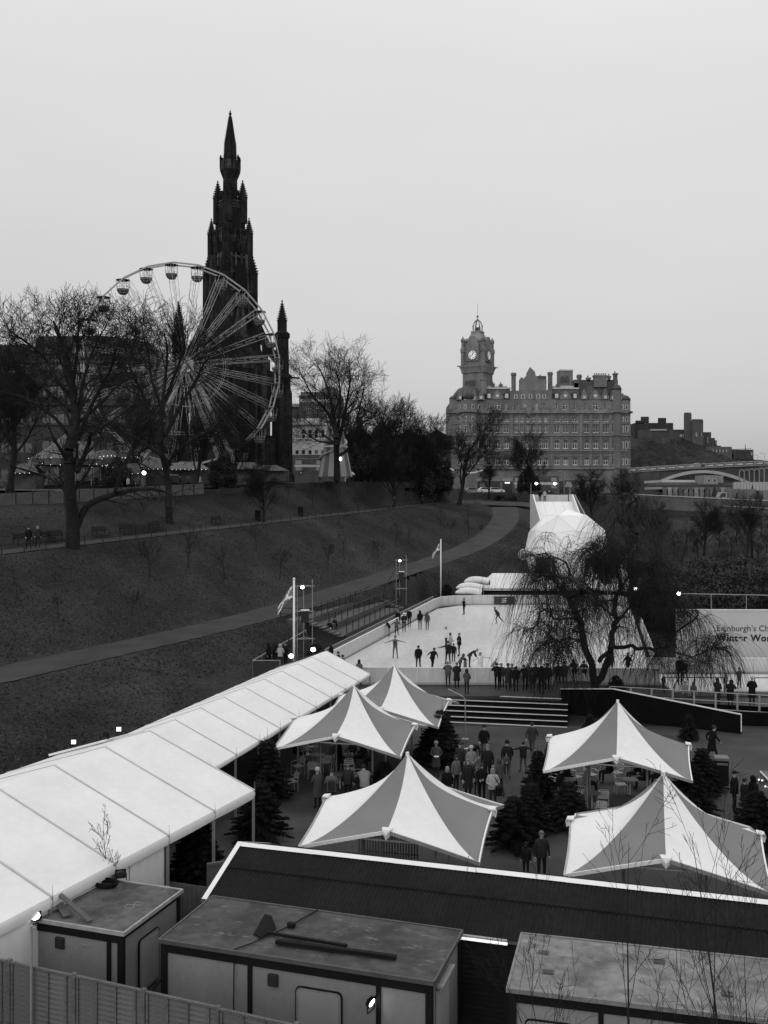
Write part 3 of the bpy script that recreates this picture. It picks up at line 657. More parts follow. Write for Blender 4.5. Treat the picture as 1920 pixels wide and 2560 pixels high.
for (c, lab) in (((0.80, 33.9), 'peaked white and grey tent in the front middle, just behind the shed ridge'),
                 ((-1.40, 46.2), 'peaked white and grey tent beside the marquee, with metal chairs under it'),
                 ((0.52, 51.7), 'farthest peaked white and grey tent, next to the steps below the rink'),
                 ((10.0, 42.6), 'peaked white and grey tent under the weeping tree on the right'),
                 ((8.84, 31.5), 'largest looking peaked white and grey tent at the lower right')):
 star_tent(c, TA, 2.9, 2.2, 2.92, 4.64, lab)
# ================================================================== RINK AND ITS SURROUNDINGS
def text_mesh(name, body, size, m, ext=.01, bold=0.0, align='LEFT', space=1.0):
 cu = bpy.data.curves.new(name, 'FONT'); cu.body = body; cu.size = size; cu.extrude = ext; cu.align_x = align; cu.offset = bold; cu.space_character = space
 ob = bpy.data.objects.new(name, cu); COL.objects.link(ob); dg = bpy.context.evaluated_depsgraph_get()
 me = bpy.data.meshes.new_from_object(ob.evaluated_get(dg)); bpy.data.objects.remove(ob); bpy.data.curves.remove(cu)
 me.materials.clear(); me.materials.append(m); return me
# boards round the ice: each board is a part
rb = empty('rink_barrier', (0, 0, .9), 0, 'pale board barrier running round the ice rink', 'barrier')
def board_run(par, pts, L=2.2, h=1.08, top=True, zb=.0):
 for a_, b_ in zip(pts[:-1], pts[1:]):
  a_ = Vector((a_[0], a_[1])); b_ = Vector((b_[0], b_[1])); n = max(1, int(round((b_ - a_).length / L)))
  for k in range(n):
   p = a_.lerp(b_, k / n); q = a_.lerp(b_, (k + 1) / n); d = (q - p); ang = math.atan2(d.y, d.x); l = d.length
   mb = MB(); mb.box(.012, l - .012, -.045, .045, zb, zb + h)
   o = mb.build('board', M_board, par, (p.x, p.y, 0), ang)
   if top:
    t = MB(); t.box(0, l, -.06, .06, zb + h, zb + h + .05); t.build('cap_rail', M_whitep, o)
   t = MB(); t.box(.0, l, -.052, .052, zb + .0, zb + .14); t.build('kick_strip', mat('kick_grey', .34, .6, .1, 1), o)
LW = [(rwx(y), y) for y in (66.3, 76, 86, 96, 104, 110)]
board_run(rb, LW); 
board_run(rb, [LW[-1], (rwx(110) + .9, 112.6), (rwx(110) + 2.6, 113.9), (rwx(110) + 4.6, 114.3)], 1.2)
board_run(rb, [(rwx(110) + 4.6, 114.3), (26.6, 114.3)]); board_run(rb, [(26.6, 114.3), (27.6, 110), (19.6, 72)])
board_run(rb, [(rwx(66.3), 66.2), (8.0, 66.0), (18.2, 65.8)], 2.0)
rb2 = empty('rink_barrier', (0, 0, .9), 0, 'pale board barrier behind the small rink below the banner', 'barrier')
board_run(rb2, [(18.5, 70.2), (36, 70.0)], 2.6, 1.05)
# outer handrail fence with raking struts along the left boards
of = empty('rink_fence', (0, 0, .86), 0, 'grey post and strut fence along the left side of the rink', 'fence')
yv = 66.0
pp = []
while yv < 113:
 x = rwx(yv) - .55; b = MB(); b.bar((x, yv, 0), (x, yv, 1.25), .06); b.bar((x, yv, .1), (x + .45, yv, .85), .04); b.build('post', mat('fence_grey', .27, .6, .15, 2), of); pp.append((x, yv)); yv += 1.15
for z in (1.25, .12):
 b = MB(); b.bar((pp[0][0], pp[0][1], z), (pp[-1][0], pp[-1][1], z), .07, .05); b.build('rail', mat('fence_grey', .27, .6, .15, 2), of)
for k in range(len(pp) - 1):
 b = MB(); b.quad((pp[k][0] + .05, pp[k][1] + .06, .2), (pp[k + 1][0] + .05, pp[k + 1][1] - .06, .2), (pp[k + 1][0] + .05, pp[k + 1][1] - .06, 1.2), (pp[k][0] + .05, pp[k][1] + .06, 1.2)); b.build('infill_panel', mat('fence_infill', .17, .7, .12, 1), of)
# terraced standing decks between the lower path and the rink
RD = Vector((.2468, .969)); RN = Vector((-.969, .2468))
def RP(y, off, z): 
 s = (y - 80) / RD.y; b = Vector((rwx(80), 80)) + RD * s + RN * off; return Vector((b.x, b.y, z))
terr = empty('viewing_terrace', (0, 0, 0), 0, 'stepped dark viewing terrace with railings between path and rink', 'terrace')
M_deck = mat('terrace_deck', .062, .8, .2, .6, fine=.15, fscale=8)
for (o0, o1, z, y0, y1) in ((5.6, 7.9, 2.85, 83, 107.5), (4.0, 5.6, 2.2, 84.5, 104), (2.4, 4.0, 1.6, 84.5, 104), (.8, 2.4, .98, 66, 110)):
 a_, b_, c_, d_ = RP(y0, o0, z), RP(y1, o0, z), RP(y1, o1, z), RP(y0, o1, z)
 mb = MB(); mb.prism([a_, b_, c_, d_], (0, 0, -max(.5, z - .3))); mb.build('deck', M_deck, terr)
M_rail = mat('terrace_rail', .012, .5, .2, 2)
def railing(par, pts, h=1.0, step=1.9, r=.04, m=None, mids=(.5,)):
 m = m or M_rail
 for a_, b_ in zip(pts[:-1], pts[1:]):
  a_ = Vector(a_); b_ = Vector(b_); n = max(1, int(round((b_ - a_).length / step)))
  for k in range(n + 1):
   p = a_.lerp(b_, k / n); q = MB(); q.tube(p, p + Vector((0, 0, h)), r, r, 6); q.build('post', m, par)
  for z in (h,) + tuple(mids):
   q = MB(); q.tube(a_ + Vector((0, 0, z)), b_ + Vector((0, 0, z)), r, r, 6); q.build('rail', m, par)
railing(terr, [RP(83.1, 5.7, 2.85), RP(83.1, 7.8, 2.85)]); railing(terr, [RP(86, 5.7, 2.85), RP(104, 5.7, 2.85)], mids=())
railing(terr, [RP(104, 5.7, 2.85), RP(107.3, 5.7, 2.85), RP(107.3, 7.8, 2.85)])
railing(terr, [RP(85, 4.1, 2.2), RP(103.5, 4.1, 2.2)], mids=()); railing(terr, [RP(85, 2.5, 1.6), RP(103.5, 2.5, 1.6)], mids=())
for (y0, oo) in ((104.2, 4.8), (104.2, 3.2), (83.2, 4.8), (83.2, 3.2)):
 for k in range(4):
  z = (2.7 if oo > 4 else 2.05) - .15 * k; q = MB(); c0 = RP(y0 + .05, oo + .9 - .42 * k, z); c1 = RP(y0 + 1.2, oo + .9 - .42 * k, z); c2 = RP(y0 + 1.2, oo + .4 - .42 * k, z); c3 = RP(y0 + .05, oo + .4 - .42 * k, z)
  q.prism([c0, c1, c2, c3], (0, 0, -.08)); q.build('stair_tread', mat('tread_grey', .075, .7, .2, 2), terr)
# grey plywood pen left of the marquee gable
pen = empty('standing_pen', (0, 0, 0), 0, 'grey railed pen beside the far end of the marquee', 'enclosure')
pa = [at(630, 1655, 66), at(760, 1596, 72.5)]
for p0_, p1_ in ((gnd(632, 1690, 1.2), gnd(700, 1690, 1.2)), (gnd(632, 1690, 1.2), gnd(765, 1607, 1.2))):
 railing(pen, [p0_, p1_], 1.05, 2.2, .03, mat('fence_grey', .27, .6, .15, 2), mids=())
 q = MB(); q.quad(p0_, p1_, p1_ + Vector((0, 0, .95)), p0_ + Vector((0, 0, .95))); q.build('side_panel', mat('pen_panel', .028, .7, .15, 1), pen)

# ---- steps up to the rink deck: dark treads, white nosings
st = empty('plaza_steps', (0, 0, 0), 0, 'broad dark steps with white nosings below the rink', 'steps')
sl, sr = Vector((2.6, 59.2)), Vector((10.6, 57.6)); sd = (sr - sl); sn = Vector((-sd.y, sd.x)).normalized()
for k in range(6):
 z = .0 + .17 * k; o_ = sn * (.80 * k); a_ = sl + o_; b_ = sr + o_; e = sn * (.9 if k < 5 else 2.2)
 if k == 0: z = .02
 mb = MB(); mb.prism([(a_.x, a_.y, z), (b_.x, b_.y, z), (b_.x + e.x, b_.y + e.y, z), (a_.x + e.x, a_.y + e.y, z)], (0, 0, -max(.02, .2))); so2 = mb.build('step', M_sheet if k < 5 else M_plaza, st)
 mb = MB(); p = a_ - sn * .012; q = b_ - sn * .012; mb.bar((p.x, p.y, z + .004), (q.x, q.y, z + .004), .075, .035); mb.build('nosing', M_whitep, so2)
# bent tube stand in front of the steps
mb = MB(); fp = gnd(1163, 1848, 0); 
mb.path([fp, fp + Vector((0, 0, 2.2)), fp + Vector((-.12, 0, 2.35)), fp + Vector((-.95, .05, 2.75))], .035, 8); mb.lathe([(.2, 0), (.2, .03)], 10, fp)
tag(mb.build('bent_post', M_alud), 'bent grey tube post holding a guy line in front of the steps', 'post')

# ---- black sheeted retaining wall, ramp and railing on the right
rw = empty('retaining_wall', (0, 0, 0), 0, 'black sheeted retaining wall with white capping under the ramp', 'wall')
w0 = Vector((10.9, 59.6)); w1 = Vector((20.0, 55.9)); 
mb = MB(); z0, z1 = 1.25, .62
c_a, c_b = Vector((10.9, 62.6)), Vector((20.0, 55.9))
def wallquad(mb, a_, b_, za, zb, th=.12):
 d = (b_ - a_); n = Vector((-d.y, d.x)).normalized() * th
 vs = [(a_.x, a_.y, 0), (b_.x, b_.y, 0), (b_.x, b_.y, zb), (a_.x, a_.y, za), (a_.x + n.x, a_.y + n.y, 0), (b_.x + n.x, b_.y + n.y, 0), (b_.x + n.x, b_.y + n.y, zb), (a_.x + n.x, a_.y + n.y, za)]
 mb.add(vs, [(0, 1, 2, 3), (5, 4, 7, 6), (3, 2, 6, 7), (0, 3, 7, 4), (1, 5, 6, 2)])
pA = at(1402, 1722, 61.6); pB = at(1533, 1722, 59.5); pC = at(1853, 1786, 56.0)
for nm, (a_, b_) in (('sheet_panel', (pA, pB)), ('sheet_panel', (pB, pC))):
 n = 3 if a_ is pB else 1
 for k in range(n):
  u = a_.lerp(b_, k / n); w_ = a_.lerp(b_, (k + 1) / n); mb = MB(); wallquad(mb, u.xy, w_.xy, u.z, w_.z); mb.build(nm, M_sheet, rw)
mb = MB(); mb.bar(pA, pB, .08, .05); mb.bar(pB, pC, .09, .06); mb.bar(pC, Vector((pC.x, pC.y, .15)), .05); mb.build('capping', M_whitep, rw)
mb = MB(); wallquad(mb, Vector((pC.x + .3, pC.y + 2.2)), Vector((30, 56.5)), .8, .8); mb.build('sheet_panel', M_sheet, rw)
rail_o = empty('ramp_railing', (0, 0, 0), 0, 'white tubular railing along the ramp in front of the small rink', 'railing')
def wr(a_, b_, h, n, mids):
 for k in range(n + 1):
  p = a_.lerp(b_, k / n); q = MB(); q.bar(p, p + Vector((0, 0, h)), .11, .05); q.build('post', M_alud, rail_o)
 for z in (h,) + mids:
  q = MB(); q.tube(a_ + Vector((0, 0, z)), b_ + Vector((0, 0, z)), .028, .028, 6); q.build('rail', M_alud, rail_o)
ra = at(1525, 1752, 60.3); rb_ = at(2010, 1792, 57.6); ra.z = .75; rb_.z = .62
wr(ra, rb_, 1.12, 9, (.62, .12))
mb = MB(); mb.add([(18.2, 61.2, .72), (31, 58.2, .6), (31, 63.4, .86), (18, 63.4, .86)], [(0, 1, 2, 3)]); tag(mb.build('ramp', mat('ramp_boards', .05, .8, .2, 1)), kind='structure')
rl2 = empty('inner_railing', (0, 0, 0), 0, 'dark railing between the ramp and the small ice rink', 'railing')
railing(rl2, [(17.8, 63.2, .88), (21.6, 63.2, .88)], 1.0, 1.9, .03, mids=()); railing(rl2, [(23.5, 63.1, .88), (33, 63.1, .88)], 1.0, 1.9, .03, mids=())
# planter box at the tree foot
pl = empty('planter', (10.9, 63.0, .86), 0, 'grey plank planter box at the foot of the weeping tree', 'planter')
for (x0, x1, y0, y1) in ((0, 2.4, 0, .06), (0, 2.4, 1.14, 1.2), (0, .06, .06, 1.14), (2.34, 2.4, .06, 1.14)):
 b = MB(); b.box(x0, x1, y0, y1, 0, .62); b.build('plank', mat('planter_grey', .10, .7, .2, 2), pl)
b = MB(); b.box(.06, 2.34, .06, 1.14, .0, .5); b.build('soil', M_bark, pl)

# ---- banner hoarding with its rail and lamp
BY = 75.0
b0 = at(1690, 1526, BY); b1 = at(1690, 1648, BY); BL = 15.0
ban = empty('banner', (b0.x, BY, b1.z), R(-1.5), 'grey banner reading Edinburgh’s Christmas Winter Wonderland above the small rink', 'banner')
bh = b0.z - b1.z
b = MB(); b.box(0, BL, 0, .06, 0, bh); b.build('panel', mat('banner_vinyl', .52, .6, .06, .3), ban)
b = MB(); b.box(0, BL, -.05, .09, bh, bh + .09); b.build('top_rail', M_whitep, ban)
b = MB(); b.box(0, BL, -.06, .1, -.12, 0); b.build('bottom_rail', M_black, ban)
tx = (1790 - 1690) * BY / FPX
o = link('lettering', text_mesh('lettering', 'Edinburgh’s Christmas', .64, mat('banner_ink', .035, .7, .05, 1), .008), ban, (tx, -.012, bh * .58)); o.rotation_euler = (R(90), 0, 0)
o = link('lettering', text_mesh('lettering', 'Winter Wonderland', .70, mat('banner_ink_bold', .022, .7, .05, 1), .008, bold=.024, space=1.12), ban, (tx, -.012, bh * .377)); o.rotation_euler = (R(90), 0, 0)
for k in range(7):
 b = MB(); x = .4 + 2.3 * k; b.bar((x, .2, -1.0), (x, .2, bh), .08); b.build('post', M_dark, ban)
br = empty('lamp_rail', (0, 0, 0), 0, 'thin pale rail on posts above the banner', 'rail')
q = MB(); q.tube(at(1697, 1484, BY + .3), at(2010, 1490, BY - .2), .035, .035, 6); q.build('rail', M_alud, br)
for px in (1778, 1866, 1955):
 q = MB(); p = at(px, 1486, BY + .15); q.tube(p, Vector((p.x, p.y, b0.z)), .03, .03, 6); q.build('post', M_alud, br)
flood('flood_lamp', at(1697, 1484, BY), 0, R(-5), .34, 'very bright flood lamp at the left end of the rail above the banner')
q = MB(); p = at(1697, 1490, BY + .3); q.tube(p, Vector((p.x, p.y, .9)), .05, .05, 6); tag(q.build('lamp_post', M_dark), 'dark lamp post behind the left end of the banner', 'lamp post')
flood('flood_lamp', at(1588, 1472, 90), R(15), R(0), .36, 'bright flood lamp behind the weeping tree, right of the white canopy')
q = MB(); p = at(1588, 1480, 90.2); q.tube(p, Vector((p.x, p.y, .9)), .05, .05, 6); tag(q.build('lamp_post', M_dark), 'dark lamp post behind the weeping tree', 'lamp post')

# ---- things behind the rink: pavilion, canopy, inflatable tubes, sign, railing
def gable_tent(name, x0, x1, y, dep, ze, zr, zb, label, ridge_x=True):
 t = empty(name, (x0, y, zb), 0, label, 'tent', 'white canopies behind the rink'); L = x1 - x0
 if ridge_x:
  for (ya, yb) in ((0, dep / 2), (dep, dep / 2)):
   mb = MB(); n = 8; vs = []
   for i in range(n + 1): vs += [(L * i / n - (0), ya, ze - zb - .03 * math.sin(math.pi * i / n)), (L * i / n * .82 + L * .12, yb, zr - zb)]
   mb.add(vs, [(2 * i, 2 * i + 2, 2 * i + 3, 2 * i + 1) for i in range(n)]); mb.build('roof_panel', M_white, t)
  for xx, xr in ((0, L * .12), (L, L * .94)):
   mb = MB(); mb.tri((xx, 0, ze - zb), (xx, dep, ze - zb), (xr, dep / 2, zr - zb)); mb.build('roof_panel', M_white, t)
 else:
  for s in range(4):
   c = [(0, 0), (L, 0), (L, dep), (0, dep)]; a_, b_ = c[s], c[(s + 1) % 4]; mb = MB(); n = 6; vs = []
   for i in range(n + 1):
    f_ = i / n; z = (ze - zb) + (zr - ze) * f_ ** 1.7
    vs += [(a_[0] + (L / 2 - a_[0]) * f_, a_[1] + (dep / 2 - a_[1]) * f_, z), (b_[0] + (L / 2 - b_[0]) * f_, b_[1] + (dep / 2 - b_[1]) * f_, z)]
   mb.add(vs, [(2 * i, 2 * i + 1, 2 * i + 3, 2 * i + 2) for i in range(n)]); mb.build('roof_panel', M_white, t, smooth=True)
 mb = MB(); mb.box(0, L, -.02, .0, ze - zb - .3, ze - zb); mb.build('valance', M_white, t)
 for xx in (0.05, L - .05):
  for yy in (.05, dep - .05):
   mb = MB(); mb.tube((xx, yy, 0), (xx, yy, ze - zb), .04, .04, 6); mb.build('leg', M_alud, t)
 mb = MB(); mb.box(.05, L - .05, dep - .1, dep - .05, 0, ze - zb); mb.build('back_wall', M_whitep, t)
 return t
q = at(1205, 1435, 119); gable_tent('skate_pavilion', at(1205, 1470, 119).x, at(1440, 1470, 119).x, 117.5, 5, 2.55, 4.1, .86, 'long white hipped pavilion behind the far rink boards')
gable_tent('peaked_canopy', at(1462, 1470, 114).x, at(1530, 1470, 114).x, 116, 3.2, 2.7, 5.3, .86, 'white peaked canopy behind the weeping tree, left one', False)
gable_tent('peaked_canopy', at(1535, 1470, 114).x, at(1612, 1470, 114).x, 116, 3.4, 2.6, 5.6, .86, 'white peaked canopy behind the weeping tree, right one', False)
ti = 0
for (pxa, pxb, py, r, lab) in ((1160, 1222, 1455, .42, 'fat white inflatable tube with a dark end, upper one by the far rink corner'), (1140, 1205, 1470, .4, 'fat white inflatable tube in the middle of three by the far rink corner'), (1138, 1203, 1482, .38, 'fat white inflatable tube lowest of three by the far rink corner')):
 a_ = at(pxa, py, 117 - ti); b_ = at(pxb, py, 117 - ti); mb = MB(); n = 9
 for k in range(n):
  u0, u1 = k / n, (k + 1) / n; f0 = math.sin(math.pi * min(1, .12 + u0 * 3) / 2) if u0 < .3 else 1; f1 = math.sin(math.pi * min(1, .12 + u1 * 3) / 2) if u1 < .3 else 1
  mb.tube(a_.lerp(b_, u0) + Vector((0, 0, .25 * math.sin(math.pi * u0))), a_.lerp(b_, u1) + Vector((0, 0, .25 * math.sin(math.pi * u1))), r * f0, r * f1, 12, cap=k in (0, n - 1))
 ob = tag(mb.build('inflatable_tube', M_whitep, smooth=True), lab, 'inflatable', 'white inflatable tubes')
 mb = MB(); mb.tube(b_, b_ + (b_ - a_).normalized() * .12, r * .9, r * .8, 12); mb.build('end_collar', M_dark, ob); ti += 1.2
sg = empty('rink_sign', (at(1235, 1500, 114.0).x, 114.0, at(1235, 1511, 114.0).z), 0, 'dark panel with a white emblem on the far rink boards', 'sign')
mb = MB(); mb.box(0, 2.35, -.06, 0, 0, .92); mb.build('panel', mat('sign_dark', .035, .6, .1, 1), sg)
mb = MB()
for (x0, z0, x1, z1) in ((.95, .62, 1.45, .72), (.95, .62, .95, .42), (.95, .42, 1.4, .5), (1.4, .5, 1.35, .28), (.85, .25, 1.35, .28), (1.2, .72, 1.3, .3), (1.05, .3, 1.1, .5)): mb.bar((x0, -.075, z0), (x1, -.075, z1), .02, .06)
mb.build('emblem', M_whitep, sg)
fr = empty('far_railing', (0, 0, 0), 0, 'dark railing above the far rink boards', 'railing'); railing(fr, [at(1228, 1492, 115.2), at(1440, 1494, 115.2)], .9, 1.2, .035, mids=(.45,))

# ---- geodesic dome and the white slide tower
dc = at(1418, 1380, 124.0); DR = 5.35
dome = empty('snow_dome', (dc.x, dc.y, 0), R(20), 'white faceted dome behind the rink with dark doorways', 'dome')
bm = bmesh.new(); bmesh.ops.create_icosphere(bm, subdivisions=2, radius=DR); zc = dc.z
for v in bm.verts: v.co.z += zc
faces = [([tuple(v.co) for v in f.verts]) for f in bm.faces if f.calc_center_median().z > zc - DR * .52]
bm.free(); rr = random.Random(5)
dwhite = [mat('dome_skin', .78, .7, .03, 1), mat('dome_skin_dull', .70, .7, .03, 1)]
for fv in faces:                                   # every triangular skin panel is a part
 c = sum((Vector(p) for p in fv), Vector()) / 3; c0 = Vector((0, 0, zc)); mb = MB()
 out_ = (c - c0).normalized() * .03
 mb.add([c + (Vector(p) - c) * .985 + out_ * 0 for p in fv], [(0, 1, 2)])
 mb.build('panel', dwhite[rr.random() < .3], dome)
mb = MB(); bm = bmesh.new(); bmesh.ops.create_icosphere(bm, subdivisions=2, radius=DR - .05)
mb.add([(v.co.x, v.co.y, v.co.z + zc) for v in bm.verts], [tuple(v.index for v in f.verts) for f in bm.faces if f.calc_center_median().z > -DR * .52]); bm.free()
mb.build('lining', mat('dome_joint', .50, .8, .05, 1), dome)
mb = MB(); mb.lathe([(DR * .86, -.0), (DR * .86, zc - DR * .5 + .1)], 20, (0, 0, .9)); mb.build('base_drum', M_whitep, dome)
for (ang, nm) in ((-150, 'doorway'), (-82, 'doorway')):
 mb = MB(); mb.M = Matrix.Rotation(R(ang), 4, 'Z') @ Matrix.Translation((DR * .80, 0, zc - 2.4)); mb.box(0, 1.35, -1.05, 1.05, -1.2, 2.0); d_ = mb.build(nm, mat('doorway_dark', .03, .8, .2, 1), dome)
 mb2 = MB(); mb2.M = mb.M
 for (x0, x1, y0, y1, z0, z1) in ((1.36, 1.45, -1.12, -1.0, -1.2, 2.08), (1.36, 1.45, 1.0, 1.12, -1.2, 2.08), (1.36, 1.45, -1.0, 1.0, 1.98, 2.08)): mb2.box(x0, x1, y0, y1, z0, z1)
 mb2.build('door_frame', M_alud, d_)
bp = at(1310, 1385, 121); 
for (p, r, lab) in ((at(1309, 1386, 120), .62, 'dark round lantern ball at the left foot of the dome'),):
 mb = MB(); mb.ball((0, 0, 0), r, r, r, 14, 10); ob = tag(mb.build('lantern_ball', mat('ball_grey', .10, .4, .1, 1), loc=p, smooth=True), lab, 'lantern')
 for k in range(4):
  mb = MB(); mb.path([(r * 1.02 * math.cos(t) * math.cos(R(45 * k)), r * 1.02 * math.cos(t) * math.sin(R(45 * k)), r * 1.02 * math.sin(t)) for t in np.linspace(0, 6.29, 25)], .025, 4); mb.build('hoop', M_whitep, ob)
 mb = MB(); mb.tube((0, 0, -r), (0, 0, -4.5), .05, .05, 6); mb.build('stand', M_dark, ob)
SY = 146.0; s0 = at(1325, 1236, SY); sw_ = at(1417, 1236, SY).x - s0.x
sl_ = empty('slide_tower', (s0.x, SY, 3.0), 0, 'tall white slide tower with solid sides behind the dome', 'slide')
zt = s0.z - 3.0; zp_ = at(1325, 1253, SY).z - 3.0; dz = 1.25
def sidewall(x, w_):
 mb = MB(); mb.prism([(x, 0, 0), (x, 0, zt), (x, -2.4, zt), (x, -19, 2.2), (x, -19, 0)], (w_, 0, 0)); return mb
sidewall(0, .18).build('side_wall', M_whitep, sl_); sidewall(sw_ + .3, .18).build('side_wall', M_whitep, sl_)
mb = MB(); n = 4
for k in range(n):
 mb = MB(); xa = .18 + (sw_ + .12) * k / n; xb = .18 + (sw_ + .12) * (k + 1) / n - .02
 mb.add([(xa, -2.2, zp_ - .05), (xb, -2.2, zp_ - .05), (xb, -19, 1.2), (xa, -19, 1.2)], [(0, 1, 2, 3)]); mb.build('slide_lane', M_whitep, sl_)
mb = MB(); mb.box(.18, sw_ + .3, -2.2, -.1, zp_ - .15, zp_ - .05); mb.build('platform', M_alud, sl_)
for k in range(3):
 mb = MB(); xa = .2 + (sw_) * k / 3; mb.box(xa, xa + sw_ / 3 - .03, -.1, -.02, zp_ - .05, zt - .05); mb.build('back_board', mat('slide_back', .5, .6, .08, 1), sl_)
for x in (.1, sw_ + .4):
 mb = MB(); mb.tube((x, -.3, zt), (x, -.3, zt + 1.7), .05, .04, 6); mb.build('lamp_mast', M_alud, sl_)
st2 = MB(); st2.bar((sw_ + .9, -1, zt - .4), (sw_ + 2.2, -9, zt * .45), .1, .9); st2.build('stair_side', M_alud, sl_)
for (px, lab) in ((1341, 'left of two bright lamps over the slide tower'), (1387, 'right of two bright lamps over the slide tower')):
 flood('flood_lamp', at(px, 1209, SY - .4), 0, R(0), .5, lab)

# ---- flagpoles with cross flags, lamp scaffolds
def flagpole(px, pyt, base, Y, label, fw, drop):
 t0 = at(px, pyt, Y); t = empty('flagpole', (t0.x, Y, base), 0, label, 'flagpole', 'white flagpoles by the rink'); h = t0.z - base
 mb = MB(); mb.tube((0, 0, 0), (0, 0, h), .085, .065, 10); mb.ball((0, 0, h + .04), .09); mb.build('pole', M_whitep, t, smooth=True)
 return t, h
def flag(px, pyt, base, Y, label, s):
 """limp flag hanging from the pole top to the left; pale diagonal cross on grey"""
 t0 = at(px, pyt, Y); NX, NZ = 14, 8; vs = []; fs = []; mi = []
 for i in range(NX + 1):
  for j in range(NZ + 1):
   u = i / NX; w_ = j / NZ
   x = -.1 - s * u * .75; z = -.25 * s - s * .62 * w_ * (1 - .45 * u) - s * 1.15 * u ** 1.3; y = .12 * s * math.sin(u * 9 + w_ * 2)
   vs.append((t0.x + x, Y + y, t0.z + z))
 mb = MB()
 for i in range(NX):
  for j in range(NZ):
   u = (i + .5) / NX; w_ = (j + .5) / NZ; mb.mi = 1 if min(abs(u - w_), abs(u + w_ - 1)) < .13 else 0
   q = [i * (NZ + 1) + j, (i + 1) * (NZ + 1) + j, (i + 1) * (NZ + 1) + j + 1, i * (NZ + 1) + j + 1]; mb.add([vs[k] for k in q], [(0, 1, 2, 3)])
 return tag(mb.build('flag', [mat('flag_field', .16, .8, .1, 2), M_whitep], smooth=True), label, 'flag', 'limp flags')
flagpole(735, 1449, .9, 64.0, 'white flagpole beside the far end of the marquee', 1, 1); flag(735, 1452, .9, 64.0, 'limp cross flag on the flagpole beside the marquee', 1.25)
flagpole(1102, 1350, 1.0, 116.0, 'white flagpole by the far rink corner', 1, 1); flag(1102, 1352, 1.0, 116.0, 'limp cross flag on the flagpole by the far rink corner', 1.2)
def lamp_scaffold(px, py_top, Y, zb, label, lamplab):
 t0 = at(px, py_top, Y); t = empty('lamp_scaffold', (t0.x, Y, zb), R(10), label, 'scaffold', 'lamp scaffolds beside the rink'); h = t0.z - zb
 for k, (x, y) in enumerate(((-.55, 0), (.55, 0), (0, .9))):
  mb = MB(); mb.tube((x, y, 0), (x, y, h + (.4 if k == 1 else 0)), .03, .03, 6); mb.build('upright', M_alud, t)
 for z in (h * .35, h * .68, h - .1):
  mb = MB(); mb.tube((-.7, 0, z), (.7, 0, z), .025, .025, 6); mb.tube((.55, 0, z), (0, .9, z), .025, .025, 6); mb.tube((-.55, 0, z), (0, .9, z), .025, .025, 6); mb.build('ledger', M_alud, t)
 for (a_, b_) in (((-.55, 0, h * .8), (-3.2, -.9, .0)), ((0, .9, h * .7), (-1.9, 1.8, 0)), ((.55, 0, h * .3), (1.2, -.6, 0))):
  mb = MB(); mb.tube(a_, b_, .03, .03, 6); mb.build('brace', M_dark, t)
 mb = MB(); mb.bbox(-.27, .27, -.32, -.02, h * .55, h * .55 + .85, .03); b_ = mb.build('loudspeaker', M_dark, t); mb = MB(); mb.box(-.30, .30, -.35, .0, h * .55 + .86, h * .55 + .93); mb.build('cover', M_whitep, b_)
 flood('flood_lamp', Vector((t0.x - .15, Y - .3, t0.z - .15)), R(20), R(-10), .32, lamplab)
lamp_scaffold(762, 1462, 72.0, .95, 'tripod scaffold carrying a lamp and speaker behind the near flagpole', 'flood lamp on the scaffold behind the near flagpole')
lamp_scaffold(1003, 1398, 108.0, 1.6, 'tripod scaffold carrying a lamp and speaker at the far end of the viewing terrace', 'bright flood lamp on the scaffold at the far end of the viewing terrace')

# ---- kiosk on the right edge
ks = empty('kiosk', (14.6, 35.6, 0), R(-6), 'dark wooden kiosk with flat grey roof at the right edge', 'kiosk')
mb = MB(); mb.box(-.25, 4.2, -.2, 3.2, 2.55, 2.68); mb.build('roof', mat('kiosk_roof', .10, .8, .2, .6, fine=.15, fscale=8), ks)
mb = MB(); mb.box(.95, 4.2, 3.25, 5.2, 2.75, 2.85); mb.build('roof', mat('kiosk_roof2', .11, .8, .2, .6, fine=.15, fscale=8), ks)
for k in range(18):
 mb = MB(); z = .1 + k * .135; mb.box(.75, 4.1, -.02, .06, z, z + .125); mb.build('wall_board', M_woodd, ks)
mb = MB(); mb.box(.8, 4.1, .08, 3.1, 0, 2.53); mb.build('wall', M_woodd, ks)
mb = MB(); mb.bar((.72, -.05, 0), (.72, -.05, 2.5), .05); mb.bar((-.27, -.2, 2.66), (-.27, 3.2, 2.66), .03, .06); mb.build('light_strip', M_whitep, ks)
mb = MB(); rr = random.Random(8)
for k in range(160):
 y = rr.uniform(-.2, 3.2); c = Vector((-.33 + rr.uniform(-.1, .1), y, 2.5 + rr.uniform(-.25, .15))); e = Vector((rr.uniform(-.2, .2), rr.uniform(-.2, .2), rr.uniform(-.2, .2))); mb.tri(c, c + e, c + e.cross(Vector((0, .3, .9))) * .4)
mb.build('garland', M_conif, ks, recalc=False)
for k in range(7):
 mb = MB(); mb.ball((-.42, .1 + .45 * k, 2.45 + .1 * (k % 2)), .035, n=6, m=4); mb.build('bulb', M_bulb, ks)
# litter bin near the kiosk
bn = empty('litter_bin', gnd(1803, 1960, 0), R(-10), 'dark square litter bin with a pale top near the kiosk', 'bin')
mb = MB(); mb.bbox(-.3, .3, -.3, .3, 0, 1.15, .03); mb.build('body', M_black, bn); mb = MB(); mb.bbox(-.33, .33, -.33, .33, 1.15, 1.28, .02); mb.build('lid', mat('bin_lid', .12, .6, .1, 2), bn); mb = MB(); mb.box(-.24, .24, -.315, -.295, .95, 1.05); mb.build('slot', mat('bin_lid', .12, .6, .1, 2), bn)

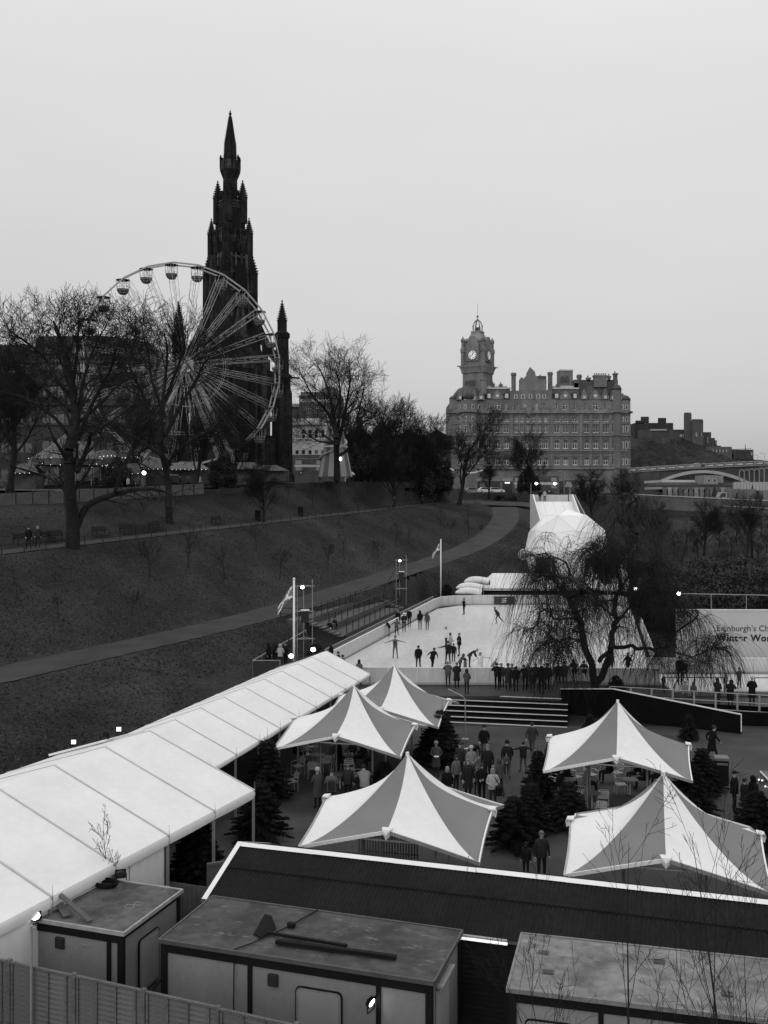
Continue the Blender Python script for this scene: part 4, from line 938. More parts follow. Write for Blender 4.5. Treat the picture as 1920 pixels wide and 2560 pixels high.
# ---- metal cafe chairs and tables
def chair_proto():
 t = empty('metal_chair', (0, 0, 0)); r = .014
 for s in (-1, 1):
  mb = MB(); mb.path([(s * .25, -.24, 0), (s * .25, -.22, .62), (s * .25, .1, .66), (s * .24, .24, .64)], r, 6); mb.build('leg', M_alu, t)
  mb = MB(); mb.path([(s * .2, .26, 0), (s * .22, .22, .45), (s * .22, .30, .80)], r, 6); mb.build('leg', M_alu, t)
 for k in range(5):
  mb = MB(); y = -.2 + k * .095; mb.box(-.23, .23, y, y + .07, .44, .455); mb.build('seat_slat', M_alu, t)
 for k in range(3):
  mb = MB(); z = .56 + k * .085; yy = .24 + (z - .5) * .2; mb.box(-.21, .21, yy, yy + .012, z, z + .062); mb.build('back_slat', M_alu, t)
 mb = MB(); mb.path([(-.22, .30, .80), (-.12, .315, .84), (.12, .315, .84), (.22, .30, .80)], r, 6); mb.build('back_frame', M_alu, t)
 return t
def table_proto():
 t = empty('cafe_table', (0, 0, 0))
 mb = MB(); mb.lathe([(.36, .72), (.37, .735), (.36, .75)], 20); mb.build('table_top', M_tabl, t)
 mb = MB(); mb.tube((0, 0, .02), (0, 0, .72), .03, .03, 8); mb.build('stem', M_alu, t); mb = MB(); mb.lathe([(.24, 0), (.22, .03), (.04, .06)], 14); mb.build('foot', M_dark, t)
 return t
CHP = chair_proto(); TBP = table_proto(); used = {'c': 0, 't': 0}
def put(proto, key, loc, rz, label, cat, group):
 o = proto if used[key] == 0 else copy_tree(proto); used[key] += 1
 o.location = loc; o.rotation_euler = (0, 0, rz); tag(o, label, cat, group)
CHS = [(728, 1978, -60, 'metal slat chair standing alone nearest the plaza conifer, left of the seating'), (745, 1938, -55, 'second metal slat chair from the left, behind the lone one'), (783, 1944, 175, 'metal chair with its back turned, third from left under the middle tent'),
       (782, 1888, 10, 'metal chair facing out beside a round table at the back left under the middle tent'), (765, 1908, 30, 'metal chair tucked against the back left round table'), (873, 1945, 5, 'metal chair facing out beside the men in front of the middle tent'),
       (893, 1962, -80, 'metal chair sideways beside the man in the light jacket'), (815, 1928, 200, 'metal chair half hidden under the middle tent centre'), (850, 1925, 150, 'metal chair behind the standing men'),
       (1502, 2048, 175, 'metal slat chair seen from behind in front of the right hand tents'), (1508, 2018, 170, 'metal slat chair behind the frontmost one between the right hand tents'), (1450, 2006, 80, 'metal armchair turned sideways left of the frontmost chair'),
       (1388, 1975, 60, 'metal chair at the far left under the right hand rear tent'), (1440, 1965, 120, 'metal chair with curved arms under the right hand rear tent, left of centre'), (1478, 1960, 30, 'metal chair under the middle of the right hand rear tent'), (1553, 1985, 90, 'metal chair stacked askew right of centre between the right hand tents'), (1540, 1955, -60, 'metal chair with round back right of centre under the rear tent')]
for (px, py, a_, lab) in CHS: put(CHP, 'c', gnd(px, py, 0), R(a_), lab, 'chair', 'metal cafe chairs')
for (px, py, lab) in ((795, 1925, 'round cafe table with empty chairs under the middle tent, left'), (870, 1925, 'round cafe table with cups on it under the middle tent, right'), (850, 1975, 'round cafe table in front of the standing men'), (1480, 2025, 'round cafe table between the right hand tents'), (1420, 1990, 'round cafe table at the left under the right hand rear tent'), (1575, 1990, 'round cafe table at the right under the right hand rear tent')):
 put(TBP, 't', gnd(px, py, 0), 0, lab, 'table', 'round cafe tables')
tp = gnd(870, 1925, 0)
for k, (dx, dy, lab) in enumerate(((-.12, -.1, 'white paper cup on the right hand table under the middle tent, left of three'), (.06, .02, 'white paper cup on the right hand table under the middle tent, middle of three'), (.2, -.05, 'white paper cup on the right hand table under the middle tent, right of three'))):
 mb = MB(); mb.lathe([(.03, 0), (.04, .11), (.036, .112), (.028, .02)], 10); tag(mb.build('paper_cup', M_whitep, loc=(tp.x + dx, tp.y + dy, .751)), lab, 'cup', 'paper cups')
# picket skirt under the front tent, litter on the plaza
pk = empty('picket_fence', (-.95, 36.9, 0), TA, 'grey picket fence under the front middle tent', 'fence')
for k in range(22):
 mb = MB(); x = k * .105; mb.box(x, x + .06, -.01, .01, .1, 1.05); mb.build('picket', mat('picket_grey', .12, .7, .15, 2), pk)
for z in (.25, .85):
 mb = MB(); mb.box(0, 2.3, .011, .04, z, z + .06); mb.build('rail', mat('picket_grey', .12, .7, .15, 2), pk)
for (px, py, lab) in ((1161, 1873, 'scrap of white paper lying on the plaza by the conifer'), ):
 mb = MB(); p = gnd(px, py, .03); mb.add([p, p + Vector((.22, .05, .02)), p + Vector((.2, .16, .04)), p + Vector((.02, .13, .01))], [(0, 1, 2, 3)]); tag(mb.build('paper_scrap', M_whitep), lab, 'litter')
# ================================================================== GOTHIC MONUMENT
MY = 170.0; ms = MY / FPX; mc = at(575.5, 1205, MY); MZ = mc.z
mon = empty('gothic_monument', (mc.x, MY, MZ), R(41), 'tall soot-black gothic spire monument with pinnacles behind the big wheel', 'monument')
def zpx(py): return at(0, py, MY).z - MZ            # photo row -> height over its base
def pinnacle(par, c, r, z0, z1, z2, name='pinnacle', m=None, foot=True):
 """square shaft r from z0 to z1, crocketed pyramid to z2 with finial"""
 m = m or M_mono
 mb = MB(); x, y = c; h = z2 - z1
 mb.lathe([(r, z0), (r, z1 - r * .6), (r * 1.1, z1 - r * .5), (r * 1.1, z1 - r * .1)], sq=True, c=(x, y, 0))
 mb.lathe([(r * .85, z1 - r * .1), (r * .12, z2 - h * .16), (r * .1, z2 - h * .1)], sq=True, c=(x, y, 0))
 n = max(4, int(h / (r * .75)))
 for k in range(n):
  f = k / n; rr_ = r * (.9 - .85 * f); zz = z1 + (h * .84) * f + .1; q = max(.1, r * .36)
  for sx_, sy_ in ((1, 1), (1, -1), (-1, 1), (-1, -1)): mb.box(x + sx_ * rr_ - q / 2, x + sx_ * rr_ + q / 2, y + sy_ * rr_ - q / 2, y + sy_ * rr_ + q / 2, zz, zz + q)
 for sx_, sy_, l in ((1, 0, 1), (-1, 0, 1), (0, 1, 1), (0, -1, 1)):   # little gablets at the foot
  mb.add([(x + sx_ * r * 1.05 - sy_ * r * .8, y + sy_ * r * 1.05 + sx_ * r * .8, z1 - r * .8), (x + sx_ * r * 1.05 + sy_ * r * .8, y + sy_ * r * 1.05 - sx_ * r * .8, z1 - r * .8), (x + sx_ * r * .9, y + sy_ * r * .9, z1 + r * 1.0), (x + sx_ * r * .5, y + sy_ * r * .5, z1 + r * .4)], [(0, 1, 2), (0, 2, 3), (1, 3, 2)])
 mb.ball((x, y, z2 - h * .07), r * .34, r * .34, h * .035, 6, 4); mb.ball((x, y, z2 - h * .01), r * .22, r * .22, h * .025, 6, 4); mb.tube((x, y, z2 - h * .12), (x, y, z2 + h * .05), r * .08, r * .04, 5)
 return mb.build(name, m, par)
def arch_poly(w, z0, zs, n=7):
 """pointed arch outline (x, z), half width w, springing zs"""
 pts = [(-w, z0), (w, z0), (w, zs)]
 for k in range(1, n + 1):
  t = R(60) * k / n; pts.append((-w + 2 * w * math.cos(t), zs + 2 * w * math.sin(t)))
 for k in range(n - 1, 0, -1):
  t = R(60) * k / n; pts.append((w - 2 * w * math.cos(t), zs + 2 * w * math.sin(t)))
 pts.append((-w, zs)); return pts
def arch_face(mb, half, wall_w, z0, z1, w, zs, depth):
 """wall strip with a pointed opening on the face y = -half, made of jambs and a stepped head"""
 mb.box(-wall_w, -w, -half, -half + depth, z0, z1); mb.box(w, wall_w, -half, -half + depth, z0, z1)
 A = arch_poly(w, z0, zs); top = [p for p in A[2:]]
 vs = []; N_ = len(top)
 for (x, z) in top: vs += [(x, -half, z), (x, -half, z1), (x, -half + depth, z)]
 mb.add(vs, [(3 * i, 3 * i + 3, 3 * i + 4, 3 * i + 1) for i in range(N_ - 1)] + [(3 * i, 3 * i + 2, 3 * i + 5, 3 * i + 3) for i in range(N_ - 1)])
def gallery(par, half, z0, h, m=M_monol, n=9):
 for k in range(4):
  mb = MB(); mb.M = Matrix.Rotation(R(90 * k), 4, 'Z')
  mb.box(-half, half, -half, -half + .3, z0, z0 + .35); mb.box(-half, half, -half, -half + .22, z0 + h - .22, z0 + h)
  for i in range(n): x = -half + 2 * half * (i + .5) / n; mb.box(x - .09, x + .09, -half + .04, -half + .18, z0 + .35, z0 + h - .22)
  mb.build('gallery_parapet', m, par)
 mb = MB(); mb.lathe([(half * .86, z0 - 1.1), (half, z0 - .1), (half, z0 + .04), (half * .9, z0 + .05)], sq=True); mb.build('cornice', m, par)
def px2(m_): return m_ * ms
# stage half widths: silhouette seen across the diagonal
S2 = math.sqrt(2)
z_base, z_arch, z_g1, z_g2, z_g3, z_top = 0, zpx(905), zpx(800), zpx(606), zpx(515), zpx(438)
# base steps and plinth
mb = MB()
for k in range(4): mb.box(-9 + k * .7, 9 - k * .7, -9 + k * .7, 9 - k * .7, -2 + .45 * k, -1.55 + .45 * k)
mb.build('stepped_base', M_mono, mon)
a1 = 61 * ms / S2 * 1.06
# four great piers with pointed arches between
for k in range(4):
 mb = MB(); mb.M = Matrix.Rotation(R(90 * k), 4, 'Z'); mb.lathe([(1.25, -.3), (1.25, 1.0), (1.0, 1.3), (1.0, z_arch + 4), ], sq=True, c=(-a1 + .4, -a1 + .4, 0)); mb.build('pier', M_mono, mon)
 mb = MB(); mb.M = Matrix.Rotation(R(90 * k), 4, 'Z'); arch_face(mb, a1, a1, -.3, z_g1, a1 * .58, z_arch - 3.5, 1.6); mb.build('arch_wall', M_mono, mon)
 mb = MB(); mb.M = Matrix.Rotation(R(90 * k), 4, 'Z'); mb.add([(-a1 * .7, -a1 - .12, z_arch + 1.0), (a1 * .7, -a1 - .12, z_arch + 1.0), (0, -a1 - .12, z_g1 + 4.5), (0, -a1 + .5, z_g1 + 2)], [(0, 1, 2), (0, 2, 3), (1, 3, 2)]); mb.build('gable', M_monol, mon)
mb = MB(); mb.lathe([(a1 * .98, z_arch + 3), (a1, z_g1), (a1 * .95, zpx(745)), (a1 * .90, zpx(690)), (49 * ms / S2, zpx(640)), (46 * ms / S2, z_g2)], sq=True); mb.build('lower_shaft', M_mono, mon)
for k in range(4):
 for (z0, z1, w, zs) in ((zpx(770), zpx(655), 1.05, zpx(690)), (zpx(640), zpx(612), .8, zpx(625))):
  mb = MB(); mb.M = Matrix.Rotation(R(90 * k), 4, 'Z'); A = arch_poly(w, z0, zs); yy = -(a1 * .99 if z1 > zpx(650) - 5 and z0 < zpx(700) else 49 * ms / S2) - .05
  mb.prism([(x, yy, z) for x, z in A], (0, .5, 0)); mb.build('lancet', M_black, mon)
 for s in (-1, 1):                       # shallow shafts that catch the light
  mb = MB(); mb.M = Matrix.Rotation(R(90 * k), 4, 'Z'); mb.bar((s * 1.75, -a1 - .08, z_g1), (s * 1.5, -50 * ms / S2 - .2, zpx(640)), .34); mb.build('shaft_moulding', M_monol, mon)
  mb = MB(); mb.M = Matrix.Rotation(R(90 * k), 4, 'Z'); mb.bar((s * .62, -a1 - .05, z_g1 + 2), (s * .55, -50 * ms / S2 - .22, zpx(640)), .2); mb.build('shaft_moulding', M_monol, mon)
for zz in (zpx(775), zpx(735), zpx(690), zpx(650)):
 mb = MB(); w = np.interp(zz, [zpx(775), zpx(690), zpx(640)], [a1 * 1.0, a1 * .9, 49 * ms / S2]) + .16; mb.lathe([(w, zz), (w, zz + .35)], sq=True); mb.build('string_course', M_monol, mon)
# broad lower storey with raking roofs that runs out to the flying buttresses
ab = 92 * ms / S2
for k in range(4):
 mb = MB(); mb.M = Matrix.Rotation(R(90 * k), 4, 'Z'); arch_face(mb, ab, ab, -.3, zpx(905), ab * .42, zpx(1080), 1.2); mb.build('arch_wall', M_mono, mon)
 mb = MB(); mb.M = Matrix.Rotation(R(90 * k), 4, 'Z'); mb.bar((-ab + .3, -ab + .3, -.3), (-ab + .3, -ab + .3, zpx(900)), 1.5); mb.build('pier', M_monol, mon)
 for s in (-.78, -.5, .5, .78): mb = MB(); mb.M = Matrix.Rotation(R(90 * k), 4, 'Z'); mb.bar((s * ab, -ab - .1, 0), (s * ab, -ab - .1, zpx(920)), .3); mb.build('shaft_moulding', M_monol, mon)
 for s in (-.8, -.4, 0, .4, .8): mb = MB(); mb.M = Matrix.Rotation(R(90 * k), 4, 'Z'); mb.add([(s * ab - .9, -ab - .1, zpx(925)), (s * ab + .9, -ab - .1, zpx(925)), (s * ab, -ab - .1, zpx(893)), (s * ab, -ab + .6, zpx(905))], [(0, 1, 2), (0, 2, 3), (1, 3, 2)]); mb.build('gable', M_monol, mon)
mb = MB(); mb.lathe([(ab * .98, zpx(908)), (ab * .98, zpx(900)), (ab * .86, zpx(878)), (ab * .72, zpx(845)), (a1 * .98, zpx(815)), (a1 * .9, zpx(800))], sq=True); mb.build('raking_roof', M_mono, mon)
for py_, w_ in ((912, ab + .15), (1000, ab + .12)): mb = MB(); mb.lathe([(w_, zpx(py_)), (w_, zpx(py_) + .4)], sq=True); mb.build('string_course', M_monol, mon)
for sx_, sy_ in ((1, 1), (1, -1), (-1, 1), (-1, -1)): pinnacle(mon, (sx_ * ab * .96, sy_ * ab * .96), .4, zpx(905), zpx(868), zpx(838))
for sx_, sy_ in ((1, 1), (1, -1), (-1, 1), (-1, -1)):
 cb = 131 * ms / S2; mb = MB(); mb.bar((sx_ * ab * .9, sy_ * ab * .9, zpx(1150)), (sx_ * cb, sy_ * cb, zpx(1150)), 1.6, 2 * (zpx(1090) - zpx(1150))); mb.build('link_wall', M_mono, mon)
 mb = MB(); mb.bar((sx_ * ab * .85, sy_ * ab * .85, zpx(975)), (sx_ * cb, sy_ * cb, zpx(985)), 1.0, zpx(930) - zpx(1030)); mb.build('flying_buttress', M_mono, mon)
# corner buttress turrets climbing the shaft: three tiers of pinnacles
for (off, r, zb, zsft, ztip) in ((57, .78, zpx(905), zpx(682), zpx(642)), (47.5, .62, zpx(700), zpx(582), zpx(546)), (31.5, .72, zpx(560), zpx(492), zpx(452))):
 c = off * ms / S2
 for sx_, sy_ in ((1, 1), (1, -1), (-1, 1), (-1, -1)): pinnacle(mon, (sx_ * c, sy_ * c), r * .8, zb, zsft, ztip)
for (off, r, zb, zsft, ztip) in ((60, .3, zpx(800), zpx(725), zpx(700)), (50, .28, zpx(640), zpx(600), zpx(572))):
 c = off * ms / S2
 for sx_, sy_ in ((1, 0), (-1, 0), (0, 1), (0, -1)): pinnacle(mon, (sx_ * c * 1.02, sy_ * c * 1.02), r, zb, zsft, ztip)
gallery(mon, 51 * ms / S2, zpx(600), 1.5)
# middle shaft, gallery, top shaft
mb = MB(); mb.lathe([(38 * ms / S2, zpx(606)), (38 * ms / S2, zpx(522)), (40 * ms / S2, zpx(518))], sq=True); mb.build('middle_shaft', M_mono, mon)
for k in range(4):
 mb = MB(); mb.M = Matrix.Rotation(R(90 * k), 4, 'Z'); A = arch_poly(.62, zpx(575), zpx(545)); mb.prism([(x, -38 * ms / S2 - .04, z) for x, z in A], (0, .4, 0)); mb.build('lancet', M_black, mon)
 mb = MB(); mb.M = Matrix.Rotation(R(90 * k), 4, 'Z'); arch_b = [(-31.5 * ms / S2, -31.5 * ms / S2, zpx(510)), (-17 * ms / S2, -17 * ms / S2, zpx(478))]
 mb.bar(arch_b[0], (-24 * ms / S2, -24 * ms / S2, zpx(490)), .3, .6); mb.bar((-24 * ms / S2, -24 * ms / S2, zpx(490)), arch_b[1], .3, .6); mb.build('flying_buttress', M_mono, mon)
gallery(mon, 39 * ms / S2, zpx(519), .9, n=7)
mb = MB(); mb.lathe([(1.45, zpx(520)), (1.28, zpx(500)), (1.22, zpx(450)), (1.3, zpx(447)), (1.7, zpx(432)), (1.78, zpx(428))], 8, ph=R(22.5)); mb.build('upper_shaft', M_mono, mon)
mb = MB(); mb.lathe([(1.75, zpx(428)), (1.75, zpx(423)), (1.68, zpx(422)), (1.68, zpx(404)), (1.4, zpx(404))], 8, ph=R(22.5)); mb.build('crown_gallery', M_monol, mon)
for k in range(8):
 t = R(45 * k + 22.5); pinnacle(mon, (1.62 * math.cos(t), 1.62 * math.sin(t)), .14, zpx(425), zpx(402), zpx(390))
mb = MB(); prof = [(1.15, zpx(410)), (1.02, zpx(380)), (.98, zpx(360)), (.80, zpx(345)), (.50, zpx(318)), (.2, zpx(292)), (.1, zpx(286))]; mb.lathe(prof, 8, ph=R(22.5))
for k in range(24):
 z = zpx(400) + (zpx(290) - zpx(400)) * k / 24; r_ = np.interp(z, [p[1] for p in prof], [p[0] for p in prof])
 for j in range(8): t = R(45 * j + 22.5); mb.box(r_ * math.cos(t) - .07, r_ * math.cos(t) + .07, r_ * math.sin(t) - .07, r_ * math.sin(t) + .07, z, z + .17)
mb.ball((0, 0, zpx(285)), .26, .26, .3, 8, 5); mb.ball((0, 0, zpx(279)), .14, .14, .18, 6, 4); mb.tube((0, 0, zpx(290)), (0, 0, zpx(272)), .07, .03, 6); mb.build('spire', M_mono, mon)
# four detached corner buttress towers with flying arches
cb = 131 * ms / S2
for sx_, sy_ in ((1, 1), (1, -1), (-1, 1), (-1, -1)):
 c = (sx_ * cb, sy_ * cb)
 mb = MB(); mb.lathe([(1.55, -1.5), (1.5, 1.2), (1.28, 1.6), (1.22, zpx(985)), (1.05, zpx(975)), (1.02, zpx(950)), (1.2, zpx(948)), (1.2, zpx(940)), (.86, zpx(936)), (.78, zpx(850)), (.95, zpx(846)), (.95, zpx(836)), (.6, zpx(830))], sq=True, c=(c[0], c[1], 0)); mb.build('buttress_tower', M_mono, mon)
 pinnacle(mon, c, .58, zpx(846), zpx(800), zpx(752))
 for s in (-1, 1):
  pinnacle(mon, (c[0] + sx_ * .9 * (s > 0), c[1] + sy_ * .9 * (s < 0)), .2, zpx(985), zpx(905), zpx(875))
 mb = MB(); q = c[0] + sx_ * 1.0; mb.bar((c[0] + sx_ * .6, c[1] + sy_ * .6, zpx(944)), (c[0] + sx_ * 2.1, c[1] + sy_ * 2.1, zpx(947)), .28); mb.build('gargoyle', M_mono, mon)
 mb = MB(); p0 = Vector((sx_ * a1 * .95, sy_ * a1 * .95, zpx(800))); p1 = Vector((sx_ * (cb - .4), sy_ * (cb - .4), zpx(905))); prev = None
 for k in range(9):
  f = k / 8; p = p0.lerp(p1, f); p.z += -1.4 * math.sin(math.pi * f) * .6
  if prev is not None:
   mb.bar(prev, p, .8, 1.5); mb.box(p.x - .12, p.x + .12, p.y - .12, p.y + .12, p.z + .7, p.z + 1.1)
  prev = p
 mb.build('flying_buttress', M_mono, mon)

# ================================================================== OBSERVATION WHEEL
WY = 142.0; wsc = WY / FPX; wc = at(461, 911, WY); WR = 251 * wsc; WG = 15.2; WW = 1.65; NG = 24
wheel = empty('ferris_wheel', (wc.x, WY, WG), R(28), 'tall white big wheel with round gondolas in front of the monument', 'ferris wheel')
hz = wc.z - WG; M_wh = mat('wheel_white', .34, .5, .08, 1)
for y in (-WW / 2, WW / 2):
 mb = MB(); P = [(WR * math.sin(2 * math.pi * (k + .5) / NG), y, hz + WR * math.cos(2 * math.pi * (k + .5) / NG)) for k in range(NG + 1)]
 for a_, b_ in zip(P[:-1], P[1:]): mb.bar(a_, b_, .16, .2)
 mb.build('rim', M_wh, wheel)
 mb = MB(); P = [(WR * .42 * math.sin(2 * math.pi * (k + .5) / NG), y * .6, hz + WR * .42 * math.cos(2 * math.pi * (k + .5) / NG)) for k in range(NG + 1)]
 for a_, b_ in zip(P[:-1], P[1:]): mb.bar(a_, b_, .05, .05)
 mb.build('inner_ring', M_wh, wheel)
mb = MB(); mb.M = Matrix.Translation((0, 0, hz)) @ Matrix.Rotation(R(90), 4, 'X'); mb.lathe([(.5, -1.6), (.9, -1.5), (.9, -1.1), (.6, -1.0), (.6, 1.0), (.9, 1.1), (.9, 1.5), (.5, 1.6)], 16); mb.build('hub', M_wh, wheel, smooth=False)
sp = MB()
for y in (-1, 1):
 for s in (-1, 1): sp.tube((s * .25, y * .8, .6), (s * .42, y * WW / 2, WR), .038, .03, 5)
n = 5
for k in range(n):
 r0 = WR * (.22 + .76 * k / n); r1 = WR * (.22 + .76 * (k + 1) / n)
 for y in (-1, 1):
  y0 = y * (.8 + (WW / 2 - .8) * r0 / WR); w0 = .25 + .17 * r0 / WR; s = 1 if k % 2 else -1; sp.tube((s * w0, y0, r0), (-s * w0, y0, r1), .014, .014, 4); sp.tube((-w0, y0, r0), (w0, y0, r0), .014, .014, 4)
 sp.tube((0, -(.8 + .2 * r0 / WR), r0), (0, (.8 + .2 * r0 / WR), r1), .02, .02, 4)
spm = sp.mesh('spoke', M_wh, smooth=True)
for k in range(NG):
 o = link('spoke', spm, wheel, (0, 0, hz)); o.rotation_euler = (0, 2 * math.pi * (k + .5) / NG, 0)
# gondolas hang level from the rim
gc_ = MB(); gc_.lathe([(.06, -.02), (.95, -.20), (.98, -.26), (.05, -.16)], 16); GCm = gc_.mesh('canopy', M_dark, smooth=False)
gb = MB()
gb.lathe([(.30, -2.25), (.62, -2.05), (.80, -1.72), (.84, -1.50), (.80, -1.50), (.58, -1.95), (.2, -2.15)], 14); GBm = gb.mesh('basket', mat('gondola_grey', .07, .5, .2, 2))
gr_ = MB()
for k in range(8):
 t = R(45 * k); c_, s_ = math.cos(t), math.sin(t); gr_.path([(.92 * c_, .92 * s_, -.24), (.9 * c_, .9 * s_, -1.0), (.84 * c_, .84 * s_, -1.5), (.64 * c_, .64 * s_, -2.04), (.3 * c_, .3 * s_, -2.27)], .022, 4)
for z, r in ((-1.25, .88), (-1.72, .82), (-2.05, .64)):
 gr_.path([(r * math.cos(t), r * math.sin(t), z) for t in np.linspace(0, 2 * math.pi, 13)], .022, 4)
gr_.tube((0, 0, -.1), (0, 0, -2.1), .04, .04, 6); GRm = gr_.mesh('cage', M_wh)
for k in range(NG):
 t = 2 * math.pi * (k + .5) / NG + math.pi / NG * 0
 x, z = WR * math.sin(t), hz + WR * math.cos(t)
 g = link('gondola', GCm, wheel, (x, 0, z)); link('basket', GBm, g); link('cage', GRm, g)
 ax = MB() if k == 0 else None
 if k == 0:
  ax.tube((0, -WW / 2, 0), (0, WW / 2, 0), .05, .05, 6); AXm = ax.mesh('axle', M_wh)
 link('axle', AXm, g)
for y in (-2.1, 2.1):
 for s in (-1, 1):
  mb = MB(); mb.tube((s * .2, y * .75, hz), (s * 7.6, y * 1.6, .3), .26, .34, 10); mb.build('support_leg', mat('wheel_leg', .22, .5, .1, 1), wheel)
 mb = MB(); mb.bar((-4.4, y * 1.3, hz * .42), (4.4, y * 1.3, hz * .42), .14); mb.build('cross_brace', mat('wheel_leg', .22, .5, .1, 1), wheel)
mb = MB(); mb.box(-9, 9, -4, 4, -.3, .35); mb.build('platform', M_alud, wheel)
mb = MB(); mb.box(-4.5, 4.5, -4.6, -4.05, .3, 1.2); mb.build('platform_fence', M_wh, wheel)

# ================================================================== GENERIC FACADE WITH REAL OPENINGS
WRN = random.Random(2)
def facade(par, L, H, wins, wallm, depth=.35, M_=None, th=.4, name='wall', frame=M_frame, glass=M_glass, style='sash', sub=True, sill=True):
 """wall in the plane y=0 facing -y, x 0..L, z 0..H; wins: (x0, x1, z0, z1, kind)"""
 Mx = M_ or Matrix.Identity(4); xs_ = sorted({0, L} | {w[0] for w in wins} | {w[1] for w in wins}); zs_ = sorted({0, H} | {w[2] for w in wins} | {w[3] for w in wins})
 mb = MB(); mb.M = Mx
 for i in range(len(xs_) - 1):
  zrun = None
  for j in range(len(zs_) - 1):
   xc = (xs_[i] + xs_[i + 1]) / 2; zc_ = (zs_[j] + zs_[j + 1]) / 2
   inside = any(w[0] < xc < w[1] and w[2] < zc_ < w[3] for w in wins)
   if not inside:
    zrun = zs_[j] if zrun is None else zrun
   if inside or j == len(zs_) - 2:
    ze_ = zs_[j] if inside else zs_[j + 1]
    if zrun is not None: mb.quad((xs_[i], 0, zrun), (xs_[i + 1], 0, zrun), (xs_[i + 1], 0, ze_), (xs_[i], 0, ze_))
    zrun = None
 for w in wins:
  x0, x1, z0, z1 = w[:4]
  mb.quad((x0, 0, z0), (x0, depth, z0), (x0, depth, z1), (x0, 0, z1)); mb.quad((x1, 0, z0), (x1, 0, z1), (x1, depth, z1), (x1, depth, z0)); mb.quad((x0, 0, z1), (x0, depth, z1), (x1, depth, z1), (x1, 0, z1)); mb.quad((x0, 0, z0), (x1, 0, z0), (x1, depth, z0), (x0, depth, z0))
 mb.build(name, wallm, par)
 for w in wins:
  x0, x1, z0, z1 = w[:4]; kind = w[4] if len(w) > 4 else style; W_ = x1 - x0; Hh = z1 - z0; fw = min(.14, W_ * .12)
  f = MB(); f.M = Mx; y0, y1 = depth * .45, depth * .8
  f.box(x0, x0 + fw, y0, y1, z0, z1); f.box(x1 - fw, x1, y0, y1, z0, z1); f.box(x0 + fw, x1 - fw, y0, y1, z0, z0 + fw * 1.1); f.box(x0 + fw, x1 - fw, y0, y1, z1 - fw, z1)
  if kind in ('cross', 'arch'): f.box((x0 + x1) / 2 - fw * .55, (x0 + x1) / 2 + fw * .55, y0, y1, z0 + fw, z1 - fw); f.box(x0 + fw, x1 - fw, y0 + .01, y1 - .01, z0 + Hh * .62, z0 + Hh * .62 + fw)
  elif kind == 'sash': f.box(x0 + fw, x1 - fw, y0 + .01, y1 - .01, z0 + Hh * .5 - fw * .4, z0 + Hh * .5 + fw * .4)
  wo_ = f.build('window', frame, par)
  g = MB(); g.M = Mx; g.quad((x0, depth * .7, z0), (x1, depth * .7, z0), (x1, depth * .7, z1), (x0, depth * .7, z1)); g.build('pane', glass if glass is not M_glass or WRN.random() > .3 else WRN.choice((mat('blind_pale', .20, .6, .2, 1), mat('blind_grey', .09, .6, .2, 1))), wo_)
  if sill:
   g = MB(); g.M = Mx; g.box(x0 - .15, x1 + .15, -.12, depth * .4, z0 - .16, z0 - .003); g.build('sill', M_frame if frame is M_frame else wallm, wo_)
  if kind == 'arch':
   a_ = MB(); a_.M = Mx; r_ = W_ / 2 + .12; cx_ = (x0 + x1) / 2; pts = [(cx_ + r_ * math.cos(t), -.06, z1 - .02 + r_ * .75 * math.sin(t)) for t in np.linspace(0, math.pi, 9)]
   a_.prism(pts, (0, .1, 0)); a_.build('arch_head', M_glass, wo_)
   a2 = MB(); a2.M = Mx
   for p, q in zip(pts[:-1], pts[1:]): a2.bar((p[0], -.1, p[2]), (q[0], -.1, q[2]), .2, .22)
   a2.build('arch_trim', M_hotelt, wo_)
def RM(x, y, z, a=0): return Matrix.Translation((x, y, z)) @ Matrix.Rotation(a, 4, 'Z')

# ================================================================== GRAND HOTEL WITH CLOCK TOWER
HYd = 324.0; hs = HYd / FPX; hb0 = at(1130, 1233, HYd); HZ = hb0.z
hotel = empty('grand_hotel', (hb0.x, HYd, HZ), 0, 'large soot-grey stone hotel with mansard roofs, turrets and clock tower', 'hotel')
def hx(px): return (px - 1130) * hs
def hzp(py): return (1233 - py) * hs
HL = hx(1566)
wins = []
def wrow(cols, y0, y1, w, kind): 
 for c in cols: wins.append((hx(c) - w / 2, hx(c) + w / 2, hzp(y1), hzp(y0), kind))
colsL = [1222, 1245, 1266]; colsM = [1291, 1305, 1319, 1335, 1349, 1364]; colsR = [1392, 1414, 1437]; colsRR = [1467, 1489, 1514]; colsLL = [1168, 1184]
mid_extra = [1203, 1378, 1452]
for (y0, y1) in ((1042, 1054), (1064, 1081)):
 for c in colsL + colsR + colsRR:
  for d in (-3.4, 3.4): wins.append((hx(c + d) - .36, hx(c + d) + .36, hzp(y1), hzp(y0), 'sash'))
 wrow(colsM, y0, y1, .95, 'cross'); wrow(colsLL, y0, y1, .9, 'sash'); 
wrow([c for c in colsL + colsM[:1] + colsM[4:] + colsR + colsRR + [1176]], 1104, 1121, 1.55, 'arch'); wrow(colsM[1:4], 1104, 1121, .9, 'cross')
wrow([c for c in colsL + colsM[:1] + colsM[4:] + colsR + colsRR + [1176]], 1147, 1162, 1.6, 'arch'); wrow(colsM[1:4], 1147, 1162, .9, 'cross')
wrow([1530, 1546], 1045, 1054, .8, 'sash'); wrow([1530, 1546], 1066, 1080, .8, 'sash'); wrow([1530, 1546], 1104, 1121, .9, 'cross'); wrow([1530, 1546], 1147, 1162, .9, 'cross')
facade(hotel, HL, hzp(1031), wins, M_hotel, depth=.5)
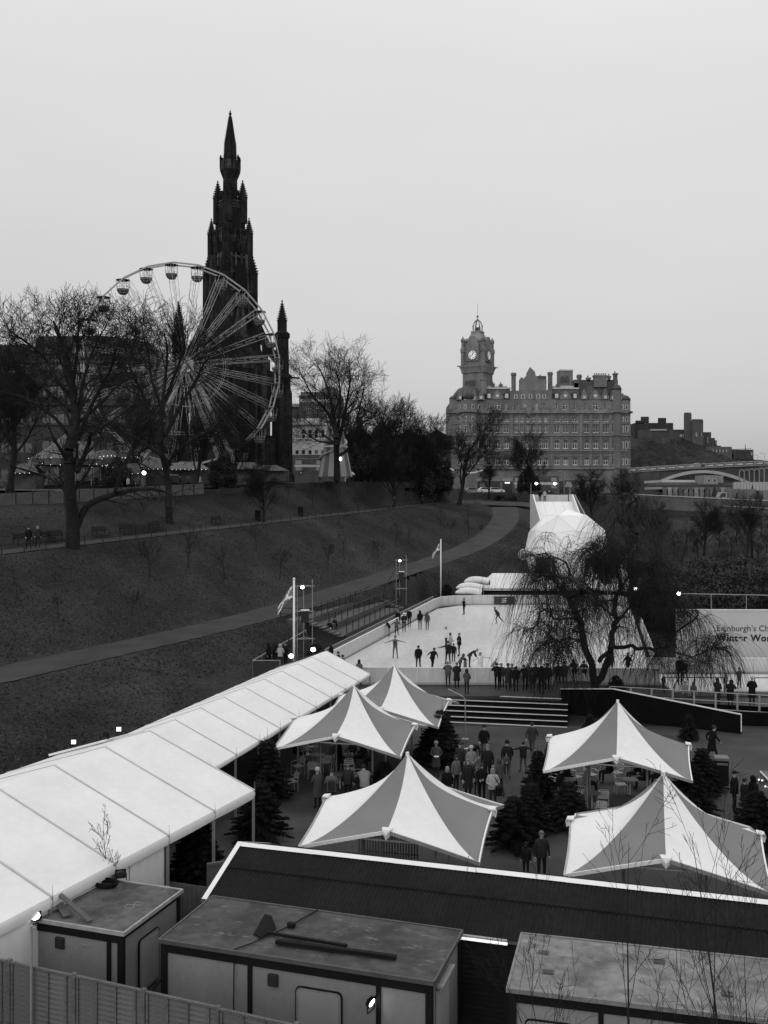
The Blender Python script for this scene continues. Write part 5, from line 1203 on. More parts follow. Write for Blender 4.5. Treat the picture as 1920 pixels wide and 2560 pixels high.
# ground floor shop fronts
for k, (a_, b_) in enumerate(((1160, 1200), (1212, 1250), (1256, 1286), (1296, 1330), (1345, 1385), (1398, 1440), (1455, 1500))):
 mb = MB(); mb.box(hx(a_), hx(b_), -.25, .1, .2, hzp(1203)); so2 = mb.build('shop_window', M_glass, hotel)
 mb = MB(); mb.box(hx(a_) - .3, hx(b_) + .3, -.5, -.05, hzp(1203), hzp(1196)); mb.build('fascia', M_hotelt if k % 2 else mat('shop_fascia', .22, .7, .2, .6), so2)
mb = MB(); mb.tube((hx(1262), -.45, hzp(1207)), (hx(1274), -.45, hzp(1207)), .22, .22, 6); mb.build('lit_sign', M_bulb, hotel)
# body behind the facade, so that side and back exist
mb = MB(); mb.box(.02, HL - .02, .62, 34, 0, hzp(1031)); mb.build('body', M_hotel, hotel)
for py, pr, hh in ((1031, .9, 5), (1027, .55, 4), (1089, .5, 3), (1127, .5, 3), (1171, .7, 4), (1060, .3, 1.4), (1036, .35, 1.5), (1096, .25, 1.2), (1133, .28, 1.4), (1140, .25, 1)):
 mb = MB(); mb.box(-.3, HL + .3, -pr, .02, hzp(py) - hh * hs * .5 - .003 * pr, hzp(py) + hh * hs * .5); mb.build('cornice', M_hotelt, hotel)
for c in (1208, 1278, 1378, 1452, 1480 - 3, 1502, 1526):           # giant pilasters and hood moulds
 mb = MB(); mb.box(hx(c) - .45, hx(c) + .45, -.28, .02, hzp(1165), hzp(1035)); mb.build('pilaster', M_hotelt, hotel)
for c in colsM[:-1]:
 mb = MB(); mb.box(hx(c + 7) - .25, hx(c + 7) + .25, -.22, .02, hzp(1086), hzp(1036)); mb.build('pilaster', M_hotelt, hotel)
for c in colsL + colsR + colsRR:
 mb = MB(); pts = [(hx(c) + 1.25 * math.cos(t), -.2, hzp(1061) + .55 * math.sin(t)) for t in np.linspace(0, math.pi, 7)]; mb.prism(pts, (0, .22, 0)); mb.build('hood_mould', M_hotelt, hotel)
mb = MB(); mb.lathe([(.4, hzp(1042)), (1.2, hzp(1034)), (1.3, hzp(1028)), (1.3, hzp(1020))], 10, (hx(1321), -.4, 0)); mb.build('corbelled_balcony', M_hotelt, hotel)
# attic storey, mansards, gable
att = []
for (c, w, k_) in ((1222, .8, 'sash'), (1244, 1.9, 'cross'), (1266, .8, 'sash'), (1295, .8, 'sash'), (1313, .9, 'cross'), (1342, .9, 'cross'), (1361, .8, 'sash'), (1392, .8, 'sash'), (1414, 1.9, 'cross'), (1437, .9, 'sash'), (1464, .7, 'sash'), (1489, 1.9, 'cross'), (1514, .7, 'sash')): att.append((hx(c) - w / 2, hx(c) + w / 2, hzp(1024) - hzp(1031), hzp(1007) - hzp(1031), k_))
facade(hotel, HL, hzp(998) - hzp(1031), att, M_hotel, depth=.4, M_=RM(0, .6, hzp(1031)))
mb = MB(); mb.box(.05, HL - .05, 1.2, 32, hzp(1031) + .02, hzp(998)); mb.build('attic_body', M_hotel, hotel)
def mansard(xa, xb, py0, py1, inset, name='mansard_roof', m=M_slate, dep=14):
 mb = MB(); x0, x1, z0, z1 = hx(xa), hx(xb), hzp(py0), hzp(py1)
 mb.add([(x0, .7, z0), (x1, .7, z0), (x1, .7 + dep, z0), (x0, .7 + dep, z0), (x0 + .3, .7 + inset, z1), (x1 - .3, .7 + inset, z1), (x1 - .3, .7 + dep - inset, z1), (x0 + .3, .7 + dep - inset, z1)], [(0, 1, 5, 4), (1, 2, 6, 5), (2, 3, 7, 6), (3, 0, 4, 7), (4, 5, 6, 7)]); o_ = mb.build(name, m, hotel)
 mb = MB(); mb.box(x0, x1, .7 + inset - .3, .7 + dep - inset + .3, z1, z1 + .5); mb.box(x0 + 1, x1 - 1, .7 + inset + 1, 12, z1 + .5, z1 + 1.2); mb.build('lead_flat', M_lead, o_)
mansard(1215, 1280, 998, 970, 2.6); mansard(1381, 1452, 998, 970, 2.6)
# central gable block
mb = MB(); mb.box(hx(1275), hx(1380), .55, 16, hzp(998), hzp(976)); mb.build('gable_block', M_hotel, hotel)
mb = MB(); G = [(1299, 976), (1299, 950), (1304, 942), (1310, 946), (1317, 938), (1318, 931), (1326, 917), (1338, 929), (1340, 938), (1346, 946), (1367, 948), (1367, 976)]
mb.prism([(hx(x), .5, hzp(y)) for x, y in G], (0, 1.2, 0)); mb.build('stepped_gable', M_hotelt, hotel)
mb = MB(); mb.box(hx(1345), hx(1368), 1.8, 10, hzp(976), hzp(938)); mb.build('roof_block', M_slate, hotel)
for c in (1290, 1308, 1327, 1346, 1361):
 mb = MB(); mb.box(hx(c) - .55, hx(c) + .55, .45, .6, hzp(996), hzp(986)); w_ = mb.build('window', M_frame, hotel); mb = MB(); mb.box(hx(c) - .3, hx(c) + .3, .42, .5, hzp(995), hzp(987)); mb.build('pane', M_glass, w_)
def chimney(px, py_top, py_bot, w, y=2.0, round_=True, d=1.6, name='chimney'):
 mb = MB(); x = hx(px)
 if round_: mb.lathe([(w / 2, hzp(py_bot)), (w / 2, hzp(py_top) - 1.1), (w * .62, hzp(py_top) - .9), (w * .62, hzp(py_top) - .3), (w * .45, hzp(py_top))], 12, (x, y, 0))
 else: mb.box(x - w / 2, x + w / 2, y, y + d, hzp(py_bot), hzp(py_top) - .5); mb.box(x - w / 2 - .2, x + w / 2 + .2, y - .2, y + d + .2, hzp(py_top) - .5, hzp(py_top))
 o_ = mb.build(name, M_hotel, hotel)
 if not round_:
  for k in range(int(w / .7)): q = MB(); q.lathe([(.2, 0), (.24, .6), (.2, .7)], 6, (x - w / 2 + .4 + .7 * k, y + d / 2, hzp(py_top))); q.build('chimney_pot', M_hotelt, o_)
chimney(1286, 930, 998, 1.5); chimney(1378, 928, 998, 1.5); chimney(1457, 931, 962, 1.5, 6); chimney(1506, 935, 965, 4.2, 3, False); chimney(1545, 930, 985, 1.1, 3, False); chimney(1211, 945, 985, 1.8, -.5 + 2, False)
mb = MB(); mb.box(hx(1408), hx(1441), 6, 12, hzp(970), hzp(921)); so2 = mb.build('lift_tower', M_hotel, hotel)
mb = MB(); mb.box(hx(1407), hx(1442), 5.8, 12.2, hzp(921), hzp(918)); mb.build('cap', M_lead, so2)
for c in (1415, 1426):
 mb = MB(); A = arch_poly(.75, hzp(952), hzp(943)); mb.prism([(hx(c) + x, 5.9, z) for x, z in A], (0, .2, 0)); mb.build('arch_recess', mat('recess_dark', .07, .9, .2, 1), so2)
# right hand pavilion with domed roof
mb = MB(); mb.box(hx(1440), hx(1552), 4, 20, hzp(985), hzp(946)); mb.build('roof_block', M_slate, hotel)
mb = MB(); mb.lathe([(hx(1518) - hx(1468), hzp(998)), (5.6, hzp(990)), (4.6, hzp(975)), (3.0, hzp(958)), (1.9, hzp(948))], 4, (hx(1493), 6.2, 0), ph=R(45)); mb.build('dome_roof', M_slate, hotel, smooth=True)
for (c, t_) in ((1489, 978), (1244, 978), (1414, 980)):
 mb = MB(); x = hx(c); mb.prism([(x - 1.9, .35, hzp(998)), (x + 1.9, .35, hzp(998)), (x + 1.9, .35, hzp(990)), (x + 1.1, .35, hzp(986)), (x + .9, .35, hzp(981)), (x, .35, hzp(t_ - 4)), (x - .9, .35, hzp(981)), (x - 1.1, .35, hzp(986)), (x - 1.9, .35, hzp(990))], (0, 1.0, 0)); d_ = mb.build('dormer', M_hotelt, hotel)
 mb = MB(); mb.M = Matrix.Translation((x, .34, hzp(989))) @ Matrix.Rotation(R(90), 4, 'X'); mb.lathe([(.55, 0), (.55, .06)], 14); mb.build('round_window', M_frame, d_)
for c in (1223, 1267, 1392, 1438):
 mb = MB(); x = hx(c); mb.box(x - .8, x + .8, .3, 2.6, hzp(996), hzp(983)); mb.prism([(x - .95, .2, hzp(983)), (x + .95, .2, hzp(983)), (x, .2, hzp(977))], (0, 2.4, 0)); d_ = mb.build('dormer', M_slate, hotel)
 mb = MB(); mb.box(x - .5, x + .5, .22, .3, hzp(995), hzp(984)); w_ = mb.build('window', M_frame, d_) if False else mb.build('window', M_frame, d_)
# corner turrets left and right
def turret(px, y, r, py_top, py_dome, label='corner_turret', rows=True):
 mb = MB(); mb.lathe([(r, 0), (r, hzp(1171)), (r + .4, hzp(1170)), (r + .4, hzp(1168)), (r, hzp(1167)), (r, hzp(1090)), (r + .4, hzp(1089)), (r, hzp(1087)), (r, hzp(1033)), (r + .8, hzp(1031)), (r + .8, hzp(1028)), (r, hzp(1026)), (r * .98, hzp(py_top))], 12, (hx(px), y, 0)); t = mb.build(label, M_hotel, hotel)
 mb = MB(); R0 = r * 1.02; mb.lathe([(R0, hzp(py_top)), (R0 * .95, hzp(py_top - (py_top - py_dome) * .4)), (R0 * .65, hzp(py_top - (py_top - py_dome) * .8)), (R0 * .15, hzp(py_dome)), (.1, hzp(py_dome - 4))], 14, (hx(px), y, 0)); mb.build('turret_roof', M_slate, t, smooth=True)
 if rows:
  for (y0, y1) in ((1012, 1024), (1042, 1054), (1064, 1081), (1104, 1121), (1147, 1162)):
   for ang in (-130, -105, -75, -45):
    a_ = R(ang); mb = MB(); mb.M = Matrix.Translation((hx(px), y, 0)) @ Matrix.Rotation(a_, 4, 'Z'); mb.box(r * .955, r * 1.0, -.42, .42, hzp(y1), hzp(y0)); w_ = mb.build('window', M_frame, t); mb2 = MB(); mb2.M = mb.M; mb2.box(r * 1.0, r * 1.01, -.27, .27, hzp(y1) + .15, hzp(y0) - .15); mb2.build('pane', M_glass, w_)
turret(1172, 3.6, 4.9, 998, 962); turret(1140, 4.5, 1.9, 995, 985, rows=False); turret(1561, 2.5, 2.6, 1000, 985); turret(1543, .8, 1.6, 975, 960, rows=False)
mb = MB(); mb.box(hx(1556), hx(1578), 9, 30, 0, hzp(1035)); mb.box(hx(1555), hx(1580), 8.6, 30.4, hzp(1060), hzp(1056)); mb.box(hx(1555), hx(1580), 8.6, 30.4, hzp(1036), hzp(1030)); mb.build('rear_wing', M_hotel, hotel)
mb = MB(); mb.box(hx(1568), hx(1577), 14, 22, hzp(1030), hzp(1018)); mb.build('rear_chimney', M_hotelt, hotel)
for (px, zb, zt_, w_) in ((1150, 1000, 976, 2.2), (1163, 1002, 974, 2.6), (1184, 1002, 972, 2.8), (1202, 1000, 976, 2.2), (1461, 998, 972, 2.2), (1514, 998, 970, 2.4), (1533, 1000, 972, 2.0), (1551, 1002, 978, 2.0)):
 x = hx(px); y = -.9 if px < 1215 else .1; mb = MB(); mb.prism([(x - w_ / 2, y, hzp(zb)), (x + w_ / 2, y, hzp(zb)), (x + w_ / 2, y, hzp(zb - 9)), (x + w_ * .3, y, hzp(zb - 12)), (x + w_ * .26, y, hzp(zb - 17)), (x, y, hzp(zt_)), (x - w_ * .26, y, hzp(zb - 17)), (x - w_ * .3, y, hzp(zb - 12)), (x - w_ / 2, y, hzp(zb - 9))], (0, 1.6, 0)); d_ = mb.build('gablet', M_hotelt, hotel); mb = MB(); mb.box(x - .4, x + .4, y - .06, y + .02, hzp(zb - 2), hzp(zb - 9)); mb.build('window', M_frame, d_)
for (px, a_, b_, w_) in ((1236, 955, 972, .9), (1256, 957, 972, .8), (1401, 957, 972, .9), (1447, 950, 972, 1.3), (1478, 940, 950, 1.2), (1530, 936, 950, .9), (1160, 968, 998, .8), (1356, 938, 950, .8)): chimney(px, a_, b_, w_, 4.0, False, 1.0)
for k in range(26):
 x = hx(1214 + 13.4 * k); mb = MB(); mb.lathe([(.3, hzp(1027)), (.22, hzp(1023)), (.3, hzp(1021.5)), (.05, hzp(1018))], 6, (x, -.3, 0)); mb.build('urn', M_hotelt, hotel)
# clock tower
tcx, tcy = hx(1202), 11.0; TS = 29.0 * hs; TR = R(30)
tw = MB(); TW = lambda: RM(tcx, tcy, 0, -TR)
def tpart(name, prof, m=M_hotel, sq=True, n=8, sm=False, par=None):
 mb = MB(); mb.M = TW(); mb.lathe([(r, hzp(z)) for r, z in prof], n, sq=sq); return mb.build(name, m, par or hotel, smooth=sm)
ct = tpart('clock_tower', [(TS, 1031), (TS, 926), (TS + .35, 924), (TS + .35, 921), (TS * 1.0, 920)])
tpart('tower_cornice', [(TS + .2, 924), (TS + .55, 914), (TS + .9, 908), (TS + .9, 905), (TS + .2, 904)], M_hotelt, par=ct)
for k in range(4):
 mb = MB(); mb.M = TW() @ Matrix.Rotation(R(90 * k + 45), 4, 'Z'); mb.bar((TS * 1.35, 0, hzp(907)), (TS * 1.35 + 2.2, 0, hzp(906.5)), .3); mb.build('gargoyle', M_hotelt, ct)
tpart('clock_stage', [(TS - .1, 904), (TS - .1, 872), (TS + .25, 871), (TS + .25, 868), (TS - .3, 867), (TS - .3, 846), (TS - .05, 845), (TS - .05, 841)], M_hotel, par=ct)
for k in range(4):
 mb = MB(); mb.M = TW() @ Matrix.Rotation(R(90 * k), 4, 'Z'); A = [(-2.3, hzp(894)), (2.3, hzp(894)), (2.3, hzp(852)), (1.7, hzp(845)), (1.2, hzp(836)), (.6, hzp(831.5)), (-.6, hzp(831.5)), (-1.2, hzp(836)), (-1.7, hzp(845)), (-2.3, hzp(852))]
 mb.prism([(x, -TS - .35, z) for x, z in A], (0, .9, 0)); g_ = mb.build('clock_gable', M_hotelt, ct)
 if k in (0, 3, 1):
  Mc = TW() @ Matrix.Rotation(R(90 * k), 4, 'Z') @ Matrix.Translation((0, -TS - .36, hzp(879))) @ Matrix.Rotation(R(90), 4, 'X')
  mb = MB(); mb.M = Mc; mb.lathe([(1.55, 0), (1.55, .06)], 28); cf = mb.build('clock_face', mat('clock_face', .85, .5, .03, 1, emit=.12), ct)
  mb = MB(); mb.M = Mc
  for h in range(12):
   a_ = R(30 * h); mb.bar((.95 * math.sin(a_), .95 * math.cos(a_), .09), (1.42 * math.sin(a_), 1.42 * math.cos(a_), .09), .17, .05)
  mb.build('clock_numerals', M_dark, cf)
  mb = MB(); mb.M = Mc
  for (a_, l, w_) in ((R(20), .9, .2), (R(240), 1.35, .16)): mb.bar((0, 0, .14), (l * math.sin(a_), l * math.cos(a_), .14), w_, .05)
  mb.build('clock_hands', M_black, cf)
  mb = MB(); mb.M = Mc
  for q_ in range(28):
   a_, b_ = 2 * math.pi * q_ / 28, 2 * math.pi * (q_ + 1) / 28; mb.bar((1.6 * math.cos(a_), 1.6 * math.sin(a_), .06), (1.6 * math.cos(b_), 1.6 * math.sin(b_), .06), .16, .2)
  mb.build('clock_rim', M_dark, cf)
for sx_, sy_ in ((1, 1), (1, -1), (-1, 1), (-1, -1)):
 mb = MB(); mb.M = TW(); c = TS * .98; mb.lathe([(.75, hzp(904)), (.75, hzp(872)), (.95, hzp(870)), (.9, hzp(862)), (.6, hzp(858)), (.55, hzp(845)), (.8, hzp(843)), (.75, hzp(838)), (.35, hzp(834)), (.12, hzp(833)), (.2, hzp(831)), (.05, hzp(829))], 8, (sx_ * c, sy_ * c, 0)); mb.build('tower_turret', M_hotelt, ct)
for k in range(4):
 for i in range(5):
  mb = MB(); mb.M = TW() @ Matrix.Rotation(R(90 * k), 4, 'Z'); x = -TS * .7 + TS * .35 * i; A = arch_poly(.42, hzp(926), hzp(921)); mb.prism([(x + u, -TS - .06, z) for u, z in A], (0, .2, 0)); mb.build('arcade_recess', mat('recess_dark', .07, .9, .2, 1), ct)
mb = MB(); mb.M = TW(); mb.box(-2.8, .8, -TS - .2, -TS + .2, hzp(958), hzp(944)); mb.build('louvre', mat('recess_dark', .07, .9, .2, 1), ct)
tpart('tower_roof', [(TS * .82, 842), (TS * .60, 832), (TS * .48, 824), (TS * .42, 820), (TS * .46, 819), (TS * .46, 815)], mat('tower_roof', .20, .7, .25, .4), n=8, par=ct)
tpart('lantern_stage', [(1.05, 816), (1.05, 805)], mat('recess_dark', .07, .9, .2, 1), sq=False, n=8, par=ct)
for k in range(8):
 t = R(45 * k); mb = MB(); mb.M = TW(); c_, s_ = math.cos(t), math.sin(t)
 mb.tube((1.62 * c_, 1.62 * s_, hzp(816)), (1.62 * c_, 1.62 * s_, hzp(803)), .16, .16, 6); mb.ball((1.7 * c_, 1.7 * s_, hzp(802)), .24)
 P = [(1.6, 803), (1.5, 798), (1.2, 792), (.75, 788), (.25, 785), (.1, 783)]
 for (r0, z0), (r1, z1) in zip(P[:-1], P[1:]): mb.tube((r0 * c_, r0 * s_, hzp(z0)), (r1 * c_, r1 * s_, hzp(z1)), .15, .15, 5)
 mb.build('lantern_rib', M_hotelt, ct)
tpart('finial', [(.12, 786), (.12, 779), (.42, 777), (.34, 774), (.05, 773)], M_hotelt, sq=False, par=ct)
mb = MB(); mb.M = TW(); mb.tube((0, 0, hzp(776)), (0, 0, hzp(742)), .07, .05, 6); mb.build('flagstaff', M_alud, ct)
# ================================================================== OTHER FAR BUILDINGS
def simple_block(name, par, x0, x1, y, dep, z0, z1, m, cols, rows, ww, wh, kind='sash', frame=M_frame, margin=1.2, sill=False, glass=M_glass):
 wins_ = []; L = x1 - x0; H = z1 - z0
 for r_ in range(rows):
  for c in range(cols):
   cx_ = margin + (L - 2 * margin) * (c + .5) / cols; cz = H * (r_ + .55) / rows
   wins_.append((cx_ - ww / 2, cx_ + ww / 2, cz - wh / 2, cz + wh / 2, kind))
 facade(par, L, H, wins_, m, depth=.35, M_=RM(x0, y, z0), frame=frame, sill=sill, glass=glass)
 mb = MB(); mb.box(x0 + .01, x1 - .01, y + .4, y + dep, z0, z1); mb.build('body', m, par)
# department store behind the trees on the far left
M_store = mat('store_stone', .040, .9, .3, .2, streak=.2); M_wdim = mat('dim_window_frame', .10, .7, .2, 1)
dsy = 215.0; s_ = dsy / FPX
ds = empty('department_store', (0, 0, 0), 0, 'dark long store building behind the bare trees at the left', 'building')
def dz_(py): return at(0, py, dsy).z
def dx_(px): return at(px, 0, dsy).x
simple_block('x', ds, dx_(-80), dx_(90), dsy + 1, 16, 15, dz_(890), M_store, 7, 5, 1.5, 2.2, 'cross', M_wdim)
simple_block('x', ds, dx_(90), dx_(250), dsy, 16, 15, dz_(880), M_store, 7, 5, 1.6, 2.4, 'cross', M_wdim)
simple_block('x', ds, dx_(250), dx_(395), dsy + .5, 16, 15, dz_(885), M_store, 6, 5, 1.6, 2.4, 'cross', M_wdim)
mb = MB(); prof = [(85, 885), (88, 850), (96, 840), (250, 838), (330, 846), (372, 858), (392, 885)]; mb.prism([(dx_(x), dsy + .4, dz_(y)) for x, y in prof], (0, 14, 0)); mb.build('roof', mat('store_roof', .034, .7, .25, .3), ds)
mb = MB(); prof = [(-80, 890), (-80, 862), (60, 858), (85, 890)]; mb.prism([(dx_(x), dsy + 1.4, dz_(y)) for x, y in prof], (0, 12, 0)); mb.build('roof', mat('store_roof', .034, .7, .25, .3), ds)
for px in (120, 155, 190, 225, 262, 300, 340):
 mb = MB(); x = dx_(px); mb.box(x - 1.1, x + 1.1, dsy - .25, dsy + 3, dz_(886), dz_(868)); mb.prism([(x - 1.4, dsy - .3, dz_(868)), (x + 1.4, dsy - .3, dz_(868)), (x, dsy - .3, dz_(858))], (0, 3, 0)); d_ = mb.build('dormer', M_store, ds); mb = MB(); mb.box(x - .6, x + .6, dsy - .32, dsy - .2, dz_(884), dz_(871)); mb.build('pane', M_wdim, d_)
for py in (905, 960, 1010, 1060):
 mb = MB(); mb.box(dx_(-80), dx_(395), dsy - .4, dsy, dz_(py) - .25, dz_(py) + .25); mb.build('cornice', mat('store_trim', .06, .9, .2, .5), ds)
# cream terrace and the dark hotel with roof lettering
cy = 235.0
def cz_(py): return at(0, py, cy).z
def cx2(px): return at(px, 0, cy).x
ct_ = empty('cream_terrace', (0, 0, 0), 0, 'cream stone street block with tall windows behind the bare tree', 'building')
simple_block('x', ct_, cx2(722), cx2(860), cy, 14, 15.8, cz_(1062), M_cream, 7, 3, 1.0, 2.1, 'sash', M_frame, sill=True)
mb = MB(); mb.box(cx2(720), cx2(862), cy - .6, cy + .2, cz_(1062), cz_(1056)); mb.build('cornice', M_cream, ct_)
mb = MB(); mb.box(cx2(722), cx2(862), cy - .5, cy + .0, 16.0, cz_(1137)); mb.build('shop_fascia', mat('shop_dark', .05, .6, .3, .5), ct_)
mb = MB(); mb.prism([(cx2(722), cy + .3, cz_(1056)), (cx2(862), cy + .3, cz_(1056)), (cx2(855), cy + 4, cz_(1043)), (cx2(728), cy + 4, cz_(1043))], (0, 6, 0)); mb.build('roof', M_slate, ct_)
for px in (768, 780, 792):
 mb = MB(); x = cx2(px); mb.box(x - .5, x + .5, cy + .1, cy + 3, cz_(1056), cz_(1046)); mb.build('dormer', M_frame, ct_)
hb_ = empty('lettered_hotel', (0, 0, 0), 0, 'dark street hotel with white roof lettering behind the bare tree', 'hotel')
hy2 = 246.0
def ez(py): return at(0, py, hy2).z
def ex(px): return at(px, 0, hy2).x
M_dkb = mat('dark_hotel_stone', .052, .9, .25, .2, streak=.2)
simple_block('x', hb_, ex(748), ex(855), hy2, 12, ez(1062), ez(988), M_dkb, 4, 3, 1.1, 1.9, 'cross', mat('dim_frame2', .16, .7, .2, 1))
mb = MB(); mb.box(ex(722), ex(748), hy2 + .5, hy2 + 10, ez(1062), ez(1017)); mb.build('side_block', M_dkb, hb_); mb = MB(); mb.box(ex(722), ex(749), hy2, hy2 + 10, ez(1017), ez(1009)); mb.build('parapet', mat('parapet_grey', .2, .8, .2, .5), hb_)
o = link('lettering', text_mesh('lettering', 'ROYAL BRITISH HOTEL', .98, M_whitep, .05), hb_, (ex(751), hy2 - .3, ez(1005.5))); o.rotation_euler = (R(90), 0, 0); o.scale = (.78, 1.05, 1)
for k in range(14):
 mb = MB(); x = ex(752 + k * 4.1); mb.lathe([(.16, 0), (.2, .9), (.14, 1.0)], 6, (x, hy2 + 2, ez(988))); mb.build('chimney_pot', M_dkb, hb_)
mb = MB(); mb.lathe([(3.2, ez(1000)), (2.9, ez(980)), (2.0, ez(968)), (.5, ez(962))], 10, (ex(822), hy2 + 3, 0)); mb.build('turret_roof', M_slate, hb_)
# dark gabled roofs further along the street, seen behind the trees
gy = 262.0
gb_ = empty('gabled_block', (0, 0, 0), 0, 'dark gabled roofs of the street behind the dense trees', 'building')
g_x = lambda px: at(px, 0, gy).x; g_z = lambda py: at(0, py, gy).z
mb = MB(); mb.box(g_x(860), g_x(1128), gy, gy + 12, 15.5, g_z(1090)); mb.build('wall', M_darkst2, gb_)
for (a_, b_, t_) in ((860, 930, 1062), (925, 985, 1044), (985, 1060, 1075), (1055, 1128, 1075)):
 mb = MB(); mb.prism([(g_x(a_), gy - .2, g_z(1092)), (g_x(b_), gy - .2, g_z(1092)), (g_x((a_ + b_) / 2), gy - .2, g_z(t_))], (0, 12, 0)); mb.build('roof', M_darkst2, gb_)
mb = MB(); mb.box(g_x(890), g_x(906), gy + 1, gy + 4, g_z(1080), g_z(1040)); mb.build('chimney', M_darkst2, gb_)

# ================================================================== HILL WITH CASTELLATED BUILDINGS (far right)
cyh = 470.0
kx = lambda px: at(px, 0, cyh).x; kz = lambda py: at(0, py, cyh).z
HILL = [(1480, 1150), (1560, 1095), (1600, 1092), (1640, 1098), (1690, 1095), (1730, 1108), (1760, 1125), (1800, 1140), (1840, 1146), (1880, 1150), (1905, 1158), (1990, 1165), (2200, 1172)]
vs = []; fs = []; NR_ = 10; rs2 = np.random.RandomState(7); hp_x = np.arange(1480, 2200, 6)
for i, px in enumerate(hp_x):
 top = np.interp(px, [p[0] for p in HILL], [p[1] for p in HILL]) + rs2.randn() * 1.2
 for j in range(NR_ + 1):
  f = j / NR_; z0 = 8.0; zt_ = kz(top); vs.append((kx(px), cyh - 60 * (1 - f) ** 1.0 + (20 if f == 1 else 0), z0 + (zt_ - z0) * math.sin(f * math.pi / 2) ** .9 + (rs2.rand() - .5) * 1.6 * (0 < j < NR_)))
 vs.append((kx(px), cyh + 120, 8.0))
W_ = NR_ + 2
for i in range(len(hp_x) - 1):
 for j in range(NR_ + 1): fs.append((i * W_ + j, (i + 1) * W_ + j, (i + 1) * W_ + j + 1, i * W_ + j + 1))
mb = MB(); mb.add(vs, fs); tag(mb.build('hill', M_hill, smooth=True), kind='structure')
def castle(label, blocks, cat='building', m=M_darkst, wins=(), cren=()):
 t = empty('hillside_building', (0, 0, 0), 0, label, cat, 'stone buildings on the hill')
 for k, (x0, x1, py0, py1, dy) in enumerate(blocks):
  mb = MB(); mb.box(kx(x0), kx(x1), cyh - 8 + dy, cyh - 8 + dy + min(14, (x1 - x0) * .11), kz(py1), kz(py0)); mb.build('block', m, t)
 for (x0, x1, py, dy) in cren:
  n = max(3, int((x1 - x0) / 5))
  for k in range(n):
   mb = MB(); a_ = x0 + (x1 - x0) * k / n; b_ = x0 + (x1 - x0) * (k + .6) / n; mb.box(kx(a_), kx(b_), cyh - 8.2 + dy, cyh - 7 + dy, kz(py), kz(py - 2.6)); mb.build('merlon', m, t)
 for (px, py, w, h, dy) in wins:
  mb = MB(); mb.box(kx(px), kx(px + w), cyh - 8.1 + dy, cyh - 7.9 + dy, kz(py + h), kz(py)); mb.build('window', mat('far_window', .25, .4, .2, 1), t)
 return t
castle('long dark roofed block on the hill just right of the grand hotel', [(1585, 1680, 1058, 1130, 6), (1588, 1604, 1052, 1060, 6), (1603, 1621, 1042, 1060, 7), (1646, 1664, 1045, 1062, 7), (1664, 1675, 1058, 1075, 7)], m=M_darkst2)
castle('low terraced wall and long building under the dark roofs on the hill', [(1590, 1695, 1078, 1140, -4), (1592, 1650, 1100, 1145, -10)], m=M_darkst, wins=[(1608, 1077, 40, 4, -4.5), (1680, 1090, 6, 6, -4.3), (1688, 1089, 5, 8, -4.3)])
castle('round castellated tower house on the hill with one lit window', [(1690, 1706, 1040, 1130, -6), (1705, 1731, 1057, 1130, -8)], m=mat('castle_stone', .075, .9, .2, .2), cren=[(1690, 1706, 1040, -6), (1705, 1731, 1057, -8)], wins=[(1712, 1087, 4, 10, -8.3), (1725, 1088, 2, 8, -8.3)])
castle('stepped block descending the hill right of the castellated tower', [(1731, 1764, 1083, 1130, 0), (1764, 1775, 1097, 1130, 1), (1774, 1780, 1103, 1130, 1), (1778, 1790, 1116, 1135, 1)], m=M_darkst, wins=[(1733, 1093, 12, 3, -.3), (1754, 1095, 2, 15, -.3), (1776, 1106, 3, 5, .8)])
castle('long flat roofed terrace with a row of small windows on the hill', [(1735, 1800, 1121, 1156, -8)], m=mat('terrace_stone', .09, .9, .15, .3), wins=[(1753 + 8 * k, 1128, 3, 7, -8.3) for k in range(5)])
castle('small block with a mast at the right end of the hill', [(1800, 1812, 1124, 1150, -2), (1812, 1860, 1127, 1150, -4)], m=M_darkst, wins=[(1808, 1130, 3, 7, -2.3), (1853, 1133, 4, 8, -4.3)])
mb = MB(); mb.tube((kx(1846), cyh - 9, kz(1128)), (kx(1846), cyh - 9, kz(1113)), .22, .1, 6); mb.tube((kx(1812), cyh - 9, kz(1126)), (kx(1860), cyh - 9, kz(1124)), .1, .1, 5); tag(mb.build('roof_mast', M_dark), 'thin mast and rail on the roof at the right end of the hill', 'mast')

# ================================================================== STONE AND IRON BRIDGE (right)
def bpt(px, py): 
 Y = np.interp(px, [1560, 1930], [318, 286]); return at(px, py, float(Y))
bri = empty('arched_bridge', (0, 0, 0), 0, 'long bridge with panelled parapet and a shallow pale arch', 'bridge')
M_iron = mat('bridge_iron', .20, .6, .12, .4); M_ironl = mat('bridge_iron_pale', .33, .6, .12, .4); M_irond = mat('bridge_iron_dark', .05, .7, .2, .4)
def par_y(px): return np.interp(px, [1570, 1620, 1742, 1930], [1170.5, 1166.5, 1159.5, 1151])     # top of parapet
def strip(name, xa, xb, fy0, fy1, m, th=2.0, n=12, dy=0.0):
 mb = MB(); vs = []
 for i in range(n + 1):
  px = xa + (xb - xa) * i / n; a_ = bpt(px, fy0(px)); b_ = bpt(px, fy1(px)); vs += [a_ + Vector((0, dy, 0)), b_ + Vector((0, dy, 0)), b_ + Vector((0, dy + th, 0)), a_ + Vector((0, dy + th, 0))]
 fs = []
 for i in range(n):
  for j in range(4): fs.append((4 * i + j, 4 * i + (j + 1) % 4, 4 * i + 4 + (j + 1) % 4, 4 * i + 4 + j))
 fs += [(0, 1, 2, 3), (4 * n + 3, 4 * n + 2, 4 * n + 1, 4 * n)]
 mb.add(vs, fs); return mb.build(name, m, bri)
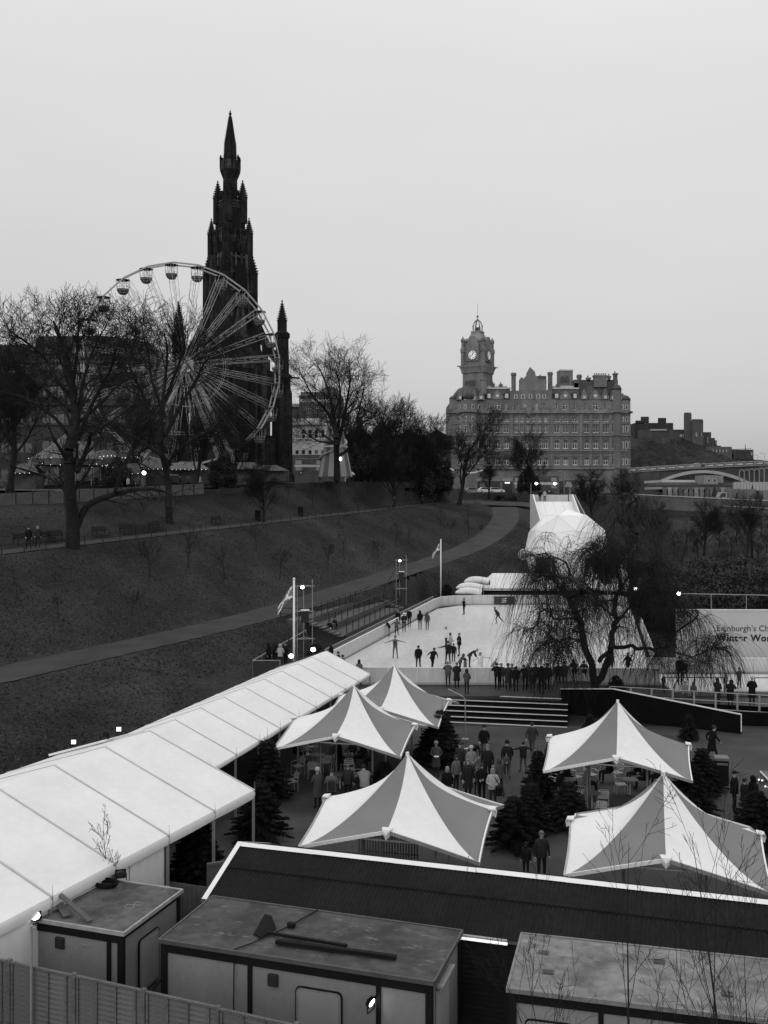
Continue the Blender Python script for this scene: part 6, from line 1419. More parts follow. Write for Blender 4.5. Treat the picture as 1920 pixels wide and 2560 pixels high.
strip('coping', 1570, 1935, lambda p: par_y(p), lambda p: par_y(p) + 1.6, M_ironl, 3)
strip('parapet_back', 1570, 1935, lambda p: par_y(p) + 1.6, lambda p: par_y(p) + 9.5, mat('parapet_back', .10, .7, .15, .4), 2, dy=.8)
strip('base_moulding', 1570, 1935, lambda p: par_y(p) + 9.5, lambda p: par_y(p) + 12.0, M_iron, 3.2, dy=-.2)
px = 1571.0; pwx = []
while px < 1935:
 w = 23.6 + (px - 1571) * .004; pwx.append((px, w)); px += w
for (p, w) in pwx:
 strip('pier', p, p + 4.2, lambda q: par_y(q) - .8, lambda q: par_y(q) + 9.6, M_iron, 2.6, 1, -.3)
 if abs(p - 1738) > 14:
  strip('panel', p + 5.6, p + w - 1.6, lambda q: par_y(q) + 3.6, lambda q: par_y(q) + 7.6, mat('bridge_panel', .46, .6, .08, .4), .6, 1, .3)
strip('crest', 1737, 1752, lambda q: par_y(q) - 2.6 + abs(q - 1744.5) * .35, lambda q: par_y(q) + 9.4, M_iron, 2.8, 4, -.4)
def arch_top(px): u = (px - 1757) / 118.0; return 1175.5 + 30 * u * u
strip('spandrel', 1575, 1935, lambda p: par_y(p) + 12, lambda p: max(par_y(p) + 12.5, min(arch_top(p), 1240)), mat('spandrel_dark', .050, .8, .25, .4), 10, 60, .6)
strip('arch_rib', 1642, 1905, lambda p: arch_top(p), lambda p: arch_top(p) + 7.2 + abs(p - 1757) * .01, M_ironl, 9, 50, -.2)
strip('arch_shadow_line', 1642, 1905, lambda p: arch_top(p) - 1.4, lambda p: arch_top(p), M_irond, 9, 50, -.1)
for k in range(7):
 p = 1848 + 12.4 * k; 
 q = MB(); top_ = par_y(p) + 22 - k * .5; bot = min(arch_top(p + 6) - 2, 1226)
 cpt = [bpt(p + 6.2 + 5.0 * math.cos(t), top_ + 3.5 - 5.5 * math.sin(t)) for t in np.linspace(0, math.pi, 9)]
 for a_, b_ in zip(cpt[:-1], cpt[1:]): q.bar(a_ + Vector((0, -.2, 0)), b_ + Vector((0, -.2, 0)), .32, .3)
 q.bar(bpt(p, top_ + 3) + Vector((0, -.2, 0)), bpt(p, bot + 6) + Vector((0, -.2, 0)), .34); q.build('arcade_arch', M_iron, bri)
for (pa_, pb_, py_) in ((1560, 1650, 1250), (1896, 1940, 1250)):
 strip('abutment', pa_, pb_, lambda p: par_y(p) + 12, lambda p: py_, mat('abutment_stone', .06, .9, .3, .3), 12, 3, .2)

# ================================================================== STATION ROOFS, SHED, WALL AND TRAFFIC UNDER THE BRIDGE
def ground_block(name, label, cat, px0, px1, py0, py1, Y, dep, m, group=None, slope=0):
 a_ = at(px0, py1, Y); b_ = at(px1, py0, Y); t = empty(name, (a_.x, Y, a_.z), 0, label, cat, group); mb = MB(); mb.box(0, b_.x - a_.x, 0, dep, 0, b_.z - a_.z); mb.build('wall', m, t); return t, b_.x - a_.x, b_.z - a_.z
t, w, h = ground_block('station_roof', 'long pale flat station roof under the bridge arch', 'roof', 1655, 1762, 1200, 1206, 262, 18, M_lead); mb = MB(); mb.box(-1, w + 1, -.4, 18, -2.6, -.1); mb.build('fascia', M_irond, t)
t, w, h = ground_block('station_roof', 'pale ribbed station roof below the arch, left of the traffic', 'roof', 1655, 1840, 1217, 1223, 240, 16, mat('station_pale', .30, .6, .2, .4)); mb = MB(); mb.box(0, w, -.3, 16, h, h + .45); mb.build('ridge', M_irond, t)
for k in range(14): mb = MB(); v_ = (.09, .16, .12, .22, .07)[k * 3 % 5]; mb.box(w * k / 14 + .1, w * (k + .82) / 14, -.35, -.02, -2.0 - .3 * (k * 7 % 3), h - .15); mb.build('glazing_bay', mat('glazing_%g' % v_, v_, .5, .5, .9), t)
t, w, h = ground_block('station_roof', 'wide dark station roof under the bridge arch', 'roof', 1640, 1840, 1207, 1217, 255, 8, mat('station_dark', .09, .7, .2, .3))
t, w, h = ground_block('signal_cabin', 'small cream building with two windows under the bridge arch', 'building', 1759, 1795, 1188, 1211, 250, 7, mat('cabin_cream', .2, .8, .15, .4))
for x in (.9, 2.35): mb = MB(); mb.box(x, x + .75, -.06, .02, .6, 1.4); w_ = mb.build('window', M_frame, t); mb = MB(); mb.box(x + .1, x + .65, -.09, -.03, .68, 1.32); mb.build('pane', M_glass, w_)
mb = MB(); mb.box(w, w + 1.7, 1, 6, .4, h - .1); mb.build('annex', mat('annex_grey', .2, .8, .1, .4), t)
t, w, h = ground_block('pale_hoarding', 'pale ribbed hoarding at the right under the bridge', 'hoarding', 1834, 1960, 1205, 1226, 232, .5, mat('ribbed_pale', .36, .7, .12, .3))
for k in range(16): mb = MB(); mb.box(w * k / 16, w * k / 16 + .12, -.12, 0, 0, h); mb.build('rib', mat('rib_grey', .26, .7, .1, .4), t)
for (px, py, lab) in ((1786, 1212, 'dark pointed spire post left of the parked trucks'), (1881, 1212, 'dark pointed spire post in front of the pale hoarding')):
 p = at(px, py, 215); mb = MB(); mb.lathe([(.62, -2.6), (.55, -2.0), (.05, 0)], 8); tag(mb.build('spire_post', M_dark, loc=p), lab, 'post', 'dark pointed posts')
# road wall with piers in front of the traffic
wlY = 176.0
rwl = empty('bridge_wall', (0, 0, 0), 0, 'pale panelled road wall with piers right of the dense shrubs', 'wall'); M_rwl = mat('road_wall', .105, .8, .2, .4, streak=.2)
def wpt(px, py): return at(px, py, float(np.interp(px, [1560, 1930], [196, 168])))
def wstrip(name, xa, xb, f0, f1, m, th, dy=0):
 mb = MB(); a_, b_, c_, d_ = wpt(xa, f0(xa)), wpt(xb, f0(xb)), wpt(xb, f1(xb)), wpt(xa, f1(xa)); e = Vector((0, dy, 0)); mb.prism([a_ + e, b_ + e, c_ + e, d_ + e], (0, th, 0)); return mb.build(name, m, rwl)
wt = lambda p: np.interp(p, [1560, 1930], [1233.5, 1251]); 
for (a_, b_) in ((1560, 1650), (1650, 1790), (1790, 1935)): wstrip('coping', a_, b_, lambda p: wt(p), lambda p: wt(p) + 2.2, M_lead, 1.2, -.3); wstrip('wall_panel', a_, b_, lambda p: wt(p) + 2.2, lambda p: wt(p) + 36, M_rwl, .8)
for k in range(7):
 p = 1800 + 24.2 * k; wstrip('pier', p, p + 3.2, lambda q: wt(q) - 1.5, lambda q: wt(q) + 24, M_rwl, 1.0, -.35)
 wstrip('ledge', p + 4, p + 23, lambda q: wt(q) + 19, lambda q: wt(q) + 21, M_lead, .3, -.2)
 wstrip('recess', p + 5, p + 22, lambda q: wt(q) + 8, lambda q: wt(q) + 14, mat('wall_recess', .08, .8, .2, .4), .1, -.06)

# ---- vehicles
def wheel_part(par, x, y, r, w=.22):
 mb = MB(); mb.M = Matrix.Translation((x, y, r)) @ Matrix.Rotation(R(90), 4, 'X'); mb.lathe([(r * .6, -w / 2), (r, -w / 2 + .03), (r, w / 2 - .03), (r * .6, w / 2)], 14); t = mb.build('wheel', M_black, par); mb = MB(); mb.M = Matrix.Translation((x, y, r)) @ Matrix.Rotation(R(90), 4, 'X'); mb.lathe([(r * .55, -w / 2 - .01), (r * .55, w / 2 + .01)], 10); mb.build('rim', M_alud, t)
def car(loc, a, v, label, taxi=False):
 t = empty('car', loc, a, label, 'car', 'cars in the traffic'); m = mat('car_paint_%g' % v, v, .25, .05, 1, spec=.6)
 B = [(-2.1, .3), (2.1, .3), (2.15, .65), (1.95, .85), (1.0, .95), (.45, 1.42), (-1.2, 1.45), (-1.85, .98), (-2.15, .85)]
 mb = MB(); mb.prism([(x, -.82, z) for x, z in B], (0, 1.64, 0)); mb.build('body', m, t)
 G = [(.9, .97), (.42, 1.36), (-1.15, 1.39), (-1.7, .99)]
 for y in (-.835, .815): mb = MB(); mb.prism([(x, y, z) for x, z in G], (0, .02, 0)); mb.build('side_glass', M_glass, t)
 mb = MB(); mb.add([(1.0, -.7, .97), (1.0, .7, .97), (.5, .65, 1.40), (.5, -.65, 1.40)], [(0, 1, 2, 3)]); mb.build('windscreen', M_glass, t)
 for x in (-1.3, 1.3):
  for y in (-.75, .75): wheel_part(t, x, y, .32)
 for y in (-.6, .6): mb = MB(); mb.box(2.12, 2.17, y - .15, y + .15, .6, .75); mb.build('headlight', M_frame, t)
 return t
def bus(loc, a, L, H, label, double=True):
 t = empty('bus', loc, a, label, 'bus', 'buses by the hotel'); m = mat('bus_dark', .06, .35, .15, .6); ml_ = mat('bus_pale', .42, .35, .1, .6)
 mb = MB(); mb.bbox(0, L, 0, 2.5, .35, H, .12); mb.build('body', m, t)
 mb = MB(); mb.box(.1, L - .1, -.02, .0, H * .48, H * .62); mb.build('pale_band', ml_, t)
 rows_ = ((.28, .46), (.66, .88)) if double else ((.45, .85),)
 for (f0, f1) in rows_:
  n = int(L / 1.5)
  for k in range(n): mb = MB(); mb.box(.3 + (L - .6) * k / n, .3 + (L - .6) * (k + .88) / n, -.035, -.0, H * f0, H * f1); mb.build('window', mat('bus_glass', .05 if k % 3 else .16, .15, .3, 1, spec=.6) if k % 3 else mat('bus_glass_lit', .25, .2, .2, 1), t)
 for x in (1.5, L - 2.2): wheel_part(t, x, .1, .48, .3)
 return t
p = at(1172, 1226, 250); car((at(1215, 1229, 246).x, 246, 14.1), R(8), .55, 'pale car on the road below the hotel, left of the buses')
car((at(1183, 1224, 256).x, 256, 14.1), R(5), .18, 'grey car half hidden by the tree trunk below the hotel'); car((at(1240, 1229, 250).x, 250, 14.1), R(4), .6, 'white car close behind the pale one below the hotel')
p = at(1284, 1236, 236); bus((p.x, p.y, 14.05), R(-3), 10.6, 4.2, 'double decker bus with a pale band below the hotel, behind the lamps')
p = at(1412, 1240, 240); bus((p.x, p.y, 14.05), R(-2), 9.5, 3.3, 'single decker bus with big pale windows right of the slide', False)
def truck(loc, a, label, v, vc):
 t = empty('truck', loc, a, label, 'truck', 'trucks by the station'); mb = MB(); mb.bbox(1.9, 7.6, 0, 2.4, .9, 3.3, .06); mb.build('box_body', mat('truck_box_%g' % v, v, .5, .15, .5), t)
 mb = MB(); mb.prism([(0, 0, .5), (1.8, 0, .5), (1.8, 0, 2.6), (.55, 0, 2.6), (.05, 0, 1.6)], (0, 2.3, 0)); mb.build('cab', mat('truck_cab_%g' % vc, vc, .3, .1, 1), t)
 mb = MB(); mb.prism([(.25, -.02, 1.6), (1.5, -.02, 1.6), (1.5, -.02, 2.4), (.62, -.02, 2.4)], (0, .03, 0)); mb.build('side_glass', M_glass, t)
 mb = MB(); mb.box(.2, 7.5, .1, 2.3, .45, .9); mb.build('chassis', M_black, t)
 for x in (.9, 5.2, 6.4): wheel_part(t, x, .12, .48, .3)
 return t
p = at(1796, 1262, 206); truck(p, R(-3), 'grey truck with a pale windscreen at the left of the station traffic', .13, .3)
p = at(1884, 1266, 203); truck(p, R(-3), 'dark truck at the right end of the station traffic', .16, .06)
p = at(1842, 1262, 200); car(p, R(-3), .05, 'dark car in front of the trucks by the station')
p = at(757, 1180, 212); bus((at(735, 0, 212).x, 212, at(0, 1188, 212).z), R(3), 9.5, 3.6, 'pale roofed bus passing behind the bare tree near the striped tower')
# white canvas swags by the hotel foot
for (a_, b_, c_, Y, lab) in (((1155, 1180), (1210, 1174), (1180, 1187), 230, 'pale curved swag of lights in front of the hotel foot'), ((1087, 1163), (1135, 1176), (1108, 1163), 225, 'pale curved swag of lights above the upper path trees')):
 P = []
 for k in range(11):
  f = k / 10; x = (1 - f) ** 2 * a_[0] + 2 * f * (1 - f) * c_[0] + f * f * b_[0]; y = (1 - f) ** 2 * a_[1] + 2 * f * (1 - f) * c_[1] + f * f * b_[1]; P.append(at(x, y, Y))
 mb = MB(); mb.path(P, .16, 6); tag(mb.build('light_swag', M_whitep), lab, 'light garland', 'garlands of lights')

# ================================================================== FAIR ON THE TERRACE
def stall(px0, px1, py_base, Y, h, label, v=.10, roof=None, lights=True):
 a_ = at(px0, py_base, Y); w = (px1 - px0) * Y / FPX; t = empty('fair_stall', a_, 0, label, 'stall', 'fair stalls on the terrace')
 mb = MB(); mb.box(.05, w - .05, .9, 2.6, 0, h * .62); mb.build('back_wall', mat('stall_wall_%g' % v, v, .8, .3, .8), t)
 mb = MB(); mb.box(0, w, .1, .3, 0, h * .34); mb.build('counter', mat('stall_counter', .05, .8, .3, 1), t)
 mb = MB(); mb.prism([(-.2, 0, h * .64), (w + .2, 0, h * .64), (w / 2 + w * .22, 1.4, h), (w / 2 - w * .22, 1.4, h)], (0, .05, 0)); mb.add([(-.2, 2.8, h * .64), (w + .2, 2.8, h * .64), (w / 2 + w * .22, 1.5, h), (w / 2 - w * .22, 1.5, h)], [(0, 1, 2, 3)]); mb.build('roof', roof or mat('stall_roof', .08, .8, .3, .6), t)
 for x in (0.05, w - .05): mb = MB(); mb.bar((x, .05, 0), (x, .05, h * .64), .08); mb.build('post', M_dark, t)
 if lights:
  n = max(3, int(w / .55))
  for k in range(n): mb = MB(); mb.ball((w * (k + .5) / n, -.06, h * .62 + .03 * math.sin(k * 2.1)), .045, n=6, m=4); mb.build('bulb', M_bulb, t)
 return t
stall(298, 352, 1226, 124, 3.4, 'small lit stall right of the big tree trunk', .16); stall(355, 412, 1215, 132, 3.6, 'pale topped stall left of the wheel foot', .12, mat('stall_roof_pale', .15, .8, .2, .6))
stall(415, 520, 1208, 136, 3.0, 'long stall with a pale fringe under the wheel', .06, mat('stall_roof_pale', .15, .8, .2, .6)); stall(560, 660, 1205, 138, 2.8, 'dark low stall at the right foot of the wheel', .05, lights=False)
stall(20, 92, 1225, 118, 3.2, 'dark stall at the left edge of the fair', .06); stall(610, 720, 1203, 146, 2.4, 'low pale stall in front of the monument foot', .08, lights=False)
# carousel with pale cone roof
ca = at(170, 1222, 126); car_t = empty('carousel', (ca.x, 126, ca.z), 0, 'carousel with a pale conical roof and strings of bulbs behind the big tree', 'carousel')
mb = MB(); mb.lathe([(4.6, 3.5), (4.7, 3.7), (2.4, 5.2), (.5, 6.8), (.1, 7.3)], 18); mb.build('roof', mat('carousel_roof', .12, .8, .3, .6), car_t)
mb = MB(); mb.lathe([(4.75, 2.9), (4.75, 3.55), (4.6, 3.55), (4.6, 2.9)], 18); mb.build('rounding_board', mat('carousel_board', .09, .6, .5, 1.2), car_t)
mb = MB(); mb.lathe([(4.7, 0), (4.7, .4), (.5, .4)], 18); mb.build('platform', M_dark, car_t); mb = MB(); mb.lathe([(1.1, .4), (1.1, 3.4)], 12); mb.build('centre_drum', mat('carousel_drum', .12, .5, .4, 1), car_t)
for k in range(12):
 t_ = R(30 * k); mb = MB(); mb.tube((4.1 * math.cos(t_), 4.1 * math.sin(t_), .4), (4.1 * math.cos(t_), 4.1 * math.sin(t_), 3.4), .05, .05, 6); mb.build('pole', M_alud, car_t)
for k in range(26):
 t_ = 2 * math.pi * k / 26; mb = MB(); mb.ball((4.82 * math.cos(t_), 4.82 * math.sin(t_), 2.95 + .12 * math.sin(t_ * 9)), .05, n=6, m=4); mb.build('bulb', M_bulb, car_t)
 if k % 2: mb = MB(); mb.ball((4.75 * math.cos(t_), 4.75 * math.sin(t_), 3.75), .05, n=6, m=4); mb.build('bulb', M_bulb, car_t)
cb_ = at(265, 1212, 130); rid = empty('fair_ride', (cb_.x, 130, cb_.z), 0, 'low ride with a wavy string of bulbs between carousel and wheel', 'ride')
mb = MB(); mb.lathe([(4.4, 2.6), (4.4, 3.4), (2.0, 4.2), (.2, 4.6)], 16); mb.build('canopy', mat('ride_canopy', .06, .7, .4, .8), rid); mb = MB(); mb.lathe([(4.2, 0), (4.2, .5), (.5, .5)], 16); mb.build('platform', M_dark, rid); mb = MB(); mb.lathe([(.9, .4), (.9, 2.8)], 10); mb.build('drum', mat('carousel_drum', .12, .5, .4, 1), rid)
for k in range(30):
 t_ = R(180 + 6 * k); mb = MB(); mb.ball((4.45 * math.cos(t_), 4.45 * math.sin(t_), 3.35 + .28 * abs(math.sin(t_ * 4))), .055, n=6, m=4); mb.build('bulb', M_bulb, rid)
for k, (px, py, Y, lab) in enumerate(((360, 1182, 121, 'bright round lamp over the small lit stall'), (285, 1165, 122, 'dim round lamp in the tree beside the carousel'), (850, 1147, 148, 'bright round lamp on the striped tower'))):
 p = at(px, py, Y); mb = MB(); mb.ball((0, 0, 0), .24, n=10, m=8); o = tag(mb.build('globe_lamp', M_lamp if k != 1 else M_bulb, loc=p), lab, 'lamp', 'globe lamps'); mb = MB(); mb.tube((0, 0.05, -.2), (0, .05, ground_z(p.x, p.y) - p.z), .04, .04, 6); mb.build('post', M_dark, o)
# striped slide tower (helter skelter)
hk = at(838, 1192, 150); hel = empty('helter_skelter', (hk.x, 150, hk.z), 0, 'striped conical slide tower behind the tall bare tree', 'slide tower')
hh = 190 * 150 / FPX
for k in range(16):
 a0, a1_ = R(22.5 * k), R(22.5 * (k + 1)); mb = MB(); r0, r1 = 2.6, 1.15; z1 = 7.2
 mb.quad((r0 * math.cos(a0), r0 * math.sin(a0), 0), (r0 * math.cos(a1_), r0 * math.sin(a1_), 0), (r1 * math.cos(a1_), r1 * math.sin(a1_), z1), (r1 * math.cos(a0), r1 * math.sin(a0), z1)); mb.build('stripe', mat('stripe_pale', .25, .7, .1, 1) if k % 2 else mat('stripe_dark', .09, .7, .1, 1), hel)
for (zz, r) in ((4.4, 1.85), (7.2, 1.4), (8.5, 1.25)):
 mb = MB(); mb.lathe([(r, zz), (r, zz + .25), (r - .2, zz + .25)], 14); mb.build('ring', M_whitep, hel)
for k in range(8): t_ = R(45 * k); mb = MB(); mb.tube((1.2 * math.cos(t_), 1.2 * math.sin(t_), 7.2), (1.2 * math.cos(t_), 1.2 * math.sin(t_), 9.4), .07, .07, 6); mb.build('post', M_whitep, hel)
mb = MB(); mb.lathe([(1.7, 9.4), (1.0, 10.2), (.1, 11.4)], 12); mb.build('roof', mat('stripe_dark', .09, .7, .1, 1), hel)
mb = MB(); P = [((2.7 - .075 * k) * math.cos(.42 * k), (2.7 - .075 * k) * math.sin(.42 * k), .3 + .33 * k) for k in range(19)]
for a_, b_ in zip(P[:-1], P[1:]): mb.bar(a_, b_, .55, .18)
mb.build('chute', mat('chute_grey', .34, .6, .1, 1), hel)
# festival spire tent seen past the monument
ft = at(672, 1130, 186); mb = MB(); mb.lathe([(1.6, 0), (1.5, 2.2), (.3, 5.6), (.05, 6.4)], 10); tag(mb.build('cone_tent', M_whitep, loc=(ft.x, 186, ft.z - 2.5)), 'pale pointed tent between the monument and its corner tower', 'tent')
# pale paling fence along the terrace edge, in panels
pf = empty('paling_fence', (0, 0, 0), 0, 'pale wooden paling fence along the edge of the fair terrace', 'fence')
fy = 84.0; M_gap = None
pal = MB(); 
for k in range(14): pal.box(k * .142, k * .142 + .115, -.012, .012, .06, 1.32 + .03 * (k % 2))
for z in (.3, .75, 1.15): pal.box(0, 1.98, .013, .05, z, z + .07)
PALm = pal.mesh('paling_panel', M_pale)
while fy < 121:
 x0 = fex(fy); nxt = fy; 
 while math.hypot(fex(nxt) - x0, nxt - fy) < 2.05: nxt += .05
 z0 = fez(fy); z1 = fez(nxt); a_ = math.atan2(nxt - fy, fex(nxt) - x0)
 o = link('panel', PALm, pf, (x0, fy, z0), a_); o.rotation_euler = (0, -math.atan2(z1 - z0, 2.05), a_)
 mb = MB(); mb.bar((x0, fy, z0 - .2), (x0, fy, z0 + 1.45), .09); mb.build('post', M_dark, pf)
 fy = nxt
# low dark terrace wall further right
tw_ = empty('terrace_wall', (0, 0, 0), 0, 'low dark stone wall at the edge of the terrace below the monument', 'wall')
P = [(-22.5, 121.5), (-8.8, 150), (7.5, 179)]
for a_, b_ in zip(P[:-1], P[1:]):
 a_ = Vector(a_); b_ = Vector(b_); n = int((b_ - a_).length / 4)
 for k in range(n):
  p, q = a_.lerp(b_, k / n), a_.lerp(b_, (k + .985) / n); z0 = fez(p.y) - .3; mb = MB(); mb.M = Matrix.Translation((0, 0, z0)); wallquad(mb, p, q, 1.0, 1.0, .4); mb.build('wall_block', M_darkst2, tw_)
# ================================================================== TREES
def _perp(d, rr):
 a = d.cross(Vector((rr.uniform(-1, 1), rr.uniform(-1, 1), rr.uniform(-1, 1))))
 return a.normalized() if a.length > 1e-4 else Vector((1, 0, 0))
def grow(rr, pos, d, L, r, lev, P, out):
 """one branch as a bent polyline, then its side branches"""
 ns = P['nseg'][lev]; wig = P['wig'][lev]; up = P['up'][lev]; pts = [(pos.copy(), r)]; p = pos.copy(); d = d.normalized()
 rend = max(P['rmin'], r * P['taper'][lev])
 for i in range(ns):
  d = d + Vector((rr.gauss(0, wig), rr.gauss(0, wig), rr.gauss(0, wig) + up)); d.normalize()
  q = p + d * (L / ns); r0 = r + (rend - r) * i / ns; r1 = r + (rend - r) * (i + 1) / ns
  out.append((p.x, p.y, p.z, q.x, q.y, q.z, r0, r1)); p = q; pts.append((p.copy(), r1, d.copy()))
 if lev + 1 < P['levels']:
  spawn(rr, pts, d, L, lev, P, out)
def spawn(rr, pts, d, L, lev, P, out, t0=None, n=None):
 n = n or P['n'][lev]; t0 = P['t0'][lev] if t0 is None else t0
 n = max(1, int(round(n * rr.uniform(.8, 1.2)))); K = len(pts) - 1
 for k in range(n):
  t = t0 + (1 - t0) * (k + rr.random()) / n; f = min(t * K, K - 1e-6); i = int(f); a = pts[i][0].lerp(pts[i + 1][0], f - i); rad = pts[i][1] + (pts[i + 1][1] - pts[i][1]) * (f - i); dd = (pts[i + 1][0] - pts[i][0]).normalized()
  ang = P['ang'][lev] * rr.uniform(.6, 1.3); ax = _perp(dd, rr); nd = Matrix.Rotation(ang, 3, ax) @ dd
  ln = L * P['ratio'][lev] * rr.uniform(.65, 1.15) * (1 - P['fall'][lev] * (t - t0))
  grow(rr, a, nd, ln, max(P['rmin'], min(rad * .8, rad * P['rr'][lev] * rr.uniform(.8, 1.1))), lev + 1, P, out)
PT = dict(levels=5, nseg=[5, 5, 4, 3, 2], wig=[.06, .09, .10, .10, .10], up=[.05, .09, .08, .07, .05], taper=[.55, .3, .3, .4, .6], n=[6, 7, 6, 5, 0], t0=[.35, .25, .2, .2, 0], ang=[R(38), R(42), R(45), R(45), 0], ratio=[.75, .58, .5, .5, 0], fall=[.25, .35, .3, .3, 0], rr=[.62, .5, .5, .6, 0], rmin=.011)
def tree_from(name, base, rz, segs, label, group=None, rsplit=.05, bark=M_bark, twig=M_twig, cat='tree', shared=None):
 t = empty(name, base, rz, label, cat, group)
 if shared is None:
  S = np.array(segs); big = S[:, 6] > rsplit
  shared = (tubes_mesh('trunk', S[big], 7, bark), tubes_mesh('crown', S[~big], 3, twig))
 link('trunk', shared[0], t); link('crown', shared[1], t); return t, shared
def auto_tree(seed, H, r, fork=.3, spread=1.0, P=PT, n0=6, up=None):
 rr = random.Random(seed); out = []; Q = dict(P)
 Q['n'] = [n0] + list(P['n'][1:]); Q['ang'] = [P['ang'][0] * spread] + list(P['ang'][1:]); Q['t0'] = [fork] + list(P['t0'][1:])
 for k in range(6):                 # root flare
  a = R(60 * k); out.append((.55 * r * math.cos(a) * 2.2, .55 * r * math.sin(a) * 2.2, -.25, .3 * r * math.cos(a), .3 * r * math.sin(a), r * 2.4, r * .45, r * .6))
 grow(rr, Vector((0, 0, -.1)), Vector((rr.uniform(-.06, .06), rr.uniform(-.06, .06), 1)), H * .62, r, 0, Q, out)
 return out
def px_tree(limbs, Y, seed, P, base, dy=1.2, lev=1, jit=0.0):
 """limbs given as photo rows/columns at distance Y; each limb spawns side branches. coordinates become local to base"""
 rr = random.Random(seed); out = []
 for li, (pts, r0, r1, nb, ln) in enumerate(limbs):
  W = []; 
  for k, (x, y) in enumerate(pts):
   w = at(x, y, Y) - base; w.y += (rr.uniform(-dy, dy) * min(1, k / 2.0)) + ((li % 3) - 1) * dy * min(1, k / 3.0); W.append(w)
  N_ = len(W) - 1; fine = []
  for k in range(N_):
   for j in range(3):
    f = j / 3; p0 = W[max(0, k - 1)]; p1 = W[k]; p2 = W[k + 1]; p3 = W[min(N_, k + 2)]
    q = .5 * ((2 * p1) + (p2 - p0) * f + (2 * p0 - 5 * p1 + 4 * p2 - p3) * f * f + (3 * p1 - p0 - 3 * p2 + p3) * f ** 3); fine.append(q)
  fine.append(W[-1]); fine = [q + Vector((rr.gauss(0, jit), rr.gauss(0, jit), rr.gauss(0, jit))) if 0 < i_ else q for i_, q in enumerate(fine)]; M2 = len(fine) - 1; pl = []
  for k, q in enumerate(fine): pl.append((q, r0 + (r1 - r0) * k / M2))
  d0 = (fine[0] - fine[1]).normalized() * r0 * .9; q0 = fine[0] + d0; out.append((q0.x, q0.y, q0.z, fine[0].x, fine[0].y, fine[0].z, r0 * .12, r0))
  for k in range(M2): a, b = pl[k], pl[k + 1]; out.append((a[0].x, a[0].y, a[0].z, b[0].x, b[0].y, b[0].z, a[1], b[1]))
  if nb: spawn(rr, pl, None, 1.25 * ln / P['ratio'][lev], lev, P, out, t0=.25, n=nb)
 return out
# --- great tree on the left of the upper path
bt = Vector((at(183, 1380, 82).x, 82.0, ground_z(at(183, 1380, 82).x, 82)))
PB = dict(PT); PB['n'] = [6, 9, 6, 5, 0]; PB['levels'] = 5; PB['rmin'] = .0145; PB['ratio'] = [.75, .62, .62, .62, 0]; PB['rr'] = [.62, .42, .42, .5, 0]
L_ = [([(181, 1400), (185, 1340), (187, 1290), (192, 1220), (196, 1130), (193, 1060), (188, 990), (180, 920), (170, 860), (158, 815)], .66, .06, 20, 3.6),
      ([(190, 1300), (182, 1240), (160, 1215), (120, 1195), (80, 1185), (40, 1165), (0, 1150)], .22, .03, 14, 3.0),
      ([(190, 1320), (215, 1265), (265, 1240), (325, 1226), (372, 1222), (410, 1235), (438, 1262)], .34, .04, 10, 2.2),
      ([(285, 1236), (310, 1180), (335, 1120), (365, 1070), (395, 1040)], .17, .03, 14, 2.8),
      ([(193, 1180), (215, 1110), (240, 1085), (270, 1050), (310, 1020), (350, 1010)], .22, .03, 14, 2.8),
      ([(192, 1080), (205, 980), (222, 910), (240, 850), (256, 805)], .20, .03, 19, 3.2),
      ([(190, 1010), (150, 950), (110, 895), (75, 860), (52, 838), (40, 825)], .19, .03, 19, 3.2),
      ([(194, 1100), (230, 1000), (262, 920), (298, 860), (325, 820)], .19, .03, 19, 3.2),
      ([(188, 980), (172, 900), (140, 840), (118, 800)], .15, .03, 18, 3.0),
      ([(192, 1120), (150, 1050), (100, 1010), (50, 990), (5, 985)], .18, .03, 16, 3.0),
      ([(184, 950), (195, 870), (202, 815), (208, 780)], .15, .03, 18, 2.8),
      ([(193, 1060), (250, 1000), (300, 960), (345, 930)], .15, .03, 16, 2.8), ([(190, 1040), (130, 980), (80, 940), (30, 915), (-20, 905)], .15, .03, 16, 2.8)]
tree_from('bare_tree', bt, 0, px_tree(L_, 82.0, 21, PB, bt, dy=1.6), 'great bare tree with low forking limbs beside the upper path benches', 'bare trees in the gardens')
# --- bare tree in front of the wheel hub
bt2 = Vector((at(425, 1290, 104).x, 104.0, 10.4)); bt2.z = ground_z(bt2.x, 104)
L_ = [([(425, 1325), (424, 1270), (420, 1200), (412, 1110), (410, 1030), (415, 950), (420, 880), (424, 840)], .42, .06, 19, 4.4),
      ([(416, 1130), (380, 1050), (350, 980), (330, 920), (318, 880)], .24, .05, 20, 4.2), ([(413, 1090), (450, 1010), (480, 950), (505, 905), (520, 880)], .24, .05, 20, 4.2),
      ([(412, 1040), (385, 950), (370, 880), (362, 845)], .2, .05, 19, 3.7), ([(414, 1000), (440, 930), (455, 870), (462, 845)], .2, .05, 19, 3.7), ([(418, 1150), (350, 1100), (300, 1080), (262, 1075)], .2, .05, 17, 3.7), ([(418, 1160), (470, 1110), (520, 1080), (560, 1070)], .2, .05, 16, 3.5)]
PB2 = dict(PB); PB2['n'] = [6, 10, 7, 6, 0]; PB2['rmin'] = .0145; PB3 = dict(PB); PB3['rmin'] = .016; PB3['n'] = [6, 10, 7, 6, 0]
tree_from('bare_tree', bt2, 0, px_tree(L_, 104.0, 33, PB2, bt2, dy=1.6), 'dense twigged bare tree in front of the wheel hub', 'bare trees in the gardens')
